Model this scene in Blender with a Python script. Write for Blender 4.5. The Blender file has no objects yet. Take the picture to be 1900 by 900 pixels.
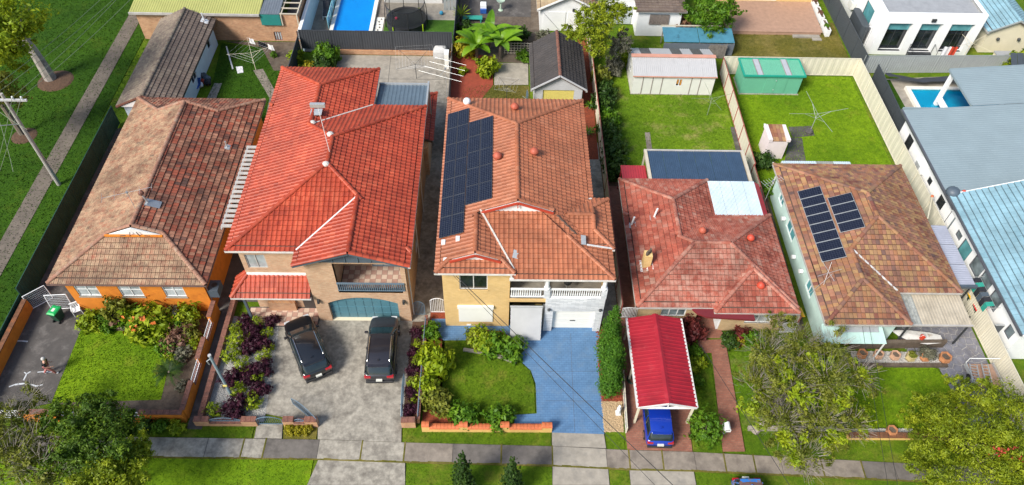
import bpy, bmesh, math, random
import numpy as np
from mathutils import Vector, Matrix, noise as mnoise

scene = bpy.context.scene
# ---------------------------------------------------------------- camera
PITCH, YAW, ROLL, CAMH = math.radians(50.092), math.radians(1.927), math.radians(2.0646), 42.0
fw = Vector((math.sin(YAW)*math.cos(PITCH), math.cos(YAW)*math.cos(PITCH), -math.sin(PITCH)))
rt = Vector((math.cos(YAW), -math.sin(YAW), 0)); up = rt.cross(fw)
rt, up = rt*math.cos(ROLL)+up*math.sin(ROLL), up*math.cos(ROLL)-rt*math.sin(ROLL)
cd = bpy.data.cameras.new('camera'); cam = bpy.data.objects.new('camera', cd)
scene.collection.objects.link(cam)
cam.matrix_world = Matrix(((rt.x, up.x, -fw.x, 0), (rt.y, up.y, -fw.y, 0), (rt.z, up.z, -fw.z, CAMH), (0, 0, 0, 1)))
cd.sensor_width = 36; cd.lens = 1379.65/1900*36; cd.clip_end = 2000
scene.camera = cam
# ---------------------------------------------------------------- sky and sun
SUN_EL, SUN_AZ = math.radians(43), math.radians(228)   # azimuth of the sun, clockwise from +y
world = bpy.data.worlds.new('World'); scene.world = world; world.use_nodes = True
wn = world.node_tree.nodes; wk = world.node_tree.links
sky = wn.new('ShaderNodeTexSky'); sky.sky_type = 'NISHITA'; sky.sun_disc = False
sky.sun_elevation = SUN_EL; sky.sun_rotation = SUN_AZ; sky.air_density = 1.3; sky.dust_density = 2.0
wk.new(sky.outputs[0], wn['Background'].inputs[0]); wn['Background'].inputs[1].default_value = 0.12
sd = bpy.data.lights.new('sun', 'SUN'); sd.energy = 3.9; sd.angle = math.radians(18); sd.color = (1, 0.95, 0.86)
sun = bpy.data.objects.new('sun', sd); scene.collection.objects.link(sun)
sdir = Vector((math.sin(SUN_AZ)*math.cos(SUN_EL), math.cos(SUN_AZ)*math.cos(SUN_EL), math.sin(SUN_EL)))
sun.rotation_euler = sdir.to_track_quat('Z', 'Y').to_euler(); sun.location = (0, 0, 60)
scene.render.engine = 'CYCLES'
scene.view_settings.view_transform = 'Standard'; scene.view_settings.look = 'None'
scene.view_settings.exposure = 0.45; scene.view_settings.gamma = 1
scene.cycles.max_bounces = 6

# ---------------------------------------------------------------- helpers
rnd = random.Random(7)
col = scene.collection
WL = {}
def link(name, data, parent=None):
    o = bpy.data.objects.new(name, data); col.objects.link(o)
    WL[o] = Vector((0, 0, 0))
    if parent is not None:
        o.parent = parent; WL[o] = WL[parent].copy()
    return o
def tag(o, label=None, cat=None, group=None, kind=None):
    if label: o['label'] = label
    if cat: o['category'] = cat
    if group: o['group'] = group
    if kind: o['kind'] = kind
    return o
def thing(name, label, cat, loc=(0, 0, 0), group=None, rz=0.0, rot=None):
    o = link(name, None); o.empty_display_size = 0.2
    o.location = loc; WL[o] = Vector(loc)
    if rz: o.rotation_euler = (0, 0, rz)
    if rot: o.rotation_euler = rot
    return tag(o, label, cat, group)
def copy_tree(o, parent=None):
    c = o.copy(); col.objects.link(c); c.parent = parent; WL[c] = WL[o].copy()
    for ch in o.children: copy_tree(ch, c)
    return c
def V(*a): return Vector(a)

class MB:
    """collects shapes; build() links them as one mesh. world coordinates unless local=True"""
    def __init__(s): s.v = []; s.f = []
    def add(s, vs, fs):
        n = len(s.v); s.v += [tuple(p) for p in vs]; s.f += [tuple(i+n for i in f) for f in fs]; return s
    def box(s, x0, x1, y0, y1, z0, z1):
        return s.add([(x0,y0,z0),(x1,y0,z0),(x1,y1,z0),(x0,y1,z0),(x0,y0,z1),(x1,y0,z1),(x1,y1,z1),(x0,y1,z1)],
                     [(3,2,1,0),(4,5,6,7),(0,1,5,4),(1,2,6,5),(2,3,7,6),(3,0,4,7)])
    def quad(s, *p): return s.add(p, [tuple(range(len(p)))])
    def prism(s, poly, z0, z1):
        n = len(poly)
        a = sum(poly[i][0]*poly[(i+1)%n][1]-poly[(i+1)%n][0]*poly[i][1] for i in range(n))
        if a < 0: poly = poly[::-1]
        return s.add([(x,y,z0) for x,y in poly]+[(x,y,z1) for x,y in poly],
                     [tuple(range(n-1,-1,-1)), tuple(range(n,2*n))]+[(i,(i+1)%n,n+(i+1)%n,n+i) for i in range(n)])
    def slab(s, pts, t):
        """a flat polygon given a thickness t downwards along its normal"""
        P = [Vector(p) for p in pts]; n = (P[1]-P[0]).cross(P[2]-P[0]).normalized()
        if n.z < 0: P = P[::-1]; n = -n
        k = len(P)
        return s.add([p for p in P]+[p-n*t for p in P], [tuple(range(k)), tuple(range(2*k-1,k-1,-1))]+[((i+1)%k,i,k+i,k+(i+1)%k) for i in range(k)])
    def bar(s, p, q, w, h=None, upv=(0,0,1)):
        h = w if h is None else h
        p = Vector(p); q = Vector(q); d = (q-p).normalized(); u = Vector(upv)
        if abs(d.dot(u)) > 0.98: u = Vector((0,1,0)) if abs(d.y) < 0.9 else Vector((1,0,0))
        r = d.cross(u).normalized(); u = r.cross(d)
        vs = [c+r*(a*w/2)+u*(b*h/2) for c in (p,q) for a,b in ((-1,-1),(1,-1),(1,1),(-1,1))]
        return s.add(vs, [(0,1,2,3),(7,6,5,4),(0,4,5,1),(1,5,6,2),(2,6,7,3),(3,7,4,0)])
    def tube(s, pts, r, n=6, cap=True):
        pts = [Vector(p) for p in pts]; m = len(pts)
        rs = r if isinstance(r, (list, tuple)) else [r]*m
        vs = []; prev = None
        for i, p in enumerate(pts):
            d = (pts[min(i+1,m-1)]-pts[max(i-1,0)]).normalized()
            if prev is None:
                a = Vector((0,0,1)) if abs(d.z) < 0.9 else Vector((1,0,0))
                u = d.cross(a).normalized()
            else: u = (prev-d*prev.dot(d)).normalized()
            prev = u; w = d.cross(u)
            for k in range(n):
                t = 2*math.pi*k/n; vs.append(p+(u*math.cos(t)+w*math.sin(t))*rs[i])
        fs = [(i*n+k, i*n+(k+1)%n, (i+1)*n+(k+1)%n, (i+1)*n+k) for i in range(m-1) for k in range(n)]
        if cap: fs += [tuple(range(n-1,-1,-1)), tuple(range((m-1)*n, m*n))]
        return s.add(vs, fs)
    def cyl(s, c, r, z0, z1, n=12, r2=None): return s.lathe(c, [(r, z0), (r if r2 is None else r2, z1)], n)
    def lathe(s, c, prof, n=12, cap=True):
        vs = [(c[0]+r*math.cos(2*math.pi*k/n), c[1]+r*math.sin(2*math.pi*k/n), z) for r, z in prof for k in range(n)]
        m = len(prof)
        fs = [(i*n+k, i*n+(k+1)%n, (i+1)*n+(k+1)%n, (i+1)*n+k) for i in range(m-1) for k in range(n)]
        if cap: fs += [tuple(range(n-1,-1,-1)), tuple(range((m-1)*n, m*n))]
        return s.add(vs, fs)
    def corr(s, o, u, v, nrib, prof, t=0.0):
        """ribbed sheet: o corner, u vector across the ribs, v vector along them; prof = [(fraction, height)] of one rib"""
        o, u, v = Vector(o), Vector(u), Vector(v); n = u.cross(v).normalized()
        if n.z < 0: n = -n
        st = [((i+a)/nrib, h) for i in range(nrib) for a, h in prof]+[(1.0, prof[0][1])]
        vs = [o+u*a+n*h for a, h in st]+[o+u*a+n*h+v for a, h in st]; k = len(st)
        return s.add(vs, [(i, i+1, k+i+1, k+i) for i in range(k-1)])
    def ball(s, c, r, n=8, m=6, sc=(1,1,1)):
        prof = [(math.sin(math.pi*i/m), -math.cos(math.pi*i/m)) for i in range(1, m)]
        vs = [(c[0], c[1], c[2]-r*sc[2])]+[(c[0]+r*a*math.cos(2*math.pi*k/n)*sc[0], c[1]+r*a*math.sin(2*math.pi*k/n)*sc[1], c[2]+r*b*sc[2]) for a, b in prof for k in range(n)]+[(c[0], c[1], c[2]+r*sc[2])]
        fs = [(0, 1+(k+1)%n, 1+k) for k in range(n)]
        fs += [(1+i*n+k, 1+i*n+(k+1)%n, 1+(i+1)*n+(k+1)%n, 1+(i+1)*n+k) for i in range(m-2) for k in range(n)]
        e = len(vs)-1; b = 1+(m-2)*n
        fs += [(b+k, b+(k+1)%n, e) for k in range(n)]
        return s.add(vs, fs)
    def mesh(s, name, mat=None, off=None, smooth=False):
        me = bpy.data.meshes.new(name)
        vs = s.v if off is None else [(x-off[0], y-off[1], z-off[2]) for x, y, z in s.v]
        me.from_pydata(vs, [], s.f)
        if mat: me.materials.append(mat)
        if smooth: me.polygons.foreach_set('use_smooth', [True]*len(me.polygons))
        me.update(); return me
    def build(s, name, mat, parent=None, smooth=False, local=False, bevel=0):
        off = None
        if parent is not None and not local and WL[parent].length > 0: off = WL[parent]
        o = link(name, s.mesh(name, mat, off, smooth), parent)
        if bevel:
            b = o.modifiers.new('bevel', 'BEVEL'); b.width = bevel; b.segments = 2; b.limit_method = 'ANGLE'
        return o

# ---------------------------------------------------------------- materials
MATS = {}
def nmat(name):
    m = bpy.data.materials.new(name); m.use_nodes = True; nt = m.node_tree
    return m, nt.nodes, nt.links, nt.nodes['Principled BSDF']
def noise(n, l, vec, scale, detail=4, rough=0.6):
    t = n.new('ShaderNodeTexNoise'); t.inputs['Scale'].default_value = scale; t.inputs['Detail'].default_value = detail
    t.inputs['Roughness'].default_value = rough; l.new(vec, t.inputs['Vector']); return t.outputs['Fac']
def ramp(n, l, fac, stops):
    r = n.new('ShaderNodeValToRGB'); e = r.color_ramp.elements
    while len(e) < len(stops): e.new(0.5)
    for k, (p, c) in enumerate(stops): e[k].position = p; e[k].color = (*c, 1) if len(c) == 3 else c
    l.new(fac, r.inputs[0]); return r.outputs[0]
def mixc(n, l, fac, a, b, mode='MIX'):
    x = n.new('ShaderNodeMix'); x.data_type = 'RGBA'; x.blend_type = mode
    for s, v in ((0, fac), (6, a), (7, b)):
        if hasattr(v, 'is_output'): l.new(v, x.inputs[s])
        elif s == 0: x.inputs[0].default_value = v
        else: x.inputs[s].default_value = (*v, 1)
    return x.outputs[2]
def pos(n, sc=None):
    g = n.new('ShaderNodeNewGeometry'); return g.outputs['Position']
def bump(n, l, h, b, strength, dist=0.02):
    u = n.new('ShaderNodeBump'); u.inputs['Strength'].default_value = strength; u.inputs['Distance'].default_value = dist
    l.new(h, u.inputs['Height']); l.new(u.outputs[0], b.inputs['Normal'])
def cs(c, k): return tuple(min(1, x*k) for x in c)
def mat(name, c, rough=0.75, var=0.18, scale=2.0, c2=None, c2scale=0.6, c2lo=0.5, c2hi=0.7, bmp=0.0, bscale=30, metal=0.0, spec=None, coat=0.0):
    """plain surface: colour with two scales of uneven tone, optional second colour in patches, fine relief"""
    if name in MATS: return MATS[name]
    m, n, l, b = nmat(name); p = pos(n)
    f = noise(n, l, p, scale, 6, 0.65); k = ramp(n, l, f, [(0.3, cs(c, 1-var)), (0.7, cs(c, 1+var))])
    if c2:
        g = noise(n, l, p, c2scale, 7, 0.7); r = ramp(n, l, g, [(c2lo, (0, 0, 0)), (c2hi, (1, 1, 1))]); k = mixc(n, l, r, k, c2)
    l.new(k, b.inputs['Base Color']); b.inputs['Roughness'].default_value = rough; b.inputs['Metallic'].default_value = metal
    if spec is not None: b.inputs['Specular IOR Level'].default_value = spec
    if coat: b.inputs['Coat Weight'].default_value = coat; b.inputs['Coat Roughness'].default_value = 0.04
    if bmp: bump(n, l, noise(n, l, p, bscale, 3), b, bmp)
    MATS[name] = m; return m
def brickmat(name, c1, c2, mortar, bw=0.24, bh=0.086, flat=False, var=0.25, ms=0.012, bmp=0.5, stain=None):
    m, n, l, b = nmat(name); p = pos(n)
    sp = n.new('ShaderNodeSeparateXYZ'); l.new(p, sp.inputs[0]); cb = n.new('ShaderNodeCombineXYZ')
    if flat: l.new(sp.outputs[0], cb.inputs[0]); l.new(sp.outputs[1], cb.inputs[1])
    else:
        a = n.new('ShaderNodeMath'); l.new(sp.outputs[0], a.inputs[0]); l.new(sp.outputs[1], a.inputs[1])
        l.new(a.outputs[0], cb.inputs[0]); l.new(sp.outputs[2], cb.inputs[1])
    t = n.new('ShaderNodeTexBrick'); l.new(cb.outputs[0], t.inputs['Vector'])
    t.inputs['Scale'].default_value = 1; t.inputs['Brick Width'].default_value = bw; t.inputs['Row Height'].default_value = bh
    t.inputs['Mortar Size'].default_value = ms; t.inputs['Mortar Smooth'].default_value = 0.3; t.inputs['Bias'].default_value = 0
    t.inputs['Color1'].default_value = (*c1, 1); t.inputs['Color2'].default_value = (*c2, 1); t.inputs['Mortar'].default_value = (*mortar, 1)
    g = noise(n, l, p, 1.3, 6, 0.7); k = ramp(n, l, g, [(0.3, (1-var,)*3), (0.75, (1+var*0.4,)*3)])
    kk = mixc(n, l, 1.0, t.outputs['Color'], k, 'MULTIPLY')
    if stain: kk = mixc(n, l, ramp(n, l, noise(n, l, p, 0.8, 8, 0.75), [(0.5, (0,0,0)), (0.72, (0.75,)*3)]), kk, stain)
    l.new(kk, b.inputs['Base Color']); b.inputs['Roughness'].default_value = 0.85
    inv = n.new('ShaderNodeMath'); inv.operation = 'SUBTRACT'; inv.inputs[0].default_value = 1; l.new(t.outputs['Fac'], inv.inputs[1])
    if bmp: bump(n, l, inv.outputs[0], b, bmp, 0.01)
    MATS[name] = m; return m
def tint(n, l):
    a = n.new('ShaderNodeAttribute'); a.attribute_name = 'tint'; o = n.new('ShaderNodeAttribute'); o.attribute_type = 'OBJECT'; o.attribute_name = 'tint'
    s = n.new('ShaderNodeMath'); l.new(a.outputs['Fac'], s.inputs[0]); l.new(o.outputs['Fac'], s.inputs[1]); return s.outputs[0]
def leafmat(name, stops, rough=0.55, trans=0.3):
    m, n, l, b = nmat(name); p = pos(n)
    t = tint(n, l); f = noise(n, l, p, 1.6, 3)
    a = n.new('ShaderNodeMath'); a.operation = 'MULTIPLY_ADD'; a.inputs[1].default_value = 0.7; l.new(f, a.inputs[0])
    h = n.new('ShaderNodeMath'); h.operation = 'MULTIPLY_ADD'; h.inputs[1].default_value = 0.6; h.inputs[2].default_value = -0.15; l.new(t, h.inputs[0]); l.new(h.outputs[0], a.inputs[2])
    k = ramp(n, l, a.outputs[0], [(i/(len(stops)-1)*0.7+0.15, c) for i, c in enumerate(stops)])
    l.new(k, b.inputs['Base Color']); b.inputs['Roughness'].default_value = rough; b.inputs['Specular IOR Level'].default_value = 0.3
    tr = n.new('ShaderNodeBsdfTranslucent'); l.new(k, tr.inputs[0]); ms = n.new('ShaderNodeMixShader'); ms.inputs[0].default_value = trans
    l.new(b.outputs[0], ms.inputs[1]); l.new(tr.outputs[0], ms.inputs[2]); l.new(ms.outputs[0], n['Material Output'].inputs[0])
    MATS[name] = m; return m
def tilemat(name, stops, lichen, lo=0.52, hi=0.68, dark=(0.05,0.04,0.035), dlo=0.6, dhi=0.78, rough=0.75, streak=1.0, blotch=0.55):
    """roof tiles: each tile its own tone, patches of lichen and dark grime"""
    m, n, l, b = nmat(name); p = pos(n); t = tint(n, l)
    k = ramp(n, l, t, [(i/(len(stops)-1), c) for i, c in enumerate(stops)])
    r = n.new('ShaderNodeAttribute'); r.attribute_name = 'wear'; ro = n.new('ShaderNodeAttribute'); ro.attribute_type = 'OBJECT'; ro.attribute_name = 'wear'
    w = n.new('ShaderNodeMath'); l.new(r.outputs['Fac'], w.inputs[0]); l.new(ro.outputs['Fac'], w.inputs[1])
    f1 = noise(n, l, p, 2.2, 10, 0.82); a = n.new('ShaderNodeMath'); l.new(f1, a.inputs[0]); l.new(w.outputs[0], a.inputs[1])
    k = mixc(n, l, ramp(n, l, a.outputs[0], [(lo, (0,0,0)), (hi, (1,1,1))]), k, lichen)
    f2 = noise(n, l, p, 4.5, 9, 0.82); k = mixc(n, l, ramp(n, l, f2, [(dlo, (0,0,0)), (dhi, (0.75*streak,)*3)]), k, dark)
    f3 = noise(n, l, p, 0.55, 7, 0.7); k = mixc(n, l, blotch, k, mixc(n, l, 1.0, k, ramp(n, l, f3, [(0.36, (0.5,0.47,0.45)), (0.62, (1.15,1.12,1.1))]), 'MULTIPLY'))
    l.new(k, b.inputs['Base Color']); b.inputs['Roughness'].default_value = rough
    bump(n, l, noise(n, l, p, 40, 3), b, 0.25, 0.01)
    MATS[name] = m; return m
def glassmat(name, c=(0.03,0.05,0.06), rough=0.05, var=0.5):
    m, n, l, b = nmat(name); k = ramp(n, l, noise(n, l, pos(n), 1.1, 2), [(0.35, cs(c, 1-var)), (0.65, cs(c, 1+var))])
    l.new(k, b.inputs['Base Color']); b.inputs['Roughness'].default_value = rough; b.inputs['Specular IOR Level'].default_value = 0.8
    MATS[name] = m; return m
def grassmat(name, a, b_, dry, lo=0.52, hi=0.72):
    m, n, l, b = nmat(name); p = pos(n)
    k = ramp(n, l, noise(n, l, p, 9, 6, 0.75), [(0.3, a), (0.7, b_)])
    k = mixc(n, l, ramp(n, l, noise(n, l, p, 0.45, 8, 0.7), [(lo, (0,0,0)), (hi, (1,1,1))]), k, dry)
    k = mixc(n, l, 1.0, k, ramp(n, l, noise(n, l, p, 0.16, 5, 0.6), [(0.35, (0.72,0.78,0.7)), (0.65, (1.2,1.12,1.1))]), 'MULTIPLY')
    k = mixc(n, l, 1.0, k, ramp(n, l, noise(n, l, p, 2.3, 6, 0.75), [(0.32, (0.68,0.72,0.6)), (0.66, (1.2,1.15,1.1))]), 'MULTIPLY')
    k = mixc(n, l, ramp(n, l, noise(n, l, p, 0.7, 9, 0.8), [(0.66, (0,0,0)), (0.76, (0.7,)*3)]), k, (0.17,0.12,0.06))
    k = mixc(n, l, 1.0, k, ramp(n, l, noise(n, l, p, 38, 3, 0.7), [(0.3, (0.6,0.6,0.6)), (0.7, (1.25,1.25,1.25))]), 'MULTIPLY')
    l.new(k, b.inputs['Base Color']); b.inputs['Roughness'].default_value = 0.9; b.inputs['Specular IOR Level'].default_value = 0.2
    bump(n, l, noise(n, l, p, 30, 4, 0.7), b, 0.9, 0.06); MATS[name] = m; return m
def watermat(name, c, rgh=0.03):
    m, n, l, b = nmat(name); n.remove(b)
    tr = n.new('ShaderNodeBsdfTransparent'); tr.inputs[0].default_value = (*c, 1)
    gl = n.new('ShaderNodeBsdfGlossy'); gl.inputs['Roughness'].default_value = rgh
    fr = n.new('ShaderNodeFresnel'); fr.inputs[0].default_value = 1.33
    w = n.new('ShaderNodeBump'); w.inputs['Strength'].default_value = 0.25; w.inputs['Distance'].default_value = 0.03
    l.new(noise(n, l, pos(n), 2.2, 3), w.inputs['Height']); l.new(w.outputs[0], gl.inputs['Normal']); l.new(w.outputs[0], fr.inputs['Normal'])
    ms = n.new('ShaderNodeMixShader'); l.new(fr.outputs[0], ms.inputs[0]); l.new(tr.outputs[0], ms.inputs[1]); l.new(gl.outputs[0], ms.inputs[2])
    l.new(ms.outputs[0], n['Material Output'].inputs[0]); MATS[name] = m; return m
def solarmat(name):
    """dark cells with fine pale grid lines, laid out in each panel's own metres"""
    m, n, l, b = nmat(name); tc = n.new('ShaderNodeTexCoord')
    t = n.new('ShaderNodeTexBrick'); t.offset = 0; l.new(tc.outputs['Object'], t.inputs['Vector']); t.inputs['Scale'].default_value = 1
    t.inputs['Brick Width'].default_value = 0.16; t.inputs['Row Height'].default_value = 0.16; t.inputs['Mortar Size'].default_value = 0.007; t.inputs['Bias'].default_value = 0
    t.inputs['Color1'].default_value = (0.006,0.008,0.02,1); t.inputs['Color2'].default_value = (0.009,0.012,0.028,1); t.inputs['Mortar'].default_value = (0.055,0.065,0.085,1)
    l.new(t.outputs['Color'], b.inputs['Base Color']); b.inputs['Roughness'].default_value = 0.25; b.inputs['Specular IOR Level'].default_value = 0.35
    MATS[name] = m; return m

# ---------------------------------------------------------------- foliage
def leaves_mesh(name, mat_, P, N, T, size, asp=0.5, seed=0, curl=0.25):
    """leaf quads: P centres, N normals, T tints (numpy); each leaf a pointed, bent pair of triangles"""
    g = np.random.default_rng(seed); k = len(P)
    N = N/np.linalg.norm(N, axis=1)[:, None]
    R = g.normal(size=(k, 3)); U = np.cross(N, R); U /= np.linalg.norm(U, axis=1)[:, None]; W = np.cross(N, U)
    L = size*g.uniform(0.4, 1.6, k)[:, None]
    a = P-U*L*0.5; c = P+U*L*0.5-N*L*curl; b = P+W*L*asp*0.5; d = P-W*L*asp*0.5
    vs = np.stack([a, b, c, d], 1).reshape(-1, 3)
    me = bpy.data.meshes.new(name); me.vertices.add(4*k); me.vertices.foreach_set('co', vs.ravel())
    me.loops.add(4*k); me.loops.foreach_set('vertex_index', np.arange(4*k, dtype=np.int32))
    me.polygons.add(k); me.polygons.foreach_set('loop_start', np.arange(0, 4*k, 4, dtype=np.int32))
    me.update(calc_edges=True)
    at = me.attributes.new('tint', 'FLOAT', 'FACE'); at.data.foreach_set('value', T.astype(np.float32))
    me.materials.append(mat_); me.validate(); return me
def crown(blobs, n, clump=0.35, shell=0.55, seed=0, tips=60, up=0.35):
    """leaf positions: leaf clumps spread through the outer part of several ellipsoids (x,y,z,rx,ry,rz)"""
    g = np.random.default_rng(seed); Ps, Ns, Ts = [], [], []
    vol = np.array([b[3]*b[4]*b[5] for b in blobs])**0.67; vol /= vol.sum()
    for b, w in zip(blobs, vol):
        c = np.array(b[:3]); r = np.array(b[3:]); m = max(6, int(tips*w)); k = int(n*w)
        d = g.normal(size=(m, 3)); d /= np.linalg.norm(d, axis=1)[:, None]
        rad = (shell+(1-shell)*g.random(m))*(1+0.22*g.normal(size=m)); ct = d*rad[:, None]
        tt = g.random(m)
        j = g.integers(0, m, k); q = g.normal(size=(k, 3))*clump*0.5; pp = ct[j]+q
        Ps.append(c+pp*r); nn = ct[j]*0.6+q*1.2+g.normal(size=(k, 3))*0.45; nn[:, 2] += up; Ns.append(nn)
        Ts.append(np.clip(0.25+0.5*tt[j]+0.25*g.random(k), 0, 1))
    P = np.concatenate(Ps); P[:, 2] = np.maximum(P[:, 2], 0.04)
    return P, np.concatenate(Ns), np.concatenate(Ts)
SHRUB = {}
def shrub_mesh(key, mat_, blobs, n, size, seed=0, **kw):
    if key in SHRUB: return SHRUB[key]
    asp = kw.pop('asp', 0.5); P, N, T = crown(blobs, n, seed=seed, **kw)
    SHRUB[key] = leaves_mesh(key, mat_, P, N, T, size, asp, seed); return SHRUB[key]
def stems_mesh(key, h, k, spread, r=0.02):
    if key in SHRUB: return SHRUB[key]
    mb = MB(); g = random.Random(len(key)+k)
    for i in range(k):
        a = 6.283*i/k+g.random(); e = spread*(0.5+0.5*g.random())
        mb.tube([(0,0,0), (e*0.4*math.cos(a), e*0.4*math.sin(a), h*0.5), (e*math.cos(a), e*math.sin(a), h)], [r, r*0.7, r*0.3], 4)
    SHRUB[key] = mb.mesh(key, MATS['bark']); return SHRUB[key]
def shrub(name, label, cat, loc, meshkey, scale=1.0, rz=0.0, group=None, sz=None, stem=True):
    me = SHRUB[meshkey]
    t = thing(name, label, cat, (loc[0], loc[1], loc[2] if len(loc) > 2 else 0), group); t.rotation_euler = (0, 0, rz)
    t.scale = (scale, scale, sz or scale)
    link('foliage', me, t)
    if stem: link('stem', stems_mesh('stem', 0.55, 5, 0.3), t)
    return t
def limb(mb, p, d, L, r, depth, g, tips, bend=0.35, split=3):
    """a branching, tapering limb; collects its tip positions"""
    pts = [Vector(p)]; rs = [r]; d = Vector(d).normalized()
    for i in range(4):
        d = (d+Vector((g.uniform(-1,1), g.uniform(-1,1), g.uniform(-0.6,1)))*bend*0.35).normalized()
        pts.append(pts[-1]+d*L/4); rs.append(r*(1-0.55*(i+1)/4))
    mb.tube(pts, rs, 6 if r > 0.05 else 4, cap=False)
    if depth <= 0: tips.append(pts[-1]); tips.append(pts[-2]); return
    for k in range(split):
        a = 6.283*k/split+g.uniform(-0.6,0.6); o = Vector((math.cos(a), math.sin(a), g.uniform(0.05,0.6)))
        limb(mb, pts[-1 if k < 2 else -2], d*0.55+o*0.75, min(L*g.uniform(0.4,0.6),0.9), r*0.45, depth-1, g, tips, bend, split)

# ---------------------------------------------------------------- tiled roofs
def tile_mesh(name, w, e, style, m):
    """one roof tile: origin at its lower left, x across, y up the slope, z off the roof"""
    if style == 'roll': pr = [(0,0.012),(0.18,0.045),(0.36,0.05),(0.55,0.012),(0.8,0.004),(1,0.012)]
    elif style == 'low': pr = [(0,0.03),(0.12,0.034),(0.2,0.008),(0.5,0.018),(0.8,0.006),(1,0.01)]
    else: pr = [(0,0.012),(0.5,0.014),(0.96,0.012),(0.97,0.002),(1,0.002)]
    k = len(pr); t = 0.045 if style == 'roll' else 0.055; g_ = {'flat': 0.05, 'low': 0.03}.get(style, 0.018)
    w0, w = w, w*(1 if style == 'roll' else 0.965)
    vs = [(a*w, g_, h+t) for a, h in pr]+[(a*w, e+0.01-g_*0.2, h+0.004) for a, h in pr]+[(a*w, g_, h-0.004-g_) for a, h in pr]
    fs = [(i, i+1, k+i+1, k+i) for i in range(k-1)]+[(2*k+i, 2*k+i+1, i+1, i) for i in range(k-1)]
    me = bpy.data.meshes.new(name); me.from_pydata(vs, [], fs); me.materials.append(m); me.update(); return me
def inpoly(P, q, tol=1e-6):
    return all((P[(i+1)%len(P)][0]-P[i][0])*(q[1]-P[i][1])-(P[(i+1)%len(P)][1]-P[i][1])*(q[0]-P[i][0]) >= -tol for i in range(len(P)))
def ccw(P):
    a = sum(P[i][0]*P[(i+1)%len(P)][1]-P[(i+1)%len(P)][0]*P[i][1] for i in range(len(P)))
    return P if a > 0 else P[::-1]
def rect_faces(x0, x1, y0, y1, ze, p, axis='y', a='hip', b='hip', da=0, db=0):
    """faces (lists of convex pieces), ridge and hip lines, eave lines of a hipped / gabled / dutch-gabled rectangle.
    a, b: the ends at low / high y (axis y) or x (axis x); da, db: how far in a dutch gablet stands"""
    if axis == 'x':
        F, L, E, Gb = rect_faces(y0, y1, x0, x1, ze, p, 'y', a, b, da, db)
        sw = lambda q: (q[1], q[0], q[2])
        return [[[sw(q) for q in pc] for pc in f] for f in F], [(sw(s), sw(t)) for s, t in L], [(sw(s), sw(t)) for s, t in E], [[sw(q) for q in g] for g in Gb]
    h = (x1-x0)/2; xm = (x0+x1)/2; z = lambda s: ze+s*p
    def ins(kind, d, s): return 0 if kind in ('gable','open') else (s if kind == 'hip' else min(s, d))
    br = sorted(set([0.0, h]+([da] if a == 'dutch' else [])+([db] if b == 'dutch' else [])))
    F, L, E, Gb = [], [], [((x0,y0,ze),(x0,y1,ze)), ((x1,y0,ze),(x1,y1,ze))], []
    for sx, xs in ((1, x0), (-1, x1)):
        pcs = []
        for s, t in zip(br, br[1:]):
            pcs.append([(xs+sx*s, y0+ins(a,da,s), z(s)), (xs+sx*s, y1-ins(b,db,s), z(s)), (xs+sx*t, y1-ins(b,db,t), z(t)), (xs+sx*t, y0+ins(a,da,t), z(t))])
        F.append(pcs)
    for kind, d, ys, sy in ((a, da, y0, 1), (b, db, y1, -1)):
        if kind == 'open': continue
        if kind == 'gable':
            Gb.append([(x0,ys,ze),(x1,ys,ze),(xm,ys,z(h))]); L += [((x0,ys,ze),(xm,ys,z(h))), ((x1,ys,ze),(xm,ys,z(h)))]; continue
        m = h if kind == 'hip' else d
        F.append([[(x0,ys,ze),(x1,ys,ze),(x1-m,ys+sy*m,z(m)),(x0+m,ys+sy*m,z(m))][:3 if kind == 'hip' else 4]])
        E.append(((x0,ys,ze),(x1,ys,ze)))
        L += [((x0,ys,ze),(x0+m,ys+sy*m,z(m))), ((x1,ys,ze),(x1-m,ys+sy*m,z(m)))]
        if kind == 'dutch':
            Gb.append([(x0+m,ys+sy*m,z(m)),(x1-m,ys+sy*m,z(m)),(xm,ys+sy*m,z(h))])
            L += [((x0+m,ys+sy*m,z(m)),(xm,ys+sy*m,z(h))), ((x1-m,ys+sy*m,z(m)),(xm,ys+sy*m,z(h)))]
    L.append(((xm, y0+ins(a,da,h), z(h)), (xm, y1-ins(b,db,h), z(h))))
    return F, L, E, Gb
def ridge_tile_mesh(m, L=0.42, w=0.13):
    mb = MB(); n = 6
    prof = [(math.cos(math.pi*k/n)*w, math.sin(math.pi*k/n)*w*0.75-0.015) for k in range(n+1)]
    vs = [(0, a*1.12, b*1.12+0.015) for a, b in prof]+[(L*1.03, a, b) for a, b in prof]; k = n+1
    mb.add(vs, [(i+1, i, k+i, k+i+1) for i in range(n)]+[tuple(range(k))]); return mb.mesh('ridge_tile', m)
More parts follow.
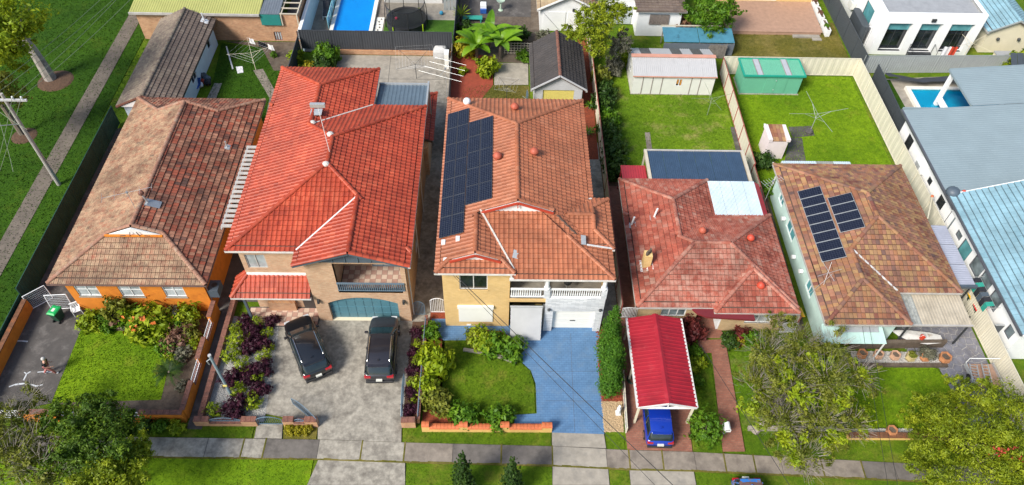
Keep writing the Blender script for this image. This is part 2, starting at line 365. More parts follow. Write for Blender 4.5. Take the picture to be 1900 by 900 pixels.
def tiled_roof(house, faces, ridges, m, w=0.3, e=0.33, style='roll', singles=300, wear=None, deck=None, seed=1, ridge_m=None, roofname='roof', lift=0.05):
    """house > roof (the boarding) > tile (the nearest ones singly), tile_field (all others), ridge_tile"""
    g = random.Random(seed); off = WL[house]
    keys = {}; merged = []; mw = []
    for i, f in enumerate(faces):                       # slopes of one plane count as one
        q = [Vector(v) for v in f[0]]; n = (q[1]-q[0]).cross(q[2]-q[0]).normalized()
        if n.z < 0: n = -n
        k = (round(n.x,2), round(n.y,2), round(n.dot(q[0]),1))
        if k in keys: merged[keys[k]] += f
        else: keys[k] = len(merged); merged.append(list(f)); mw.append(wear[i] if wear and i < len(wear) else 0.0)
    faces = merged; wear = mw
    dk = MB()
    for f in faces:
        for pc in f: dk.slab([(x,y,z+0.0) for x,y,z in pc], 0.12)
    roof = dk.build(roofname, deck or MATS['roof_deck'], house)
    planes = []
    for f in faces:
        q = [Vector(v) for v in f[0]]; n = (q[1]-q[0]).cross(q[2]-q[0]).normalized()
        if n.z < 0: n = -n
        planes.append((n, q[0], [ccw([(v[0], v[1]) for v in pc]) for pc in f]))
    def hidden(pt, me_i, tol):
        for i, (n, o, pcs) in enumerate(planes):
            if i == me_i: continue
            if any(inpoly(pc, pt) for pc in pcs):
                zz = o.z-(n.x*(pt.x-o.x)+n.y*(pt.y-o.y))/n.z
                if zz > pt.z+tol: return True
        return False
    tm = tile_mesh('tile', w, e, style, m); tv = np.array([v.co for v in tm.vertices]); tf = [tuple(p.vertices) for p in tm.polygons]
    full = []; V_, F_, T_, W_ = [], [], [], []; nv = 0
    for fi, f in enumerate(faces):
        n, o, pcs2 = planes[fi]; u = Vector((0,0,1)).cross(n).normalized(); v = n.cross(u)
        lo = min((Vector(p)-o).dot(v) for pc in f for p in pc); o = o+v*lo
        ab = [ccw([((Vector(p)-o).dot(u), (Vector(p)-o).dot(v)) for p in pc]) for pc in f]
        done = set(); a0 = math.floor(min(p[0] for pc in ab for p in pc)/w)*w; a1 = max(p[0] for pc in ab for p in pc); b1 = max(p[1] for pc in ab for p in pc)
        wr = (wear[fi] if wear and fi < len(wear) else 0.0)
        for pi, pc in enumerate(ab):
            bm = bmesh.new(); lt = bm.faces.layers.float.new('tint')
            for r in range(int(b1/e)+1):
                for c in range(int((a1-a0)/w)+2):
                    x = a0+c*w-w*0.5; y = r*e-(0.05 if r == 0 else 0)
                    cor = [(x,y+0.06),(x+w,y+0.06),(x+w,y+e),(x,y+e)]
                    ins = [any(inpoly(q, k) for q in ab) for k in cor]
                    mine = any(inpoly(pc, k) for k in cor) or inpoly(pc, (x+w/2, y+e/2))
                    if not mine or (all(ins) and (r, c) in done): continue
                    if all(ins): done.add((r, c))
                    wp = [o+u*k[0]+v*k[1] for k in cor]
                    if all(hidden(q, fi, 0.06) for q in wp): continue
                    tn = min(1, max(0, 0.8*g.random()+0.1+0.3*mnoise.noise(wp[0]*0.55)+0.2*mnoise.noise(wp[0]*1.7)))
                    if all(ins):
                        full.append((o+u*x+v*y+n*lift, u, v, n, tn, wr))
                    else:
                        vs = [bm.verts.new((x+q[0], y+q[1], q[2]+lift)) for q in tv]
                        for q in tf: bm.faces.new([vs[i] for i in q])[lt] = tn
            for i in range(len(pc)):
                p, q = pc[i], pc[(i+1)%len(pc)]; d = (q[0]-p[0], q[1]-p[1])
                sl = 0.06 if abs(d[1]) < 1e-6 and abs(p[1]) < 0.01 else 0
                bmesh.ops.bisect_plane(bm, geom=bm.verts[:]+bm.edges[:]+bm.faces[:], plane_co=(p[0], p[1]-sl, 0), plane_no=(d[1], -d[0], 0), clear_outer=True)
            bm.verts.ensure_lookup_table(); bm.verts.index_update()
            for vv in bm.verts: V_.append(tuple(o+u*vv.co.x+v*vv.co.y+n*vv.co.z-off))
            for ff in bm.faces: F_.append(tuple(q.index+nv for q in ff.verts)); T_.append(ff[lt]); W_.append(wr)
            nv += len(bm.verts); bm.free()
    cp = Vector((0,0,CAMH)); full.sort(key=lambda t: (t[0]-cp).length)
    for k, (p, u, v, n, tn, wr) in enumerate(full):
        j = 1+0.004*g.uniform(-1,1)
        R = Matrix(((u.x,v.x,n.x),(u.y,v.y,n.y),(u.z,v.z,n.z)))
        tw = Matrix.Rotation(g.uniform(-0.012,0.012), 3, 'Z') @ Matrix.Rotation(g.uniform(-0.012,0.012), 3, 'X')
        R = R @ tw
        if k < singles:
            t = link('tile', tm, roof); t.matrix_local = Matrix.Translation(p-off) @ R.to_4x4(); t['tint'] = tn; t['wear'] = wr
        else:
            A = tv @ np.array(R).T+np.array(p-off)
            V_ += [tuple(q) for q in A]; F_ += [tuple(i+nv for i in q) for q in tf]; T_ += [tn]*len(tf); W_ += [wr]*len(tf); nv += len(A)
    me = bpy.data.meshes.new('tile_field'); me.from_pydata(V_, [], F_); me.materials.append(m)
    for nm, vals in (('tint', T_), ('wear', W_)):
        at = me.attributes.new(nm, 'FLOAT', 'FACE'); at.data.foreach_set('value', np.array(vals, dtype=np.float32))
    me.update(); tag(link('tile_field', me, roof), kind='stuff')
    rm = ridge_tile_mesh(ridge_m or m)
    for s, t in ridges:
        s, t = Vector(s), Vector(t)
        if s.z > t.z: s, t = t, s
        d = t-s; k = max(1, round(d.length/0.42)); dn = d.normalized(); sd_ = Vector((0,0,1)).cross(dn).normalized(); nn = dn.cross(sd_)
        for i in range(k):
            p = s+d*(i/k)+nn*(lift+0.045)
            mp = s+d*((i+0.5)/k)
            if hidden(mp+V(0,0,0.05), -1, 0.12): continue
            if any(abs(o_.z-(n_.x*(mp.x-o_.x)+n_.y*(mp.y-o_.y))/n_.z-mp.z) < 0.05 and all(any(inpoly(pc, mp+sd_*e_) for pc in pcs) for e_ in (-0.35, 0.35)) for n_, o_, pcs in planes): continue
            o = link('ridge_tile', rm, roof); sc = d.length/k/0.42
            o.matrix_local = Matrix.Translation(p-off) @ Matrix(((dn.x,sd_.x,nn.x),(dn.y,sd_.y,nn.y),(dn.z,sd_.z,nn.z))).to_4x4() @ Matrix.Rotation(g.uniform(-0.03,0.03), 4, 'X') @ Matrix.Scale(sc*0.955, 4, V(1,0,0))
            o['tint'] = g.random(); o['wear'] = (wear[0] if wear else 0)
    return roof
def gutters(house, eaves, m, drop=0.02):
    for s, t in eaves:
        s, t = Vector(s), Vector(t); d = (t-s).normalized()
        MB().bar(s+V(0,0,-0.02-drop)-d*0.06, t+V(0,0,-0.02-drop)+d*0.06, 0.15, 0.14).build('gutter', m, house)
def roofset(rects):
    F, L, E, Gb = [], [], [], []
    for r in rects:
        a, b, c, d = rect_faces(*r[0], **r[1]); F += a; L += b; E += c; Gb += d
    return F, L, E, Gb
# ---------------------------------------------------------------- walls, windows, fences
def facade(mb, axis, at, out, a0, a1, z0, z1, ops=(), depth=0.14):
    """a wall face with real openings and reveals. axis 'x': the wall runs along x at y=at; out: the sign of its outward side"""
    P = (lambda a, d, z: (a, at-out*d, z)) if axis == 'x' else (lambda a, d, z: (at-out*d, a, z))
    xs = sorted(set([a0, a1]+[v for o in ops for v in o[:2]])); zs = sorted(set([z0, z1]+[v for o in ops for v in o[2:4]]))
    for i in range(len(xs)-1):
        for j in range(len(zs)-1):
            cx, cz = (xs[i]+xs[i+1])/2, (zs[j]+zs[j+1])/2
            if any(o[0] < cx < o[1] and o[2] < cz < o[3] for o in ops): continue
            mb.quad(P(xs[i],0,zs[j]), P(xs[i+1],0,zs[j]), P(xs[i+1],0,zs[j+1]), P(xs[i],0,zs[j+1]))
    for o in ops:
        b0, b1, c0, c1 = o[:4]
        mb.quad(P(b0,0,c0),P(b0,depth,c0),P(b0,depth,c1),P(b0,0,c1)); mb.quad(P(b1,0,c0),P(b1,depth,c0),P(b1,depth,c1),P(b1,0,c1))
        mb.quad(P(b0,0,c0),P(b1,0,c0),P(b1,depth,c0),P(b0,depth,c0)); mb.quad(P(b0,0,c1),P(b1,0,c1),P(b1,depth,c1),P(b0,depth,c1))
    return mb
def window(parent, axis, at, out, a0, a1, z0, z1, n=2, frame='white_frame', glass='pane', depth=0.1, sill=None, rail=False):
    """window (frame) > pane: set back in its opening"""
    def B(mb, u0, u1, w0, w1, d0, d1):
        if axis == 'x': y = sorted((at-out*d0, at-out*d1)); mb.box(u0, u1, y[0], y[1], w0, w1)
        else: y = sorted((at-out*d0, at-out*d1)); mb.box(y[0], y[1], u0, u1, w0, w1)
    fm = MB(); t = 0.06; d = depth
    B(fm,a0,a1,z0,z0+t,d-0.06,d); B(fm,a0,a1,z1-t,z1,d-0.06,d); B(fm,a0,a0+t,z0+t,z1-t,d-0.06,d); B(fm,a1-t,a1,z0+t,z1-t,d-0.06,d)
    for k in range(1, n): c = a0+(a1-a0)*k/n; B(fm,c-t/2,c+t/2,z0+t,z1-t,d-0.05,d)
    if rail: c = (z0+z1)/2; B(fm,a0+t,a1-t,c-t/2,c+t/2,d-0.04,d)
    f = fm.build('window', MATS[frame], parent)
    for k in range(n):
        pm = MB(); B(pm, a0+(a1-a0)*k/n+0.01, a0+(a1-a0)*(k+1)/n-0.01, z0+0.01, z1-0.01, d-0.015, d+0.02); pm.build('pane', MATS[glass], f)
    if sill: sm = MB(); B(sm,a0-0.05,a1+0.05,z0-0.08,z0,-0.06,d); sm.build('window_sill', MATS[sill], parent)
    return f
TRAP = [(0,0),(0.3,0),(0.4,0.025),(0.75,0.025),(0.85,0)]
CORR = [(0,0),(0.25,0.014),(0.5,0.02),(0.75,0.014)]
def fence(name, label, p, q, h, n, m, postm, z0=0.0, rib=0.22, cap=True, group=None, z1=None):
    """steel panel fence from p to q: each panel a ribbed sheet, each post its own part"""
    t = thing(name, label, 'fence', (p[0], p[1], 0), group); P = V(p[0],p[1],0); Q = V(q[0],q[1],0); d = (Q-P)/n; nn = V(0,0,1).cross(d).normalized()
    for i in range(n):
        a = P+d*i; mb = MB(); L = d.length; k = max(3, int(L/rib)); vs = []
        dn = d/L
        st = [((j+f)/k, hh*0.9) for j in range(k) for f, hh in TRAP]+[(1.0, 0)]
        for zz in (z0+0.03, z0+h-0.03):
            vs += [a+d*(0.01+0.98*s)+nn*(hh-0.012)+V(0,0,zz) for s, hh in st]
        c = len(st); mb.add(vs, [(j, j+1, c+j+1, c+j) for j in range(c-1)])
        pn = mb.build('panel', m, t)
        MB().bar(a+V(0,0,z0+h), a+d+V(0,0,z0+h), 0.05, 0.06).build('rail', postm, pn)
        MB().bar(a+V(0,0,z0+0.05), a+d+V(0,0,z0+0.05), 0.05, 0.06).build('rail', postm, pn)
    for i in range(n+1):
        a = P+d*i; MB().bar(a, a+V(0,0,z0+h+0.035), 0.07, 0.07, dn if n else (1,0,0)).build('post', postm, t)
    return t
def sheet(name, poly, z, m, kind='structure', t=0.03):
    return tag(MB().prism(poly, z-t, z).build(name, m), kind=kind)
def tufts(name, label, poly, z, m, dens, h=0.07, w=0.05, seed=0, edge=None):
    """standing grass blades over a lawn"""
    g = np.random.default_rng(seed); P = ccw(list(poly)); xs = [p[0] for p in P]; ys = [p[1] for p in P]
    k = int(dens*(max(xs)-min(xs))*(max(ys)-min(ys))); X = g.uniform(min(xs), max(xs), k); Y = g.uniform(min(ys), max(ys), k)
    ok = np.zeros(k, bool); c = np.array(P); j = len(c)-1
    for i in range(len(c)):
        xi, yi, xj, yj = *c[i], *c[j]
        ok ^= ((yi > Y) != (yj > Y)) & (X < (xj-xi)*(Y-yi)/(yj-yi+1e-12)+xi); j = i
    X, Y = X[ok], Y[ok]; k = len(X); X = X+g.normal(size=k)*0.06; Y = Y+g.normal(size=k)*0.06; a = g.uniform(0, 6.283, k); H = h*g.uniform(0.5, 1.5, k); W = w*g.uniform(0.5, 1.3, k)
    dx, dy = np.cos(a)*W/2, np.sin(a)*W/2; lx, ly = g.normal(size=k)*H*0.6, g.normal(size=k)*H*0.6; Z = np.full(k, z-0.005)
    vs = np.stack([np.stack([X-dx,Y-dy,Z],1), np.stack([X+dx,Y+dy,Z],1), np.stack([X+lx,Y+ly,Z+H],1)], 1).reshape(-1,3)
    me = bpy.data.meshes.new(name); me.vertices.add(3*k); me.vertices.foreach_set('co', vs.ravel()); me.loops.add(3*k); me.loops.foreach_set('vertex_index', np.arange(3*k, dtype=np.int32))
    me.polygons.add(k); me.polygons.foreach_set('loop_start', np.arange(0,3*k,3,dtype=np.int32)); me.update(calc_edges=True)
    at = me.attributes.new('tint', 'FLOAT', 'FACE'); at.data.foreach_set('value', g.random(k).astype(np.float32)); me.materials.append(m)
    return tag(link(name, me), label, 'grass', kind='stuff')
def wire(name, label, pts, r=0.02, sag=0.0, m='wire', group=None, cat='wire'):
    p, q = Vector(pts[0]), Vector(pts[1]); k = 16
    P = [p.lerp(q, i/k)-V(0,0,4*sag*(i/k)*(1-i/k)) for i in range(k+1)]
    return tag(MB().tube(P, r, 5).build(name, MATS[m]), label, cat, group)

# ---------------------------------------------------------------- material set
mat('bark', (0.16,0.13,0.1), 0.9, 0.35, 6, bmp=0.5, bscale=14)
mat('gum_bark', (0.3,0.27,0.25), 0.85, 0.3, 3, c2=(0.16,0.13,0.11), c2scale=1.2, bmp=0.4, bscale=8)
mat('twig', (0.24,0.21,0.18), 0.9, 0.3, 5)
mat('roof_deck', (0.09,0.06,0.05), 0.9)
mat('wire', (0.02,0.02,0.02), 0.6)
mat('pale_wire', (0.2,0.24,0.16), 0.5)
mat('white_frame', (0.72,0.73,0.74), 0.5, 0.06)
mat('white_paint', (0.74,0.75,0.76), 0.6, 0.06, 1.2, c2=(0.5,0.5,0.48), c2scale=1.1, c2lo=0.58, c2hi=0.8)
mat('cream_paint', (0.66,0.6,0.45), 0.6, 0.06, 1.2, c2=(0.5,0.45,0.34), c2lo=0.55, c2hi=0.8)
mat('dark_trim', (0.05,0.045,0.045), 0.5)
mat('gutter_brown', (0.16,0.1,0.09), 0.5); mat('gutter_grey', (0.42,0.4,0.38), 0.5); mat('gutter_white', (0.62,0.6,0.58), 0.5); mat('gutter_dark', (0.08,0.085,0.1), 0.5)
mat('mortar', (0.55,0.52,0.48), 0.9, 0.2, 6)
mat('metal', (0.42,0.44,0.46), 0.4, 0.12, 4, metal=0.7); mat('galv', (0.5,0.52,0.53), 0.45, 0.12, 5, metal=0.5); mat('dark_metal', (0.06,0.065,0.07), 0.45, metal=0.4)
glassmat('pane', (0.16,0.2,0.22)); glassmat('pane_dark', (0.015,0.02,0.025)); glassmat('pane_pale', (0.38,0.42,0.44), 0.12, 0.25); glassmat('pane_teal', (0.09,0.28,0.31), 0.1, 0.2)
mat('rubber', (0.015,0.015,0.016), 0.8); mat('black_plastic', (0.02,0.02,0.022), 0.5)
# ground colours
grassmat('lawn_bright', (0.11,0.23,0.004), (0.215,0.35,0.008), (0.27,0.3,0.03), 0.55, 0.8)
grassmat('lawn_mid', (0.065,0.145,0.004), (0.14,0.235,0.009), (0.23,0.23,0.04), 0.5, 0.72)
grassmat('lawn_dry', (0.1,0.1,0.016), (0.19,0.17,0.035), (0.24,0.2,0.07), 0.45, 0.7)
grassmat('lawn_deep', (0.02,0.07,0.002), (0.048,0.125,0.003), (0.09,0.14,0.01), 0.55, 0.8)
grassmat('lawn_patchy', (0.085,0.185,0.005), (0.18,0.3,0.013), (0.34,0.31,0.12), 0.52, 0.72)
grassmat('turf_fake', (0.04,0.12,0.012), (0.07,0.17,0.02), (0.06,0.15,0.02), 0.6, 0.9)
for a_, b_ in (('blade_bright','lawn_bright'),('blade_mid','lawn_mid'),('blade_deep','lawn_deep'),('blade_dry','lawn_dry')): MATS[a_] = MATS[b_]
mat('soil', (0.1,0.075,0.055), 0.95, 0.35, 3, c2=(0.16,0.13,0.1), bmp=0.8, bscale=12)
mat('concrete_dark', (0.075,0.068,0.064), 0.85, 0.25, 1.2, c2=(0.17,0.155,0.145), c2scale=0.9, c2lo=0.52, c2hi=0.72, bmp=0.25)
mat('concrete', (0.31,0.285,0.24), 0.85, 0.3, 3.5, c2=(0.14,0.125,0.105), c2scale=1.3, c2lo=0.45, c2hi=0.68, bmp=0.3)
mat('concrete_pale', (0.31,0.28,0.235), 0.85, 0.18, 2, c2=(0.2,0.185,0.165), c2scale=0.9, c2lo=0.5, c2hi=0.72, bmp=0.3)
mat('pavement', (0.135,0.12,0.108), 0.85, 0.22, 1.8, c2=(0.075,0.067,0.06), c2scale=0.8, c2lo=0.48, c2hi=0.68, bmp=0.3)
mat('pavement_light', (0.235,0.2,0.165), 0.85, 0.22, 1.8, c2=(0.12,0.1,0.085), c2scale=0.8, c2lo=0.45, c2hi=0.7, bmp=0.3)
mat('path_brown', (0.15,0.123,0.1), 0.9, 0.2, 1.5, c2=(0.1,0.083,0.068), c2lo=0.45, c2hi=0.7, bmp=0.3)
mat('asphalt', (0.05,0.05,0.05), 0.9, 0.2, 8, bmp=0.4, bscale=40)
mat('patch_white', (0.5,0.53,0.56), 0.8)
mat('mulch_red', (0.22,0.045,0.018), 0.95, 0.4, 9, c2=(0.12,0.03,0.015), c2scale=4, bmp=1.0, bscale=22)
mat('mulch_brown', (0.09,0.05,0.03), 0.95, 0.4, 7, bmp=1.0, bscale=22)
mat('red_paving', (0.28,0.05,0.025), 0.85, 0.2, 2, c2=(0.2,0.04,0.02), bmp=0.3)
mat('pebble', (0.4,0.39,0.37), 0.8, 0.3, 14); mat('pebble_grey', (0.32,0.31,0.3), 0.8, 0.35, 14); mat('gravel_tan', (0.4,0.29,0.17), 0.85, 0.35, 14)
brickmat('blue_paving', (0.085,0.185,0.34), (0.1,0.21,0.38), (0.06,0.14,0.27), 0.3, 0.16, True, 0.22, 0.012, 0.25, (0.13,0.2,0.29))
brickmat('brick_paving', (0.27,0.095,0.06), (0.33,0.14,0.09), (0.2,0.11,0.085), 0.23, 0.115, True, 0.3, stain=(0.12,0.06,0.045))
brickmat('brick_tan', (0.52,0.28,0.15), (0.62,0.4,0.24), (0.46,0.37,0.29), var=0.25, bmp=0.3)
brickmat('brick_orange', (0.5,0.22,0.1), (0.6,0.32,0.16), (0.42,0.33,0.25), var=0.3, bmp=0.3)
brickmat('brick_yellow', (0.66,0.44,0.17), (0.72,0.5,0.22), (0.62,0.42,0.2), var=0.12, bmp=0.25)
brickmat('brick_buff', (0.5,0.34,0.16), (0.6,0.42,0.22), (0.45,0.36,0.25), var=0.25)
brickmat('brick_red', (0.27,0.1,0.065), (0.36,0.16,0.11), (0.3,0.24,0.2), var=0.4)
brickmat('stone_white', (0.55,0.57,0.6), (0.75,0.76,0.78), (0.5,0.52,0.55), 0.5, 0.12, False, 0.2)
brickmat('weatherboard', (0.7,0.7,0.69), (0.72,0.72,0.71), (0.5,0.5,0.5), 6.0, 0.18, False, 0.1, 0.01)
mat('render_orange', (0.62,0.2,0.018), 0.8, 0.12, 1.5, c2=(0.42,0.11,0.01), c2scale=0.9, c2lo=0.52, c2hi=0.75, bmp=0.2)
mat('grime_brown', (0.16,0.07,0.035), 0.9, 0.35, 3, c2=(0.35,0.1,0.02), c2scale=1.5, bmp=0.5)
mat('brick_cap', (0.2,0.085,0.06), 0.9, 0.35, 5, c2=(0.09,0.055,0.05), c2scale=2, bmp=0.5)
mat('teal_board', (0.42,0.6,0.56), 0.65, 0.08); mat('teal_wall', (0.5,0.66,0.63), 0.65, 0.08)
mat('render_white', (0.78,0.79,0.8), 0.7, 0.04)
mat('fence_cream', (0.62,0.58,0.47), 0.6, 0.06, 1, c2=(0.5,0.47,0.4), c2lo=0.55, c2hi=0.85); mat('fence_grey', (0.3,0.325,0.33), 0.5, 0.08); mat('fence_black', (0.05,0.055,0.065), 0.5, 0.1)
mat('fence_green', (0.012,0.06,0.045), 0.6, 0.25, 1.5, c2=(0.025,0.085,0.06)); mat('fence_post_red', (0.32,0.09,0.07), 0.6); mat('fence_dark', (0.055,0.065,0.075), 0.5, 0.1)
mat('old_paling', (0.2,0.18,0.16), 0.9, 0.4, 5)
tilemat('tile_h1', [(0.1,0.05,0.038),(0.34,0.085,0.045),(0.22,0.095,0.06),(0.4,0.19,0.12),(0.15,0.07,0.05)], (0.37,0.265,0.165), 0.5, 0.78, (0.06,0.045,0.038), 0.52, 0.7, blotch=0.9)
tilemat('tile_h2', [(0.3,0.036,0.014),(0.41,0.06,0.024),(0.36,0.045,0.017),(0.47,0.085,0.037)], (0.45,0.11,0.055), 0.6, 0.85, (0.15,0.022,0.01), 0.54, 0.78, 0.55, 0.8)
tilemat('tile_h3', [(0.31,0.1,0.048),(0.38,0.135,0.066),(0.35,0.115,0.055),(0.42,0.16,0.085)], (0.43,0.2,0.12), 0.62, 0.85, (0.15,0.05,0.03), 0.62, 0.85, 0.6, 0.7)
tilemat('tile_h4', [(0.26,0.055,0.035),(0.37,0.085,0.05),(0.42,0.13,0.085),(0.34,0.075,0.045),(0.46,0.25,0.19)], (0.4,0.22,0.17), 0.5, 0.72, (0.11,0.05,0.042), 0.52, 0.72, blotch=0.8)
tilemat('tile_h5', [(0.17,0.06,0.045),(0.3,0.13,0.065),(0.36,0.22,0.1),(0.2,0.095,0.07),(0.34,0.16,0.095),(0.13,0.075,0.065)], (0.3,0.19,0.1), 0.62, 0.85, (0.08,0.05,0.045), 0.56, 0.76)
tilemat('tile_grey', [(0.13,0.1,0.085),(0.2,0.15,0.12),(0.16,0.12,0.1),(0.24,0.19,0.15)], (0.3,0.25,0.18), 0.55, 0.72, (0.05,0.04,0.035), 0.55, 0.75)
tilemat('tile_slate', [(0.045,0.04,0.04),(0.06,0.052,0.05),(0.05,0.045,0.045)], (0.09,0.08,0.075), 0.6, 0.8, (0.03,0.027,0.027), 0.6, 0.8)
tilemat('tile_blue', [(0.2,0.36,0.44),(0.24,0.41,0.49),(0.22,0.38,0.46)], (0.27,0.44,0.52), 0.7, 0.9, (0.17,0.3,0.37), 0.7, 0.9)
mat('ridge_h1', (0.3,0.15,0.1), 0.85, 0.35, 5, c2=(0.35,0.27,0.2), c2scale=1.5); mat('ridge_h4', (0.42,0.17,0.12), 0.85, 0.3, 4); mat('ridge_h5', (0.36,0.18,0.12), 0.85, 0.3, 4)

# ---------------------------------------------------------------- ground
g0 = MB(); N_ = 24
g0.quad((-500,-300,-0.05),(500,-300,-0.05),(500,700,-0.05),(-500,700,-0.05)); tag(g0.build('ground', MATS['lawn_mid']), kind='structure')
RES = [(-90,16),(-31.55,16),(-31.55,47.8),(-33.2,47.9),(-33.2,110),(-90,110)]
sheet('lawn', RES, -0.01, MATS['lawn_deep'])
tufts('grass', 'deep green mown grass on the open reserve left of the green fence', [(-62,17),(-31.6,17),(-31.6,48),(-33,70),(-62,70)], -0.01, MATS['blade_deep'], 45, 0.09, 0.09, 1)
def slabs(name, pieces, m, z=0.03, t=0.1, ms=None):
    """a paved strip: bed (structure) with each concrete slab a child"""
    xs = [p[0] for q in pieces for p in q]; ys = [p[1] for q in pieces for p in q]
    bed = MB()
    for q in pieces: bed.prism(q, z-t, z-0.02)
    b = tag(bed.build(name, MATS['concrete_dark']), kind='structure')
    for i, q in enumerate(pieces):
        cx = sum(p[0] for p in q)/len(q); cy = sum(p[1] for p in q)/len(q); g = 0.018
        qq = []
        for x, y in q:
            d = math.hypot(x-cx, y-cy); qq.append((x-(x-cx)/d*g, y-(y-cy)/d*g))
        dz = rnd.uniform(-0.006, 0.006)
        MB().prism(qq, z-t+0.01, z+dz).build('slab', MATS[(ms[i % len(ms)] if ms else m)], b)
    return b
slabs('path', [[(-35.8,y),(-34.44,y),(-34.44,y+2.2),(-35.8,y+2.2)] for y in np.arange(20,98,2.2)], 'pavement_light', 0.02, 0.08, ['path_brown'])
# street footpath: follows the slightly skewed kerb
FPX = [-36,-29,-24,-17.03,-14.91,-13.62,-10.43,-7.87,-5.32,-2.44,0.44,3.48,6.71,8.05,10.04,11.97,13.73,15.49,17.1,19.5,21.9,23.83,25.88,30,33,37]
def fpy(x): return float(np.interp(x, [-36,-19.8,-10.5,-5.5,3.5,8,11.9,25.9,37], [19.8,19.65,19.56,19.4,19.2,18.98,18.88,18.15,17.6]))
def fpb(x): return fpy(x)-float(np.interp(x, [-36,8,37], [1.25,1.22,1.0]))
PV = ['pavement','pavement','concrete','concrete','concrete','pavement','concrete','concrete','pavement_light','pavement','pavement','concrete_pale','pavement_light','pavement_light','pavement_light','pavement_light','pavement_light','pavement_light','pavement_light','pavement_light','pavement','pavement','pavement','pavement','pavement']
slabs('footpath', [[(a,fpb(a)),(b,fpb(b)),(b,fpy(b)),(a,fpy(a))] for a, b in zip(FPX, FPX[1:])], 'pavement', 0.04, 0.12, PV)
slabs('driveway_crossing', [[(-10.71, 16.78),(-5.08, 16.8),(-5.2,fpb(-5.2)-0.02),(-10.32,fpb(-10.32)-0.02)], [(-10.71,12.0),(-5.08,12.0),(-5.08, 16.8),(-10.71, 16.78)]], 'concrete', 0.035, 0.1)
slabs('driveway_crossing', [[(3.41, 16.83),(6.74, 16.84),(6.75,fpb(6.75)-0.02),(3.46,fpb(3.46)-0.02)], [(3.4,12.0),(6.9,12.0),(6.74, 16.84),(3.41, 16.83)]], 'concrete_pale', 0.035, 0.1)
slabs('driveway_crossing', [[(7.96, 16.84),(11.8, 16.85),(11.79,fpb(11.79)-0.02),(7.98,fpb(7.98)-0.02)], [(7.9,12.0),(11.6,12.0),(11.8, 16.85),(7.96, 16.84)]], 'concrete_pale', 0.035, 0.1)
slabs('driveway', [[(3.48, 19.21),(6.74, 19.09),(6.69, 19.99),(3.51, 20.08)]], 'concrete_pale', 0.035, 0.1)
mb = MB()
for q in (((3.4,24.3),(6.75,24.35)),((3.2,22.2),(6.7,22.2)),((4.9,20.1),(5.05,27.2))): mb.bar((*q[0],0.037), (*q[1],0.037), 0.016, 0.006)
JOINTS = mb
wd = MB()
for i_, x_ in enumerate(FPX[2:-2]):
    if i_ % 3 != 1: wd.prism([(x_-0.05,fpb(x_)-0.05),(x_+0.04,fpb(x_)-0.05),(x_+0.06,fpy(x_)+0.05),(x_-0.03,fpy(x_)+0.05)], 0.0, 0.048)
for a_, b_ in zip(FPX, FPX[1:]):
    for k_ in range(6):
        u0, u1 = a_+(b_-a_)*k_/6, a_+(b_-a_)*(k_+1)/6; wv = rnd.uniform(0.02,0.09); wd.prism([(u0,fpb(u0)-0.05),(u1,fpb(u1)-0.05),(u1,fpb(u1)+wv),(u0,fpb(u0)+rnd.uniform(0.02,0.09))], 0.0, 0.047)
tag(wd.build('joint_grass', MATS['lawn_dry']), 'dry grass creeping over the footpath joints and edge', 'grass', kind='stuff')
# road beyond the bottom edge
tag(MB().prism([(-120,6.0),(120,1.0),(120,9.0),(-120,14.0)], -0.2, -0.08).build('road', MATS['asphalt']), kind='structure')
tag(MB().prism([(-120,14.0),(120,9.0),(120,9.35),(-120,14.35)], -0.2, 0.05).build('kerb', MATS['concrete_pale']), kind='structure')
def verge(x0, x1, m, bm, seed, lab, dens=90):
    P = [(x0,15.2),(x1,15.2)]+[(x, fpb(x)-0.03) for x in np.linspace(x1, x0, 6)]
    sheet('verge', P, 0.0, MATS[m]); tufts('grass', lab, P, 0.0, MATS[bm], dens, 0.08, 0.05, seed)
verge(-36, -10.61, 'lawn_bright', 'blade_bright', 2, 'bright green nature strip grass left of the grey driveway crossing')
verge(-5.1, 3.42, 'lawn_mid', 'blade_mid', 3, 'nature strip grass around the two small conifers')
verge(6.78, 7.95, 'lawn_mid', 'blade_mid', 4, 'narrow grass strip between the two pale driveway crossings')
verge(11.88, 37, 'lawn_mid', 'blade_mid', 5, 'nature strip grass beside the old blue vehicle')
def strip(x0, x1, yt, m, bm, seed, lab, dens=90):
    P = [(x, fpy(x)+0.03) for x in np.linspace(x0, x1, 5)]+[(x1, yt), (x0, yt)]
    sheet('grass_strip', P, 0.0, MATS[m]); tufts('grass', lab, P, 0.0, MATS[bm], dens, 0.08, 0.05, seed)
strip(-32, -14.5, 20.62, 'lawn_mid', 'blade_mid', 6, 'grass strip before the orange wall and pebble garden wall')
strip(-5.48, 3.43, 20.2, 'lawn_mid', 'blade_mid', 8, 'grass strip before the yellow front wall with tile capping')
strip(6.85, 7.86, 19.9, 'lawn_mid', 'blade_mid', 9, 'small grass patch between blue driveway and brick carport paving')
strip(12.09, 13.73, 19.6, 'lawn_mid', 'blade_mid', 10, 'small grass patch below the white letterbox')
strip(15.2, 33, 20.0, 'lawn_mid', 'blade_mid', 11, 'grass strip before the low orange garden wall on the right')
slabs('gate_path', [[(-14.35,fpy(-14)+0.03),(-12.68,fpy(-12.5)+0.03),(-12.81, 20.56),(-14.37, 20.55)]], 'concrete', 0.03, 0.1)
sheet('garden_bed', [(-12.62,fpy(-12.5)+0.03),(-10.65,fpy(-10.5)+0.03),(-10.69, 20.53),(-12.71, 20.52)], 0.02, MATS['lawn_dry'])
